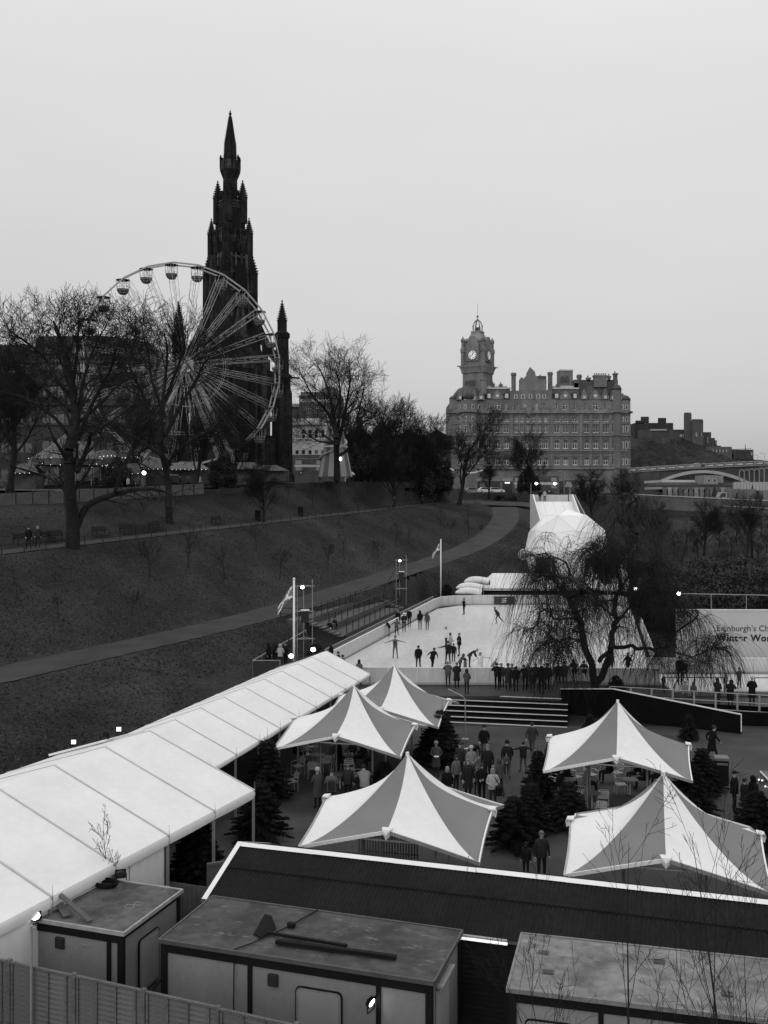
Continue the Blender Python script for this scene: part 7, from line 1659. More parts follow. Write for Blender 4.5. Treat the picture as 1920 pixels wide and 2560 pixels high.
# --- tall fan shaped tree in front of the striped tower
bt3 = Vector((at(842, 1200, 146).x, 146.0, at(842, 1200, 146).z - .5))
L_ = [([(842, 1200), (843, 1140), (842, 1100), (836, 1050), (828, 1000), (812, 950), (795, 915)], .5, .06, 19, 4.8),
      ([(843, 1120), (856, 1060), (868, 1000), (876, 950), (872, 915)], .32, .06, 19, 4.8), ([(842, 1110), (815, 1105), (790, 1100), (768, 1085), (752, 1080)], .2, .05, 14, 3.7),
      ([(846, 1140), (872, 1120), (882, 1080), (895, 1040), (905, 1000), (912, 965)], .28, .05, 19, 4.4), ([(840, 1080), (818, 1030), (790, 1000), (768, 965), (760, 940)], .26, .05, 19, 4.4), ([(845, 1080), (850, 1000), (845, 950), (835, 910)], .24, .05, 17, 4.2), ([(880, 1085), (905, 1060), (930, 1045), (945, 1030)], .16, .04, 14, 3.7)]
tree_from('bare_tree', bt3, 0, px_tree(L_, 146.0, 41, PB3, bt3, dy=2.2), 'tall fan shaped bare tree standing before the cream street block', 'bare trees in the gardens')
# --- standing trees by the upper path end and others: shared growths with their own place and turn
PB4 = dict(PB); PB4['rmin'] = .016; PB4['n'] = [6, 9, 7, 7, 0]; PB4['rr'] = [.5, .42, .42, .5, 0]
protos = [auto_tree(101, 15, .34, .25, 1.0, PB4, 10), auto_tree(102, 13, .30, .2, 1.15, PB4, 11), auto_tree(103, 16, .36, .3, .85, PB4, 10)]
shared = [None, None, None]
TREES = [(1148, 1240, 178, 0, 1.18, 20, 'bare tree rising in front of the left corner turret of the grand hotel'), (1012, 1240, 182, 2, 1.15, 200, 'bare tree whose crown tops the dark thicket between monument and hotel'),
         (905, 1225, 168, 1, 1.0, 80, 'bare tree at the left of the dark thicket'), (955, 1232, 172, 2, .95, 140, 'bare tree in the middle of the dark thicket, left trunk'), (1062, 1238, 176, 1, 1.02, 320, 'bare tree at the right of the dark thicket'), (1100, 1240, 190, 0, .95, 250, 'bare tree between the dark thicket and the hotel corner'), (985, 1240, 160, 1, .82, 10, 'lower bare tree leaning over the upper path end'),
         (1325, 1236, 206, 1, .98, 45, 'dense dark tree standing in front of the hotel middle'), (1222, 1240, 200, 0, .62, 300, 'small bare tree before the hotel shop fronts'), (1480, 1250, 190, 1, .75, 70, 'low bare tree before the right end of the hotel'), (1555, 1265, 175, 2, .62, 15, 'bare tree above the slide, left of the bridge'),
         (25, 1235, 112, 2, 1.1, 60, 'dark tree at the far left behind the paling fence'), (-40, 1260, 98, 0, 1.15, 130, 'tree reaching in from the left edge'), (330, 1225, 128, 1, .9, 220, 'bare tree among the fair stalls left of the wheel'), (488, 1225, 124, 0, .8, 10, 'bare tree under the wheel, right of the hub'), (585, 1215, 130, 2, .55, 90, 'small dark tree at the right foot of the wheel'), (660, 1300, 118, 1, .55, 30, 'small bare tree by the upper path below the monument'), (1640, 1330, 140, 0, .6, 100, 'small bare tree in the scrub right of the slide'), (1760, 1330, 138, 1, .58, 200, 'bare tree in the scrub below the road wall, middle'), (1880, 1330, 130, 2, .55, 310, 'bare tree in the scrub at the right edge')]
for (px, py, Y, k, s, rz, lab) in TREES:
 x = at(px, py, Y).x; z = ground_z(x, Y) - .1
 t, sh = tree_from('bare_tree', (x, Y, z), R(rz), protos[k], lab, 'bare trees in the gardens', rsplit=.06, shared=shared[k]); shared[k] = sh; t.scale = (s, s, s)
# --- dense dark thicket (evergreens among the trees)
def leafy(seed, n, rx, ry, rz_, leaf=.16, lumps=26, hollow=.55):
 rs_ = np.random.RandomState(seed); C = rs_.randn(lumps, 3); C /= np.linalg.norm(C, axis=1, keepdims=True); C *= (.45 + .45 * rs_.rand(lumps, 1)); C[:, 2] = np.abs(C[:, 2]) * .95
 idx = rs_.randint(0, lumps, n); d = rs_.randn(n, 3); d /= np.linalg.norm(d, axis=1, keepdims=True); rad = (.20 + .16 * rs_.rand(lumps))[idx] * (hollow + (1 - hollow) * rs_.rand(n))
 P = (C[idx] + d * rad[:, None]) * np.array([rx, ry, rz_]); a = rs_.randn(n, 3); a /= np.linalg.norm(a, axis=1, keepdims=True); b = np.cross(a, d); b /= np.maximum(np.linalg.norm(b, axis=1, keepdims=True), 1e-6)
 s = leaf * (.5 + rs_.rand(n, 1)); V = np.stack([P - a * s, P + b * s * .5, P + a * s, P - b * s * .5], 1)
 return V.reshape(-1, 3), np.arange(n * 4).reshape(-1, 4)
V, F_ = leafy(5, 14000, 3.2, 3.0, 4.6, .15, 34); THm = np_mesh('crown', V, F_, M_shrub)
V, F_ = leafy(6, 20000, 4.0, 3.4, 3.0, .095, 34); SHm = np_mesh('foliage', V, F_, M_shrub)
V, F_ = leafy(9, 5000, 2.4, 2.2, 1.8, .12, 18); SHs = np_mesh('foliage', V, F_, M_shrub)
tk = MB(); tk.tube((0, 0, -2.2), (.1, .1, 2.5), .28, .14, 7); [tk.tube((.05, .05, 1), (1.4 * math.cos(a), 1.4 * math.sin(a), 3.2), .1, .03, 5) for a in (0.3, 2.2, 4.1, 5.3)]; TKm = tk.mesh('trunk', M_bark)
for (px, py, Y, s, rz, lab) in ((920, 1150, 166, 1.0, 10, 'dark evergreen tree at the left of the thicket behind the tall bare tree'), (975, 1125, 174, 1.25, 80, 'broad dark evergreen tree in the thicket, second from left'), (1035, 1140, 178, 1.15, 200, 'dark evergreen tree in the thicket, third from left'), (1085, 1130, 184, 1.2, 300, 'dark evergreen tree at the right of the thicket, near the hotel corner'), (1325, 1190, 208, .85, 40, 'round dark evergreen crown before the hotel'), (560, 1200, 128, .7, 120, 'dark evergreen bush tree at the wheel foot'), (300, 1190, 121, .6, 30, 'dark evergreen bush tree behind the paling fence')):
 x = at(px, py, Y).x; gz = ground_z(x, Y); t = empty('evergreen_tree', (x, Y, gz + 1.6 * s), R(rz), lab, 'tree', 'dark evergreen trees'); link('crown', THm, t); link('trunk', TKm, t); t.scale = (s, s, s * 1.15)
# --- evergreen bushes behind the banner, scrub on the right bank
sm = MB(); sm.tube((0, 0, -.6), (.1, 0, 1.2), .14, .06, 6); STm = sm.mesh('stem', M_bark)
k = 0
for (px, py, Y, s, lab) in ((1672, 1490, 94, 1.1, 'dark evergreen bush behind the weeping tree'), (1700, 1460, 94, 1.4, 'dark evergreen bush behind the bright lamp at the banner end'), (1770, 1470, 88, 1.4, 'large dark evergreen bush above the banner lettering'), (1850, 1465, 90, 1.45, 'large dark evergreen bush above the right of the banner'), (1925, 1465, 86, 1.45, 'dark evergreen bush at the right edge above the banner'), (1800, 1435, 102, 1.4, 'dark evergreen bush in the back row above the banner'), (1890, 1430, 100, 1.4, 'dark evergreen bush in the back row at the right edge')):
 p = at(px, py, Y); gz = ground_z(p.x, Y); k += 1
 t = empty('evergreen_bush', (p.x, Y, p.z - 1.9 * s), R(47 * k), lab, 'bush', 'dark evergreen bushes behind the banner'); link('foliage', SHm, t); link('stem', STm, t); t.scale = (s, s, s)
scrub = [auto_tree(201, 4.5, .07, .05, 1.25, dict(PT, levels=4, n=[9, 8, 6, 0, 0], rmin=.009, t0=[.02, .15, .2, 0, 0]), 10), auto_tree(202, 3.6, .06, .05, 1.4, dict(PT, levels=4, n=[9, 8, 6, 0, 0], rmin=.009, t0=[.02, .15, .2, 0, 0]), 10)]
ssh = [None, None]; rr = random.Random(77)
SCR = [(1640 + 38 * (k % 8) + rr.uniform(-12, 12), 118 + 9 * (k // 8) + rr.uniform(-3, 3)) for k in range(32)]
side = ['left end', 'left part', 'left middle', 'middle', 'middle right', 'right part', 'right', 'right edge']; rown = ['front row', 'second row', 'third row', 'back row']
for k, (px, Y) in enumerate(SCR):
 x = (px - CX) * Y / FPX; z = ground_z(x, Y)
 t, sh = tree_from('bare_shrub', (x, Y, z), rr.uniform(0, 6), scrub[k % 2], 'bare scrub bush at the %s of the right bank, %s' % (side[k % 8], rown[k // 8]), 'bare scrub on the right bank', rsplit=.03, twig=M_wtwig if k % 3 == 0 else M_twig, shared=ssh[k % 2], cat='shrub'); ssh[k % 2] = sh; s = rr.uniform(.8, 1.25) * (1.15 if Y > 135 else 1); t.scale = (s, s, s)
for k, (px, py, Y, s, lab) in enumerate(((1600, 1330, 128, .9, 'dark bush on the bank right of the slide tower'), (1680, 1350, 124, 1.0, 'dark bush on the right bank below the bridge wall, left'), (1760, 1370, 120, 1.0, 'dark bush on the right bank below the bridge wall, middle'), (1850, 1370, 116, 1.05, 'dark bush on the right bank below the bridge wall, right'), (1470, 1265, 170, 1.0, 'dark bush on the bank above the dome'), (1520, 1290, 150, 1.0, 'dark bush on the bank beside the slide stair'), (1250, 1252, 196, .7, 'clipped bush beside the path junction below the cars'), (1280, 1250, 197, .6, 'second clipped bush beside the path junction'))):
 x = (px - CX) * Y / FPX; t = empty('evergreen_bush', (x, Y, ground_z(x, Y) + .2), R(61 * k), lab, 'bush', 'dark bushes on the banks'); link('foliage', SHs, t); link('stem', STm, t); t.scale = (s, s, s)
# --- saplings on the bank
sap = [auto_tree(301, 3.6, .045, .35, .9, dict(PT, levels=4, n=[7, 5, 4, 0, 0], rmin=.008), 8), auto_tree(302, 2.8, .04, .4, 1.1, dict(PT, levels=4, n=[7, 5, 4, 0, 0], rmin=.008), 8)]
sps = [None, None]
SAP = [(990, 1350, 130, 1.0, 'sapling on the bank below the middle of the upper path'), (1128, 1300, 148, .8, 'bushy sapling on the bank, left of two near the path bend'), (1172, 1322, 150, 1.1, 'sapling on the bank near the bend of the lower path'), (1203, 1325, 152, .7, 'slim sapling nearest the bend of the lower path'), (1100, 1290, 150, .8, 'sapling just below the upper path, middle of the bank'), (945, 1362, 122, .9, 'sapling on the bank left of the middle one'), (1020, 1335, 134, .7, 'slim sapling beside the middle one on the bank'), (820, 1390, 110, 1.15, 'spreading sapling on the bank above the far scaffold'), (860, 1355, 116, .9, 'sapling under the upper path, left middle of the bank'), (700, 1380, 100, 1.2, 'spreading sapling on the bank below the small tree'), (640, 1330, 104, .9, 'sapling at the edge of the upper path below the litter bin'), (375, 1375, 84, 1.3, 'sapling beside the benches right of the great tree'), (470, 1360, 90, 1.1, 'sapling on the bank right of the benches'), (145, 1500, 70, .6, 'scrubby sapling low on the left bank'), (40, 1530, 68, .6, 'scrubby sapling at the left edge of the bank'), (330, 1460, 76, .8, 'stunted sapling in the middle of the left bank'), (560, 1400, 92, .9, 'sapling high on the bank left of the far scaffold'), (720, 1240, 135, 1.0, 'sapling above the upper path in front of the low wall'), (780, 1240, 138, 1.0, 'second sapling above the upper path in front of the low wall'), (895, 1235, 142, 1.0, 'third sapling above the upper path in front of the low wall')]
for k, (px, py, Y, s, lab) in enumerate(SAP):
 x = (px - CX) * Y / FPX; t, sh = tree_from('sapling', (x, Y, ground_z(x, Y)), R(53 * k), sap[k % 2], lab, 'bare saplings on the bank', rsplit=.02, shared=sps[k % 2]); sps[k % 2] = sh; t.scale = (s, s, s)
# --- bare saplings in the foreground, right
PF = dict(PT, levels=4, nseg=[9, 6, 4, 2], wig=[.035, .07, .10, .14], up=[.03, .10, .08, .04], n=[9, 4, 3, 0], t0=[.3, .3, .3, 0], ang=[R(32), R(32), R(38), 0], ratio=[.32, .42, .45, 0], fall=[.55, .4, .3, 0], rr=[.5, .55, .6, 0], taper=[.12, .25, .4, .6], rmin=.0035)
for k, (pxb, pxt, pyt, Y, r, lab) in enumerate(((1588, 1560, 2105, 17.0, .034, 'slim foreground sapling before the pale hut, the tallest left one'), (1815, 1905, 2090, 16.0, .040, 'foreground sapling with the thickest stem before the pale hut'), (1440, 1385, 2330, 16.5, .022, 'short foreground sapling at the left of the pale hut'), (1500, 1435, 2380, 15.5, .022, 'second short foreground sapling left of the tallest'), (1760, 1795, 2160, 16.4, .026, 'slim foreground sapling beside the thickest stemmed one'), (1650, 1660, 2400, 15.0, .018, 'low foreground sapling in front of the hut post'), (1900, 1870, 2330, 15.2, .024, 'foreground sapling at the right edge'))):
 rr = random.Random(400 + k); b0_ = at(pxb, 2700, Y); t0_ = at(pxt, pyt, Y); base = Vector((b0_.x, Y, 0)); out = []; d = t0_ - base
 grow(rr, Vector((0, 0, 0)), d, d.length, r, 0, PF, out); tree_from('foreground_sapling', base, 0, out, lab, 'bare saplings in the foreground', rsplit=.012, cat='sapling')
# --- weeping trees
def weeping(limbs, Y, seed, base, ntw, lo, hi, rtw=.011, dy=2.0, zlo=None, side=8, slen=1.5):
 rr = random.Random(seed); PW = dict(PT, levels=4, nseg=[5, 5, 5, 4], wig=[.1, .22, .25, .25], up=[0, -.02, -.06, -.1], n=[0, 6, 4, 0], t0=[0, .2, .2, 0], ang=[0, R(55), R(55), 0], ratio=[0, .55, .6, 0], fall=[0, .2, .2, 0], rr=[0, .5, .6, 0], rmin=.016)
 out = px_tree([(p, r0, r1, side, slen) for p, r0, r1 in limbs], Y, seed, PW, base, dy=dy, lev=1, jit=.075)
 main = list(out); tips = [s for s in main if s[6] < .11]
 for _ in range(ntw):                                  # long hanging shoots
  s = rr.choice(tips); p = Vector(s[3:6]); d = Vector((rr.gauss(0, .5), rr.gauss(0, .5), rr.uniform(.0, .5))); L = rr.uniform(lo, hi); n_ = 7; r = rtw * rr.uniform(.7, 1.3)
  zmin = (zlo if zlo and p.x < 3 else .9 if p.x < 2.5 else .1) - base.z + rr.uniform(-.5, .9)
  for i in range(n_):
   d = d + Vector((rr.gauss(0, .07), rr.gauss(0, .07), -.42)); d.normalize(); q = p + d * (L / n_)
   if q.z < zmin: break
   out.append((p.x, p.y, p.z, q.x, q.y, q.z, r * (1 - .5 * i / n_), r * (1 - .5 * (i + 1) / n_))); p = q
 return out
def zz(p): return (1220 + p[0] / 2.37, 1180 + p[1] / 2.37)
WB = Vector((at(1490, 1740, 61.8).x, 61.8, .9))
WL = [([(640, 1330), (610, 1180), (570, 1030), (545, 920), (500, 820), (470, 740), (490, 660), (440, 625), (380, 610), (300, 590)], .30, .09),
      ([(640, 1250), (690, 1080), (700, 1000), (740, 930), (735, 850), (770, 760), (775, 660), (765, 560), (800, 500), (870, 460), (920, 440)], .26, .07),
      ([(660, 1120), (760, 1065), (880, 1050), (980, 1060), (1080, 1060), (1160, 1040), (1230, 960), (1290, 880), (1310, 840)], .17, .07),
      ([(545, 900), (500, 850), (430, 830), (370, 850), (320, 820), (270, 880), (240, 950)], .15, .05),
      ([(480, 740), (420, 690), (380, 640), (330, 600), (280, 560), (240, 540)], .14, .05), ([(490, 650), (500, 580), (450, 520), (390, 500), (330, 520)], .12, .04),
      ([(765, 570), (700, 520), (640, 480), (610, 420)], .10, .04), ([(740, 900), (820, 820), (880, 730), (960, 680), (1040, 700), (1080, 760)], .13, .05),
      ([(735, 850), (660, 760), (640, 690), (600, 620)], .12, .05), ([(560, 1000), (470, 960), (400, 980), (320, 940)], .11, .04), ([(1080, 1060), (1180, 1090), (1300, 1080), (1370, 1020)], .09, .04), ([(770, 680), (860, 600), (940, 560), (1000, 600), (1040, 680)], .12, .04), ([(620, 640), (680, 590), (720, 560), (700, 520)], .1, .04)]
WL = [([zz(p) for p in pts], a_ * (.85 if k < 3 else .62), b_ * .75) for k, (pts, a_, b_) in enumerate(WL)]
tree_from('weeping_tree', WB, 0, weeping(WL, 61.8, 5, WB, 4400, 1.4, 5.2, .0105, 2.2, side=9, slen=1.15), 'gnarled weeping tree with hanging bare shoots in front of the rink', 'weeping trees', rsplit=.045, twig=M_twig)
WB2 = Vector((at(1580, 1480, 100).x, 100.0, 1.0))
W2 = [([(1580, 1520), (1578, 1420), (1570, 1330), (1562, 1270), (1560, 1245)], .3, .09)]
for k, (x, y) in enumerate(((1500, 1330), (1520, 1290), (1600, 1270), (1640, 1310), (1665, 1370), (1490, 1390), (1540, 1262), (1620, 1290), (1585, 1255), (1690, 1420), (1480, 1440), (1650, 1340))):
 W2.append(([(1574, 1400 - 8 * k), (1570 + (x - 1570) * .4, min(1300, y - 14) - 5), (1570 + (x - 1570) * .75, y - 12), (x, y + 14)], .12, .04))
tree_from('weeping_tree', WB2, 0, weeping(W2, 100.0, 8, WB2, 700, 2.5, 7.0, .015, 2.6, side=4, slen=1.6, zlo=6.6), 'taller pale shooted weeping tree behind the gnarled one, above the dome', 'weeping trees', rsplit=.07, twig=M_wtwig)
# --- cut conifers standing in the plaza
def conifer(seed, H, Rb, dens=1.0):
 rs_ = random.Random(seed); V = []; Fc = []; segs = []
 z = .35
 while z < H * .97:
  f = z / H; L = Rb * (1 - f) ** .85 * rs_.uniform(.8, 1.15) + .12; n = max(5, int(13 * (1 - f * .45)))
  for k in range(n):
   a = 2 * math.pi * (k + rs_.random()) / n; dr = -.25 + .55 * f; tip = Vector((L * math.cos(a), L * math.sin(a), z + dr * L)); root = Vector((0, 0, z)); segs.append((0, 0, z, tip.x, tip.y, tip.z, .014, .004))
   m_ = max(6, int(L * 24 * dens))
   for j in range(m_):
    t = .15 + .85 * (j + rs_.random()) / m_; p = root.lerp(tip, t); w = .26 * (1.1 - t) + .07
    for s in (-1, 1):
     d = Vector((-math.sin(a) * s + math.cos(a) * .7, math.cos(a) * s + math.sin(a) * .7, rs_.uniform(-.55, .15))).normalized() * w * rs_.uniform(.7, 1.4); e = Vector((0, 0, .045)) + Vector((rs_.uniform(-.02, .02), rs_.uniform(-.02, .02), 0)); b_ = len(V); V += [p - e, p + e, p + d]; Fc.append((b_, b_ + 1, b_ + 2))
  z += .12 + .08 * f
 for k in range(7):                                     # bare leader shoots
  a = rs_.uniform(0, 6.28); q = Vector((.05 * math.cos(a), .05 * math.sin(a), H * .84)); t = q + Vector((math.cos(a) * rs_.uniform(.02, .28), math.sin(a) * rs_.uniform(.02, .28), rs_.uniform(.25, .6))); segs.append((q.x, q.y, q.z, t.x, t.y, t.z, .012, .005))
 segs.append((0, 0, 0, 0, 0, H, .06, .01)); segs.append((0, 0, H, 0.02, 0, H + .45, .012, .004))
 return np_mesh('needles', np.array([tuple(v) for v in V]), np.array(Fc), M_conif, k=3), tubes_mesh('trunk', np.array(segs), 4, mat('conifer_bark', .03, .9, .3, 3))
CN = [conifer(1, 2.6, 1.15), conifer(2, 2.1, 1.25), conifer(3, 3.0, 1.2)]
for k, (px, py, v, s, lab) in enumerate(((650, 2095, 1, 1.05, 'wide dark conifer at the marquee corner, nearest one'), (668, 2000, 0, 1.05, 'dark conifer behind the marquee corner, beside the lone chair'), (1105, 1915, 0, 1.1, 'dark conifer between the middle tents and the open court'), (1078, 1890, 1, .8, 'low conifer behind the one beside the court'), (1385, 1960, 0, .85, 'dark conifer beside the left corner of the right rear tent'), (1345, 2005, 2, .75, 'tall conifer between the court and the right hand seating'), (1285, 2120, 1, .95, 'wide conifer right of the front middle tent'), (1330, 2085, 0, .8, 'dark conifer behind the wide one right of the front tent'), (1420, 2070, 1, .9, 'conifer at the left corner of the right front tent'), (1755, 1990, 0, .85, 'dark conifer at the right corner of the right rear tent'), (1725, 2030, 1, 1.0, 'low conifer behind the right front tent, hung with small lights'), (1770, 1975, 1, .7, 'conifer beside the litter bin'), (960, 1995, 1, .8, 'conifer in front of the seating under the middle tent'), (1890, 2110, 1, 1.0, 'conifer at the right edge in front of the kiosk'), (500, 2235, 0, 1.0, 'ragged conifer between shed and wide marquee'), (470, 2215, 2, .7, 'second ragged conifer between shed and wide marquee'), (905, 1735, 1, .7, 'small conifer at the far end of the marquee by the rink wall'), (1475, 1842, 0, .5, 'conifer against the black sheeting, left of the right rear tent'), (1722, 1850, 0, .55, 'conifer against the black sheeting right of the tent peak'))):
 p = gnd(px, py, 0); t = empty('cut_conifer', p, R(40 * k), lab, 'conifer', 'cut conifers in the plaza'); link('needles', CN[v][0], t); link('trunk', CN[v][1], t); t.scale = (s, s, s)
for (px, py, z, Y, s, lab) in ((790, 1625, .9, 70.5, 1.0, 'conifer between the near flagpole and the rink fence'), (1117, 1478, 1.0, 118, .95, 'conifer at the foot of the far flagpole'), (1540, 1735, .9, 62.5, .6, 'small conifer in the planter beside the weeping tree')):
 t = empty('cut_conifer', ((px - CX) * Y / FPX, Y, z), R(15), lab, 'conifer', 'cut conifers in the plaza'); link('needles', CN[1][0], t); link('trunk', CN[1][1], t); t.scale = (s * 1.1, s * 1.1, s)
# bare cut saplings leaning behind the short hut
out = []; rr = random.Random(9); hp_ = HM['1'] @ Vector((.35, 2.85, 0)); grow(rr, Vector((0, 0, 0)), Vector((.02, 0, 1)), 3.9, .04, 0, dict(PF, n=[14, 3, 2, 0], t0=[.55, .3, .3, 0], ratio=[.22, .5, .5, 0], rmin=.006), out)
tree_from('bare_leader', hp_, 0, out, 'bare conifer leader poking up behind the short hut', None, rsplit=.016, cat='sapling')

# ================================================================== UPPER PATH: benches, hoop rail, bins
def bench_proto():
 t = empty('park_bench', (0, 0, 0))
 for k in range(4): mb = MB(); y = -.02 + .11 * k; mb.box(-.95, .95, y, y + .085, .43, .46); mb.build('seat_slat', M_woodd, t)
 for k in range(4): mb = MB(); z = .55 + .12 * k; mb.box(-.95, .95, .44 + .03 * k, .47 + .03 * k, z, z + .085); mb.build('back_slat', M_woodd, t)
 for x in (-.92, .92):
  mb = MB(); mb.bar((x, 0, 0), (x, 0, .64), .07); mb.build('leg', M_woodd, t); mb = MB(); mb.bar((x, .45, 0), (x, .58, 1.02), .07); mb.build('leg', M_woodd, t); mb = MB(); mb.bar((x, -.06, .66), (x, .5, .66), .08, .05); mb.build('armrest', M_woodd, t)
 return t
BP = bench_proto(); ub = 0
for (px, lab) in ((65, 'park bench behind the two walkers on the upper path'), (120, 'park bench between the walkers and the great tree trunk'), (150, 'park bench just left of the great tree trunk'), (258, 'park bench right of the great tree, left of two together'), (325, 'park bench right of the great tree, right of two together'), (395, 'park bench behind the slim sapling right of the great tree'), (550, 'park bench farthest along the upper path')):
 r_ = (px - CX) / FPX; y = (-29.3 - .373 * 76 - UHW - .5) / (r_ - .373); x = r_ * y; z = upz(y) + .12
 o = BP if ub == 0 else copy_tree(BP); ub += 1; o.location = (x, y, z); o.rotation_euler = (0, 0, math.atan2(1, .373)); tag(o, lab, 'bench', 'park benches along the upper path')
hr = empty('path_rail', (0, 0, 0), 0, 'low dark post and rail along the lower edge of the upper path', 'railing')
yv = 58.0; prev = None
while yv < 176:
 p = Vector((upx(yv) + UHW + .15, yv, upz(yv) - .05)); mb = MB(); mb.bar(p, p + Vector((0, 0, .85)), .07); mb.build('post', M_dark, hr)
 if prev is not None: mb = MB(); mb.bar(prev + Vector((0, 0, .8)), p + Vector((0, 0, .8)), .045); mb.build('rail', M_dark, hr)
 prev = p; yv += 2.3
for (px, lab) in ((645, 'dark litter bin beside the upper path, left one'), (752, 'dark litter bin beside the upper path, right one')):
 r_ = (px - CX) / FPX; y = (-29.3 - .373 * 76 - UHW - .5) / (r_ - .373); t = empty('litter_bin', (r_ * y, y, upz(y) + .05), 0, lab, 'bin', 'litter bins on the upper path'); mb = MB(); mb.bbox(-.35, .35, -.3, .3, 0, 1.25, .04); mb.build('body', M_black, t); mb = MB(); mb.bbox(-.38, .38, -.33, .33, 1.25, 1.4, .03); mb.build('lid', M_dark, t)
# street lamps on the far bridge and by the hotel
for k, (px, py, Y, h, lab) in enumerate(((1912, 1135, 290, 5, 'slim lamp post on the far bridge at the right edge'), (1895, 1140, 300, 4, 'second slim lamp post on the far bridge'), (1411, 1180, 236, 8, 'tall slim lamp post before the hotel, right of the slide lamps'))):
 p = at(px, py, Y); t = empty('street_lamp', (p.x, Y, p.z - h), 0, lab, 'street lamp', 'street lamps'); mb = MB(); mb.tube((0, 0, 0), (0, 0, h), .08, .05, 6); mb.build('post', M_alud, t); mb = MB(); mb.path([(0, 0, h), (-.5, 0, h + .3), (-1.1, 0, h + .25)], .05, 5); mb.build('arm', M_alud, t); mb = MB(); mb.bbox(-1.5, -.95, -.12, .12, h + .15, h + .28, .03); mb.build('lantern', M_alud, t)
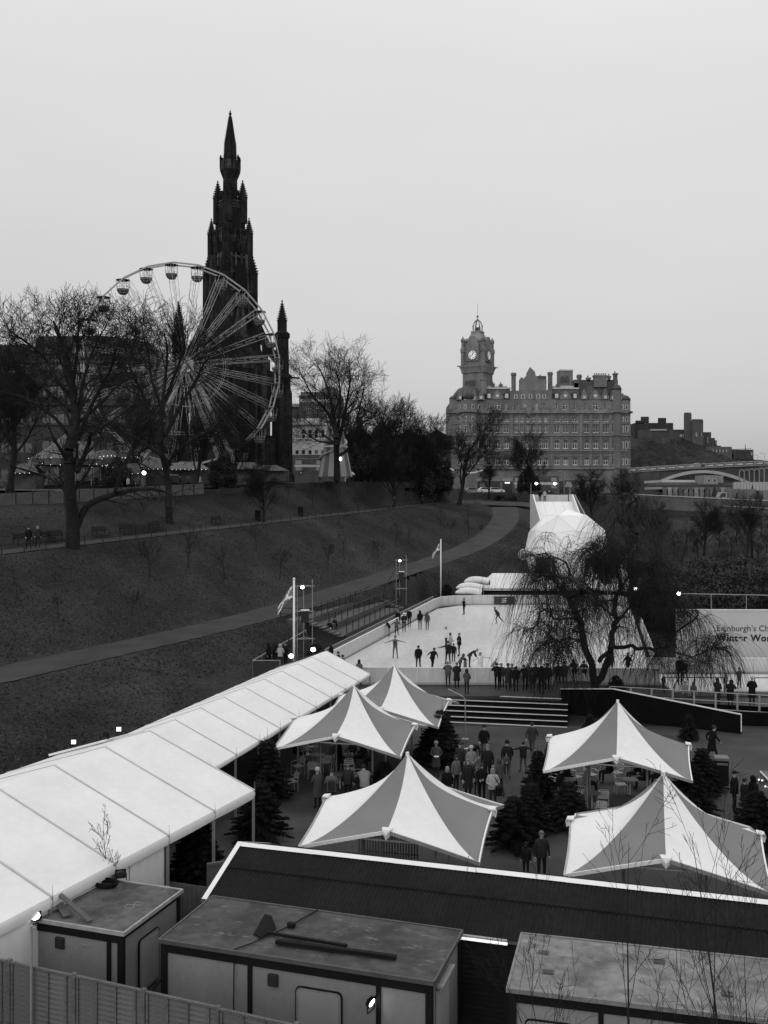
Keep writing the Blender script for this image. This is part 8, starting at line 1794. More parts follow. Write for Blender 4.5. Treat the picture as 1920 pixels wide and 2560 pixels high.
# ================================================================== PEOPLE
def body_mesh(name, pose):
 """skeleton of a 1.74 m adult facing -y, grown with the skin modifier, then hands, face and clothes zones"""
 J = {'pelvis': (0, 0, .95), 'waist': (0, 0, 1.08), 'chest': (0, 0, 1.30), 'neck': (0, 0, 1.47), 'jaw': (0, -.02, 1.55), 'head': (0, -.015, 1.635), 'crown': (0, 0, 1.70)}
 for s, n in ((1, 'l'), (-1, 'r')):
  J.update({'sh_' + n: (s * .185, 0, 1.40), 'el_' + n: (s * .25, .02, 1.12), 'wr_' + n: (s * .26, -.05, .88), 'hip_' + n: (s * .095, 0, .92), 'kn_' + n: (s * .10, -.01, .50), 'an_' + n: (s * .10, .02, .09), 'toe_' + n: (s * .12, -.14, .035)})
 J.update({k: v for k, v in pose.items() if k[0] != '_'})
 RAD = {'pelvis': (.155, .115), 'waist': (.14, .105), 'chest': (.165, .115), 'neck': (.058, .058), 'jaw': (.072, .075), 'head': (.082, .098), 'crown': (.055, .065), 'sh': (.075, .07), 'el': (.052, .052), 'wr': (.036, .032), 'hip': (.095, .095), 'kn': (.062, .062), 'an': (.044, .046), 'toe': (.042, .03)}
 E = [('pelvis', 'waist'), ('waist', 'chest'), ('chest', 'neck'), ('neck', 'jaw'), ('jaw', 'head'), ('head', 'crown')]
 for n in 'lr': E += [('chest', 'sh_' + n), ('sh_' + n, 'el_' + n), ('el_' + n, 'wr_' + n), ('pelvis', 'hip_' + n), ('hip_' + n, 'kn_' + n), ('kn_' + n, 'an_' + n), ('an_' + n, 'toe_' + n)]
 names = list(J); me = bpy.data.meshes.new(name); me.from_pydata([J[n] for n in names], [(names.index(a), names.index(b)) for a, b in E], [])
 ob = bpy.data.objects.new(name, me); COL.objects.link(ob)
 md = ob.modifiers.new('skin', 'SKIN'); md.use_smooth_shade = True; ob.modifiers.new('sub', 'SUBSURF').levels = 1
 for i, n in enumerate(names):
  r = RAD[n.split('_')[0]]; me.skin_vertices[0].data[i].radius = r; me.skin_vertices[0].data[i].use_root = (n == 'pelvis')
 dg = bpy.context.evaluated_depsgraph_get(); m2 = bpy.data.meshes.new_from_object(ob.evaluated_get(dg)); bpy.data.objects.remove(ob)
 V = [tuple(v.co) for v in m2.vertices]; F = [tuple(p.vertices) for p in m2.polygons]; bpy.data.meshes.remove(m2); bpy.data.meshes.remove(me)
 Z = []
 for n in 'lr': Z += [(0, 'chest', 'sh_' + n), (0, 'sh_' + n, 'el_' + n), (0, 'el_' + n, 'wr_' + n), (1, 'hip_' + n, 'kn_' + n), (1, 'kn_' + n, 'an_' + n), (3, 'an_' + n, 'toe_' + n)]
 Z += [(0, 'waist', 'chest'), (0, 'pelvis', 'waist'), (2, 'neck', 'jaw'), (2, 'jaw', 'head'), (2, 'head', 'crown'), (0, 'chest', 'neck')]
 A = np.array([J[a] for _, a, b in Z]); B = np.array([J[b] for _, a, b in Z]); zi = np.array([z for z, _, _ in Z])
 C = np.array([np.mean([V[i] for i in f], axis=0) for f in F]); AB = B - A
 t = np.clip(np.einsum('fzk,zk->fz', C[:, None] - A[None], AB) / (AB ** 2).sum(1)[None], 0, 1); D = np.linalg.norm(C[:, None] - (A[None] + t[..., None] * AB[None]), axis=2); mi = list(zi[D.argmin(1)])
 mb = MB(); mb.v = V; mb.f = F; mb.m = [int(k) for k in mi]
 for n, s in (('l', 1), ('r', -1)):                  # palm and five bent fingers, thumb off the side
  w = Vector(J['wr_' + n]); e = Vector(J['el_' + n]); d = (w - e).normalized(); sd = d.cross(Vector((0, 1, 0.2))).normalized() * s; nr = d.cross(sd).normalized(); mb.mi = 2; pe = w + d * .085
  mb.add([w - sd * .026 - nr * .013, w + sd * .026 - nr * .013, w + sd * .026 + nr * .013, w - sd * .026 + nr * .013, pe - sd * .04 - nr * .012, pe + sd * .04 - nr * .012, pe + sd * .04 + nr * .012, pe - sd * .04 + nr * .012], [(0, 1, 2, 3), (4, 5, 6, 7), (0, 1, 5, 4), (1, 2, 6, 5), (2, 3, 7, 6), (3, 0, 4, 7)])
  for k, l in enumerate((.062, .074, .07, .055)):
   b0_ = pe + sd * (-.03 + .02 * k) - d * .01; b1_ = b0_ + d * l * .55 - nr * .006; b2_ = b1_ + d * l * .5 - nr * .022; mb.tube(b0_, b1_, .0095, .009, 5); mb.tube(b1_, b2_, .009, .007, 5)
  th = w + d * .03 - sd * .028; mb.tube(th, th + d * .035 - sd * .03 - nr * .01, .012, .010, 5); mb.tube(th + d * .035 - sd * .03 - nr * .01, th + d * .065 - sd * .034 - nr * .02, .010, .008, 5)
 # face: nose, eyes, mouth, ears on the head
 h = Vector(J['head']); up = (Vector(J['crown']) - Vector(J['neck'])).normalized(); fw = Vector(pose.get('_face', (0, -1, 0))).normalized(); fw = (fw - up * fw.dot(up)).normalized(); rt = fw.cross(up).normalized()
 mb.mi = 2; b = h + fw * .085 - up * .02; mb.add([b + up * .025, b - rt * .014 - up * .015, b + rt * .014 - up * .015, b + fw * .03 - up * .012], [(0, 1, 3), (0, 3, 2), (1, 2, 3)])
 for s in (-1, 1): c = h + rt * s * .082 - up * .01; mb.ball(tuple(c), .014, .02, .028, 6, 4)
 mb.mi = 3
 for s in (-1, 1): mb.ball(tuple(h + fw * .088 + rt * s * .034 + up * .008), .012, .008, .009, 6, 4)
 mb.bar(h + fw * .088 - rt * .024 - up * .062, h + fw * .088 + rt * .024 - up * .062, .012, .008)
 me = mb.mesh(name, [MATS['cloth_60'], MATS['cloth_30'], M_skin, M_black], smooth=True)
 return me, J
for v in (4, 8, 15, 20, 30, 60, 100, 180, 320, 600): mat('cloth_%d' % v, v / 1000., .9, .15, 3, bump=.1, bscale=30, spec=.1)
mat('hair_dark', .012, .7, .3, 8); mat('hair_fair', .16, .7, .25, 8); mat('hair_grey', .11, .7, .2, 8)
def arm(n, el, wr):
 s = 1 if n == 'l' else -1; return {'el_' + n: (s * el[0], el[1], el[2]), 'wr_' + n: (s * wr[0], wr[1], wr[2])}
POSES = {
 'stand': {},
 'hands_front': {**arm('l', (.27, -.02, 1.14), (.10, -.24, 1.08)), **arm('r', (.27, -.02, 1.14), (.09, -.25, 1.05))},
 'lean': {'waist': (0, -.03, 1.07), 'chest': (0, -.14, 1.26), 'neck': (0, -.24, 1.39), 'jaw': (0, -.29, 1.45), 'head': (0, -.32, 1.52), 'crown': (0, -.33, 1.60), 'sh_l': (.19, -.18, 1.33), 'sh_r': (-.19, -.18, 1.33), **arm('l', (.28, -.34, 1.14), (.16, -.52, 1.10)), **arm('r', (.28, -.34, 1.14), (.16, -.52, 1.10))},
 'walk': {'kn_l': (.10, -.17, .53), 'an_l': (.10, -.30, .12), 'toe_l': (.11, -.47, .10), 'kn_r': (-.10, .05, .50), 'an_r': (-.10, .30, .14), 'toe_r': (-.11, .16, .04), **arm('l', (.26, .14, 1.14), (.26, .16, .90)), **arm('r', (.26, -.12, 1.14), (.24, -.26, .95))},
 'stride': {'chest': (0, -.06, 1.29), 'neck': (0, -.09, 1.46), 'jaw': (0, -.12, 1.54), 'head': (0, -.12, 1.62), 'crown': (0, -.10, 1.69), 'kn_l': (.10, -.22, .54), 'an_l': (.10, -.34, .12), 'toe_l': (.11, -.5, .09), 'kn_r': (-.10, .16, .52), 'an_r': (-.10, .50, .28), 'toe_r': (-.11, .52, .12), **arm('l', (.26, .18, 1.16), (.26, .1, .92)), **arm('r', (.26, -.16, 1.16), (.22, -.3, .98))},
 'skate': {'waist': (0, -.05, 1.05), 'chest': (0, -.18, 1.24), 'neck': (0, -.26, 1.38), 'jaw': (0, -.31, 1.45), 'head': (0, -.33, 1.53), 'crown': (0, -.33, 1.60), 'sh_l': (.19, -.2, 1.33), 'sh_r': (-.19, -.2, 1.33), 'kn_l': (.12, -.2, .53), 'an_l': (.12, -.12, .11), 'toe_l': (.14, -.28, .06), 'kn_r': (-.16, .2, .54), 'an_r': (-.26, .52, .24), 'toe_r': (-.34, .42, .14), **arm('l', (.38, -.1, 1.16), (.52, -.22, 1.06)), **arm('r', (.38, -.06, 1.16), (.5, .1, 1.02))},
 'arms_out': {**arm('l', (.44, -.02, 1.32), (.68, -.08, 1.28)), **arm('r', (.44, -.02, 1.30), (.66, -.1, 1.22)), 'kn_l': (.14, -.03, .5), 'an_l': (.17, 0, .09), 'toe_l': (.22, -.15, .05), 'kn_r': (-.13, -.02, .5), 'an_r': (-.16, .03, .09), 'toe_r': (-.2, -.12, .05)},
 'bend': {'waist': (0, -.07, 1.05), 'chest': (0, -.28, 1.16), 'neck': (0, -.42, 1.24), 'jaw': (0, -.49, 1.25), 'head': (0, -.55, 1.29), 'crown': (0, -.60, 1.33), 'sh_l': (.19, -.32, 1.22), 'sh_r': (-.19, -.32, 1.22), **arm('l', (.26, -.4, .98), (.18, -.52, .80)), **arm('r', (.26, -.4, .98), (.18, -.52, .80)), '_face': (0, -.8, -.6)},
 'sit': {'pelvis': (0, .08, .52), 'waist': (0, .10, .65), 'chest': (0, .06, .88), 'neck': (0, .02, 1.05), 'jaw': (0, -.01, 1.13), 'head': (0, -.01, 1.21), 'crown': (0, 0, 1.28), 'sh_l': (.185, .05, .98), 'sh_r': (-.185, .05, .98), **arm('l', (.26, -.02, .74), (.14, -.24, .72)), **arm('r', (.26, -.02, .74), (.14, -.24, .70)), 'hip_l': (.1, .04, .51), 'hip_r': (-.1, .04, .51), 'kn_l': (.13, -.36, .50), 'kn_r': (-.13, -.36, .50), 'an_l': (.13, -.34, .09), 'an_r': (-.13, -.38, .09), 'toe_l': (.14, -.5, .04), 'toe_r': (-.14, -.54, .04)},
}
BODY = {k: body_mesh('body', p) for k, p in POSES.items()}
def ringmesh(name, rings, m, n=12):
 """rings: (centre, rx, ry, axis up vector not used) open tube of ellipses"""
 mb = MB(); vs = []
 for (c, rx, ry) in rings:
  for k in range(n): a = 2 * math.pi * k / n; vs.append((c[0] + rx * math.cos(a), c[1] + ry * math.sin(a), c[2]))
 mb.add(vs, [(i * n + k, i * n + (k + 1) % n, (i + 1) * n + (k + 1) % n, (i + 1) * n + k) for i in range(len(rings) - 1) for k in range(n)]); return mb.mesh(name, m, smooth=True)
def coat_mesh(pose, length):
 J = BODY[pose][1]; pe = Vector(J['pelvis']); wa = Vector(J['waist']); ch = Vector(J['chest']); ne = Vector(J['neck'])
 if pose == 'sit': rings = [(pe + Vector((0, 0, -.02)), .20, .17), (wa, .20, .17), (ch, .225, .17), (ch.lerp(ne, .6), .18, .13), (ne + Vector((0, 0, .02)), .085, .09)]
 else:
  hem = {'short': .86, 'long': .52}[length]; low = Vector((pe.x * .6, pe.y + .01, hem)); spread = .05 if pose in ('walk', 'stride', 'skate') else 0
  rings = [(low, .20 + (.03 if length == 'long' else 0) + spread * .3, .17 + spread), (low.lerp(pe, .6), .20, .165 + spread * .5), (wa, .19, .155), (ch + Vector((0, 0, -.04)), .225, .165), (ch.lerp(ne, .55), .19, .135), (ne + Vector((0, -.005, .03)), .09, .095)]
 return ringmesh('coat', rings, MATS['cloth_60'])
COATS = {(p, l): coat_mesh(p, l) for p in POSES for l in ('short', 'long')}
def head_mesh(pose, kind):
 J = BODY[pose][1]; h = Vector(J['head']); cr = Vector(J['crown']); up = (cr - h).normalized(); mb = MB(); q = Vector((0, 0, 1)).rotation_difference(up).to_matrix().to_4x4(); mb.M = Matrix.Translation(h) @ q
 if kind == 'hair': mb.ball((0, .022, .025), .098, .106, .098, 10, 8)
 elif kind == 'long_hair': mb.ball((0, .025, .02), .102, .11, .102, 10, 8); mb.lathe([(.04, -.26), (.10, -.2), (.1, .0), (.08, .05)], 10, (0, .05, 0))
 elif kind == 'beanie': mb.lathe([(.108, .015), (.112, .045), (.106, .09), (.075, .13), (.02, .145)], 12); mb.lathe([(.115, .005), (.118, .03), (.112, .05)], 12)
 elif kind == 'hood': mb.ball((0, .04, .01), .125, .125, .135, 12, 8); mb.lathe([(.12, -.14), (.11, -.06)], 12, (0, .03, 0))
 elif kind == 'cap': mb.lathe([(.104, .02), (.104, .06), (.07, .105), (.01, .115)], 12); mb.box(-.07, .07, -.19, -.08, .02, .032)
 return mb.mesh(kind, MATS['hair_dark'], smooth=True)
HEADS = {(p, k): head_mesh(p, k) for p in POSES for k in ('hair', 'long_hair', 'beanie', 'hood', 'cap')}
def setmat(o, i, m):
 o.material_slots[i].link = 'OBJECT'; o.material_slots[i].material = m
def person(loc, face, pose, coat, trou, head, hv, label, length='short', s=1.0, group='people at the rink and on the plaza', nocoat=False):
 """face: direction the person looks, degrees, 0 = towards the camera, 90 = to the photo's right"""
 t = empty('person', loc, R(face), label, 'person', group); t.scale = (s, s, s)
 b = link('body', BODY[pose][0], t); setmat(b, 0, MATS['cloth_%d' % coat]); setmat(b, 1, MATS['cloth_%d' % trou])
 if not nocoat: c = link('coat', COATS[(pose, length)], t); setmat(c, 0, MATS['cloth_%d' % coat])
 kind, m = head; hm = MATS[hv] if isinstance(hv, str) else MATS['cloth_%d' % hv]
 h = link({'hair': 'hair', 'long_hair': 'hair', 'beanie': 'hat', 'hood': 'hood', 'cap': 'cap'}[kind], HEADS[(pose, kind)], t); setmat(h, 0, hm)
 return t
def P_(px, py, Z, *a, **k): return person(gnd(px, py, Z), *a, **k)
HR, HD, BN, LH, CP = ('hair', 0), ('hood', 0), ('beanie', 0), ('long_hair', 0), ('cap', 0)
I = .955
P_(1160, 1537, I, -80, 'arms_out', 8, 8, HR, 'hair_dark', 'lone skater in black at the far end of the ice')
P_(1245, 1560, I, -100, 'skate', 30, 20, HR, 'hair_dark', 'skater leaning left near the hanging shoots at the far end')
P_(1050, 1574, I, 10, 'stand', 8, 60, HD, 8, 'hooded person in black facing us on the ice, left of the grey one', s=1.02)
P_(1068, 1575, I, -10, 'stand', 60, 30, HD, 60, 'hooded person in grey facing us on the ice, right of the black one', s=.95)
P_(1023, 1567, I, 20, 'stand', 8, 15, HR, 'hair_fair', 'fair haired person in black at the back of the left wall group')
P_(1010, 1580, I, 5, 'hands_front', 15, 8, BN, 600, 'skater with a white hat in the left wall group')
P_(995, 1571, I, -30, 'stand', 8, 8, HR, 'hair_grey', 'grey haired person in black at the left of the wall group')
P_(991, 1590, I, 170, 'skate', 60, 15, HR, 'hair_dark', 'skater in grey bent forward beside the left wall', s=.92)
P_(973, 1590, I, -75, 'lean', 8, 180, HR, 'hair_dark', 'child in black top and pale trousers leaning on the left wall', s=.86)
pz = P_(988, 1646, I, -10, 'arms_out', 180, 100, BN, 100, 'skater in a striped jumper with arms spread, front left of the ice', nocoat=True)
for k in range(5):
 mb = MB(); z = 1.0 + .085 * k; mb.lathe([(.172 + .012 * (k > 1), z), (.176 + .012 * (k > 1), z + .04)], 12); ob = mb.build('stripe', MATS['cloth_15'], pz); ob.scale = (1, .76, 1)
P_(1046, 1674, I, 185, 'walk', 6 if False else 8, 8, HR, 'hair_dark', 'man in a black coat seen from behind, left of two at the near ice edge')
P_(1081, 1675, I, 150, 'skate', 8, 8, HR, 'hair_dark', 'person in black leaning at the near edge of the ice, right of two', s=.95)
P_(1115, 1620, I, 100, 'stand', 600, 20, HR, 'hair_fair', 'skater in a white top in the middle group')
P_(1126, 1632, I, 60, 'hands_front', 320, 180, LH, 'hair_dark', 'long haired woman in a pale jacket in the middle group', s=.92)
P_(1148, 1641, I, -90, 'arms_out', 8, 8, HR, 'hair_fair', 'tall man in black reaching out in the middle group', s=1.05)
P_(1120, 1662, I, 190, 'arms_out', 15, 15, BN, 60, 'person in dark jacket with grey hat holding hands, middle group', s=1.0)
P_(1134, 1656, I, 170, 'stand', 15, 20, HR, 'hair_dark', 'child in dark clothes between the holding hands pair', s=.82)
P_(1150, 1684, I, 90, 'lean', 60, 15, HD, 60, 'hooded child in grey beside the near wall', s=.85)
P_(1174, 1670, I, 80, 'bend', 30, 20, HR, 'hair_fair', 'man bent forward over a child near the near wall')
P_(1163, 1690, I, 100, 'stand', 100, 30, HD, 30, 'small hooded child at the near wall', s=.72)
P_(1201, 1690, I, 30, 'arms_out', 600, 320, LH, 'hair_grey', 'woman in a white coat and pale collar reaching to the right at the near wall', length='long', s=.95)
P_(1232, 1690, I, 80, 'lean', 180, 60, BN, 320, 'child in pale grey leaning over the near wall', s=.75)
D_ = .9
for (px, py, f, po, c, tr, hd, hv, L_n, s, lab) in (
 (1120, 1718, 180, 'lean', 60, 30, HR, 'hair_fair', 'short', 1.0, 'man in a grey jacket leaning on the near wall, first on the left'), (1142, 1721, 178, 'hands_front', 20, 8, HR, 'hair_grey', 'long', .98, 'woman in a long dark coat at the near wall, second from left'),
 (1167, 1736, 150, 'hands_front', 60, 20, HD, 30, 'short', .92, 'hooded person in grey standing behind the wall watchers'), (1243, 1724, 185, 'lean', 8, 8, HR, 'hair_dark', 'short', 1.04, 'man in black with legs apart leaning on the near wall'),
 (1270, 1727, 175, 'stand', 30, 20, BN, 60, 'long', 1.0, 'person in a dark grey coat in the crowd below the tree, left'), (1290, 1730, 180, 'stand', 8, 15, LH, 'hair_dark', 'short', .95, 'long haired person in black in the crowd below the tree'),
 (1300, 1722, 170, 'stand', 320, 180, HD, 320, 'short', .6, 'small child in a pale snowsuit in the crowd below the tree'), (1313, 1727, 190, 'lean', 8, 8, HR, 'hair_dark', 'short', 1.0, 'person in black leaning in the middle of the crowd below the tree'), (1331, 1736, 180, 'stand', 15, 30, BN, 8, 'short', .85, 'youth in dark clothes standing back from the crowd below the tree'),
 (1340, 1724, 176, 'lean', 15, 15, HR, 'hair_fair', 'long', 1.02, 'broad person in dark coat in the right of the crowd below the tree'), (1354, 1738, 182, 'stand', 8, 8, HD, 8, 'short', 1.05, 'tall hooded person in black at the right of the crowd below the tree'), (1368, 1727, 170, 'stand', 8, 15, CP, 8, 'short', 1.02, 'man with a cap at the right end of the crowd below the tree')):
 P_(px, py, D_, f, po, c, tr, hd, hv, lab, length=L_n, s=s)
P_(1436, 1712, D_, 185, 'lean', 8, 8, HD, 8, 'hooded person in black at the wall behind the planter, left of two'); P_(1460, 1712, D_, 170, 'lean', 15, 15, HR, 'hair_dark', 'person in black at the wall behind the planter, right of two', s=.95)
P_(1527, 1690, I, 20, 'stand', 30, 15, HR, 'hair_fair', 'person in dark grey on the ice behind the tree trunk'); P_(1570, 1692, I, -60, 'walk', 15, 15, HR, 'hair_dark', 'person walking left on the ice right of the tree trunk', s=.96); P_(1518, 1705, I, 40, 'stand', 320, 60, BN, 30, 'child in a pale jacket beside the tree trunk', s=.75)
P_(1700, 1712, I, 10, 'stand', 8, 8, HR, 'hair_dark', 'tall person in black on the small rink, holding a child', s=1.08); P_(1713, 1700, I, -20, 'arms_out', 15, 15, BN, 30, 'child in dark clothes beside the tall person on the small rink', s=.75)
P_(1659, 1728, I, 30, 'stand', 60, 15, BN, 320, 'small child with a pale hat left of the small rink', s=.62)
P_(1794, 1765, .7, 120, 'hands_front', 20, 15, HD, 20, 'hooded person in dark coat at the ramp railing, left one', length='long', s=.98); P_(1826, 1770, .7, 150, 'lean', 8, 15, HD, 15, 'person in black leaning on the ramp railing, middle one', length='long', s=1.0); P_(1880, 1765, .7, 160, 'hands_front', 8, 20, BN, 320, 'woman in a long black coat with pale hat and scarf at the ramp railing', length='long', s=1.02)
P_(1713, 1757, .75, 20, 'stand', 180, 60, BN, 100, 'child in a pale jacket behind the white railing, left of two', s=.74); P_(1734, 1757, .75, -10, 'stand', 60, 30, HD, 20, 'child in grey behind the white railing, right of two', s=.72)
P_(1815, 1728, I, 60, 'stand', 180, 100, BN, 600, 'child in pale clothes and white hat on the small rink', s=.72); P_(1848, 1722, I, 30, 'arms_out', 60, 60, BN, 100, 'child with arms spread on the small rink', s=.78)
for (px, py, f, po, c, tr, hd, hv, s_, lab) in ((1255, 1720, 182, 'lean', 30, 15, BN, 180, .95, 'person in a pale hat squeezed between the wall watchers, left of the tree crowd'), (1281, 1721, 178, 'lean', 100, 30, HR, 'hair_grey', .96, 'person in a mid grey coat between the dark ones in the tree crowd'), (1322, 1721, 184, 'lean', 60, 20, LH, 'hair_fair', .97, 'fair haired person in grey in the middle of the tree crowd'), (1346, 1730, 172, 'stand', 180, 60, HD, 100, .65, 'small child in a pale coat at the front right of the tree crowd'), (1395, 1722, 190, 'stand', 20, 15, HR, 'hair_fair', 1.0, 'person in dark coat between the tree crowd and the planter'), (1412, 1716, 175, 'lean', 60, 30, BN, 30, .96, 'person in grey with a dark hat left of the planter')):
 P_(px, py, D_, f, po, c, tr, hd, hv, lab, s=s_)
for (px, py, f, po, c, tr, hd, hv, s_, lab) in ((1192, 1985, 15, 'stand', 60, 20, BN, 100, .7, 'child in grey in the middle of the court group'), (1150, 1948, -30, 'stand', 30, 15, HR, 'hair_dark', 1.0, 'person in dark grey left of the pale coat in the court'), (1248, 1990, 200, 'walk', 60, 30, HD, 60, .98, 'hooded person in grey at the right of the court group'), (1330, 1890, 160, 'walk', 30, 60, HR, 'hair_dark', 1.0, 'person walking away at the right rear of the court'), (1140, 1980, 40, 'stand', 100, 20, LH, 'hair_dark', .96, 'long haired woman in mid grey left in the court group'), (870, 2008, 160, 'stand', 30, 20, HR, 'hair_grey', 1.0, 'grey haired person between the men beside the middle tent')):
 P_(px, py, 0, f, po, c, tr, hd, hv, lab, s=s_)
# plaza
P_(1210, 1897, 0, -5, 'walk', 8, 100, BN, 15, 'person in a black jumper and pale jeans walking down from the steps', s=.98); P_(1268, 1945, 0, 175, 'walk', 15, 60, BN, 15, 'man in dark jacket carrying a child on his front in the open court', s=1.02)
P_(1266, 1936, .62, 0, 'hands_front', 60, 30, BN, 30, 'small child carried by the man in the open court', s=.55); P_(1308, 1931, 0, 190, 'arms_out', 15, 60, HR, 'hair_dark', 'girl in a dark jacket holding out a hand in the open court', s=.86)
P_(1090, 1943, 0, 5, 'hands_front', 60, 30, BN, 180, 'woman in a long grey coat holding a white plate beside the conifer', length='long', s=.98)
mb = MB(); pp = gnd(1090, 1943, 0); mb.lathe([(.06, 0), (.13, .02), (.125, .03), (.05, .012)], 14); tag(mb.build('paper_plate', M_whitep, loc=(pp.x, pp.y - .36, 1.06)), 'white paper plate held by the woman beside the conifer', 'plate')
P_(1181, 1928, 0, 10, 'bend', 15, 20, HR, 'hair_dark', 'man in dark coat bent over a pushchair in the court', s=1.05); P_(1178, 1958, 0, 20, 'hands_front', 180, 60, BN, 320, 'person in a pale coat and hat in the middle of the court group', s=1.0); P_(1219, 1962, 0, -20, 'stand', 15, 15, HR, 'hair_grey', 'bald looking man in a black coat right of the pale coat', s=1.08)
P_(1170, 2000, 0, 20, 'stand', 20, 15, HR, 'hair_grey', 'balding man in a dark coat at the front left of the court group', length='long', s=1.05); P_(1205, 2004, 0, -10, 'hands_front', 8, 8, LH, 'hair_dark', 'woman in black with striped shoes in the front of the court group', s=.95); P_(1232, 2022, 0, 5, 'hands_front', 320, 30, LH, 'hair_fair', 'woman in a pale jacket with dark bag at the front right of the court group', s=1.0)
bp_ = gnd(1232, 2022, 0); mb = MB(); mb.bbox(.10, .38, -.28, -.10, .62, 1.02, .05); mb.bar((.3, -.2, 1.0), (.05, -.1, 1.42), .03); tag(mb.build('shoulder_bag', M_black, loc=bp_), 'black shoulder bag on the woman in the pale jacket', 'bag')
P_(1118, 2012, 0, -160, 'stand', 8, 15, LH, 'hair_fair', 'fair haired woman in black behind the front tent edge', s=.96)
P_(794, 2021, 0, -150, 'hands_front', 60, 15, BN, 320, 'man in a grey coat and pale hat beside the middle tent', length='long', s=1.0); P_(829, 2030, 0, 175, 'hands_front', 100, 30, CP, 30, 'man in a mid grey jacket with a rucksack, back to us', s=1.04); P_(912, 2020, 0, 190, 'lean', 180, 30, HR, 'hair_dark', 'man in a pale grey jacket at a table, back to us', s=1.1)
bp_ = gnd(829, 2030, 0); mb = MB(); mb.bbox(-.15, .15, -.30, -.12, .98, 1.42, .06); tag(mb.build('rucksack', MATS['cloth_30'], loc=bp_), 'dark rucksack on the man beside the middle tent', 'rucksack')
P_(1780, 1903, 0, 95, 'stride', 8, 8, HR, 'hair_dark', 'person in a long black coat striding right past the black sheeting', length='long', s=1.05); P_(1836, 2036, 0, 80, 'stand', 8, 15, CP, 8, 'person in a black coat and cap standing by the kiosk', s=1.05)
P_(1862, 2050, 0, 100, 'stand', 15, 30, HR, 'hair_dark', 'person in dark clothes at the kiosk counter, left of two', s=1.0); P_(1884, 2046, 0, 110, 'stand', 8, 20, HD, 8, 'hooded person in black at the kiosk counter, right of two', s=1.02)
P_(1354, 2205, 0, 10, 'stand', 30, 20, HR, 'hair_grey', 'man in a quilted dark jacket behind the shed ridge', s=1.02); P_(1315, 2195, 0, -30, 'stand', 20, 20, HD, 20, 'child in a hood beside the man behind the shed ridge', s=.72)
for (px, py, f, c, hd, hv, lab) in ((833, 1918, 60, 100, HR, 'hair_dark', 'seated person in grey at the back of the middle tent'), (850, 1930, 120, 8, HD, 8, 'seated hooded person in black under the middle tent'), (880, 1910, -60, 60, HR, 'hair_grey', 'seated person in grey at the table with cups'), (905, 1918, -90, 30, HR, 'hair_dark', 'seated person in dark clothes right of the table with cups'), (930, 1925, -120, 60, BN, 30, 'seated person with a hat at the right under the middle tent'), (745, 1908, 90, 8, HD, 8, 'seated person in black at the left under the middle tent'),
                                 (1520, 1956, -70, 8, HR, 'hair_dark', 'seated person in black in the middle under the right rear tent'), (1470, 1985, 80, 180, HR, 'hair_dark', 'seated person in a pale top under the right rear tent'), (1420, 1978, 100, 8, HR, 'hair_dark', 'seated person in black at the left under the right rear tent'), (1590, 1960, -80, 8, HD, 8, 'seated person in black at the right under the right rear tent'), (1612, 1975, -110, 15, HR, 'hair_grey', 'seated grey haired person at the right under the right rear tent'), (1640, 1968, -60, 30, BN, 15, 'seated person with a hat at the far right under the rear tent'), (1404, 1992, 70, 15, HR, 'hair_dark', 'seated person in dark clothes nearest the conifer under the right rear tent')):
 P_(px, py, 0, f, 'sit', c, 15, hd, hv, lab, group='people seated under the tents')
# beside the rink wall, terrace, marquee end
for (px, py, z, f, po, c, tr, hd, hv, s, lab) in ((672, 1668, 1.2, 60, 'stand', 8, 8, HD, 8, 1.0, 'hooded person in black in the pen, first on the left'), (688, 1664, 1.2, 30, 'hands_front', 15, 15, HD, 15, 1.0, 'person in dark coat in the pen, second from left'), (701, 1670, 1.2, 160, 'hands_front', 320, 30, HD, 320, .98, 'hooded person in white in the pen'), (714, 1666, 1.2, -40, 'stand', 15, 15, HR, 'hair_dark', 1.0, 'person in dark coat in the pen, right of the white one'),
 (824, 1586 + 14, .98, 160, 'stand', 8, 8, HR, 'hair_dark', 1.0, 'person in black carrying a white bag on the terrace walkway'), (837, 1592, .98, 140, 'stand', 15, 15, HR, 'hair_dark', 1.02, 'second person in dark clothes on the terrace walkway'), (828, 1668, .95, 120, 'stand', 8, 15, LH, 'hair_dark', 1.0, 'dark haired woman at the left wall near the marquee gable'), (846, 1690, .95, 110, 'stand', 15, 15, HR, 'hair_dark', .98, 'person whose dark head shows over the marquee gable'), (857, 1698, .95, 120, 'stand', 20, 20, HR, 'hair_dark', .96, 'person in dark coat behind the marquee gable, right of the dark head'), (898, 1712, .95, 150, 'stand', 100, 30, LH, 'hair_dark', .96, 'woman in a checked jacket beyond the far end of the marquee')):
 P_(px, py, z, f, po, c, tr, hd, hv, lab, s=s)
bp_ = gnd(824, 1600, .98); mb = MB(); mb.prism([(-.02, -.22, .75), (.22, -.22, .72), (.16, -.22, 1.05), (.05, -.22, 1.12)], (0, .1, 0)); tag(mb.build('carrier_bag', M_whitep, loc=bp_), 'white carrier bag held on the terrace walkway', 'bag')
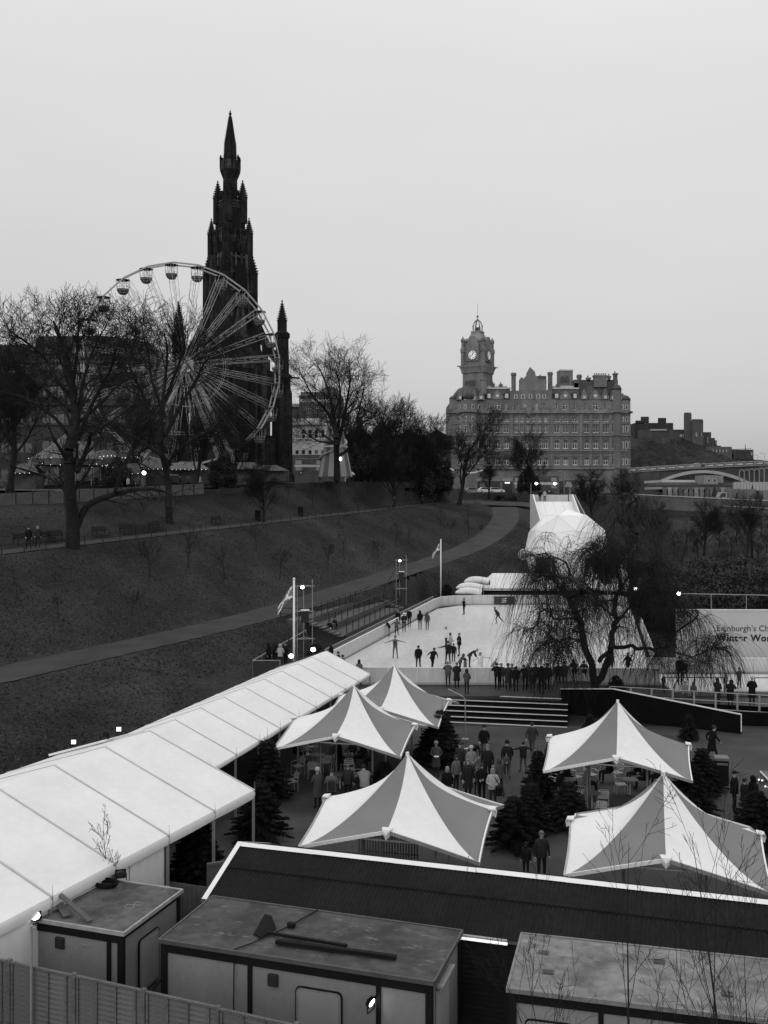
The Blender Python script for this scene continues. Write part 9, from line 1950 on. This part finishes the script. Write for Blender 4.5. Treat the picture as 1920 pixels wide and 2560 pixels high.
# upper path walkers and slide riders
for (px, s, f, po, c, tr, hd, hv, lab) in ((71, 1.05, 30, 'walk', 8, 15, LH, 'hair_dark', 'walker in black with a pale scarf on the upper path'), (94, 1.05, 25, 'walk', 30, 20, HR, 'hair_fair', 'fair headed walker in grey on the upper path'), (985, 1.0, 190, 'walk', 30, 20, HR, 'hair_fair', 'walker halfway along the upper path'), (1056, 1.0, 10, 'walk', 15, 15, HR, 'hair_dark', 'walker at the far end of the upper path, left of two'), (1090, 1.0, 200, 'walk', 15, 15, HR, 'hair_dark', 'walker at the far end of the upper path, right of two')):
 r_ = (px - CX) / FPX; y = (-29.3 - .373 * 76 + .3) / (r_ - .373); person((r_ * y, y, upz(y) + .04), f, po, c, tr, hd, hv, lab, s=s, group='walkers on the upper path')
for (px, dx, c, lab) in ((1350, 0, 8, 'person in black at the top of the slide, left of two'), (1362, 0, 320, 'person in pale coat at the top of the slide, right of two')):
 person((at(px, 0, SY - 1.2).x, SY - 1.2, 3.0 + zp_ - .05), 5, 'stand', c, 15, HR, 'hair_dark', lab, group='riders on the slide', s=.95)
# small crowd at the fair, seen between the trees
rr = random.Random(12)
nm = ['by the carousel', 'by the small lit stall', 'under the wheel', 'by the long fringe stall', 'left of the carousel', 'right of the small lit stall', 'by the striped tower', 'by the monument foot']
for k, (px, Y, c, what) in enumerate(((95, 121, 320, 'in a pale coat left of the carousel behind the paling fence'), (108, 121, 30, 'in dark grey left of the carousel behind the paling fence'), (320, 119, 320, 'in white before the small lit stall'), (300, 119, 15, 'in black before the small lit stall'), (345, 119.5, 60, 'in grey right of the small lit stall'), (470, 128, 60, 'in grey below the long fringe stall'), (500, 128, 320, 'in a pale coat below the long fringe stall'), (450, 126, 15, 'in black below the wheel'), (205, 120, 60, 'in grey before the carousel'), (240, 121, 15, 'in black before the low ride'), (868, 164, 180, 'in white right of the striped tower'), (886, 165, 60, 'in grey right of the striped tower'), (800, 163, 15, 'in black left of the striped tower'), (905, 166, 100, 'in pale grey left of the dark thicket'))):
 x = (px - CX) * Y / FPX; person((x, Y, ground_z(x, Y) + .1), rr.uniform(0, 360), 'stand' if k % 2 else 'walk', c, 15, HR, 'hair_dark', 'fairgoer ' + what, group='fairgoers on the terrace')
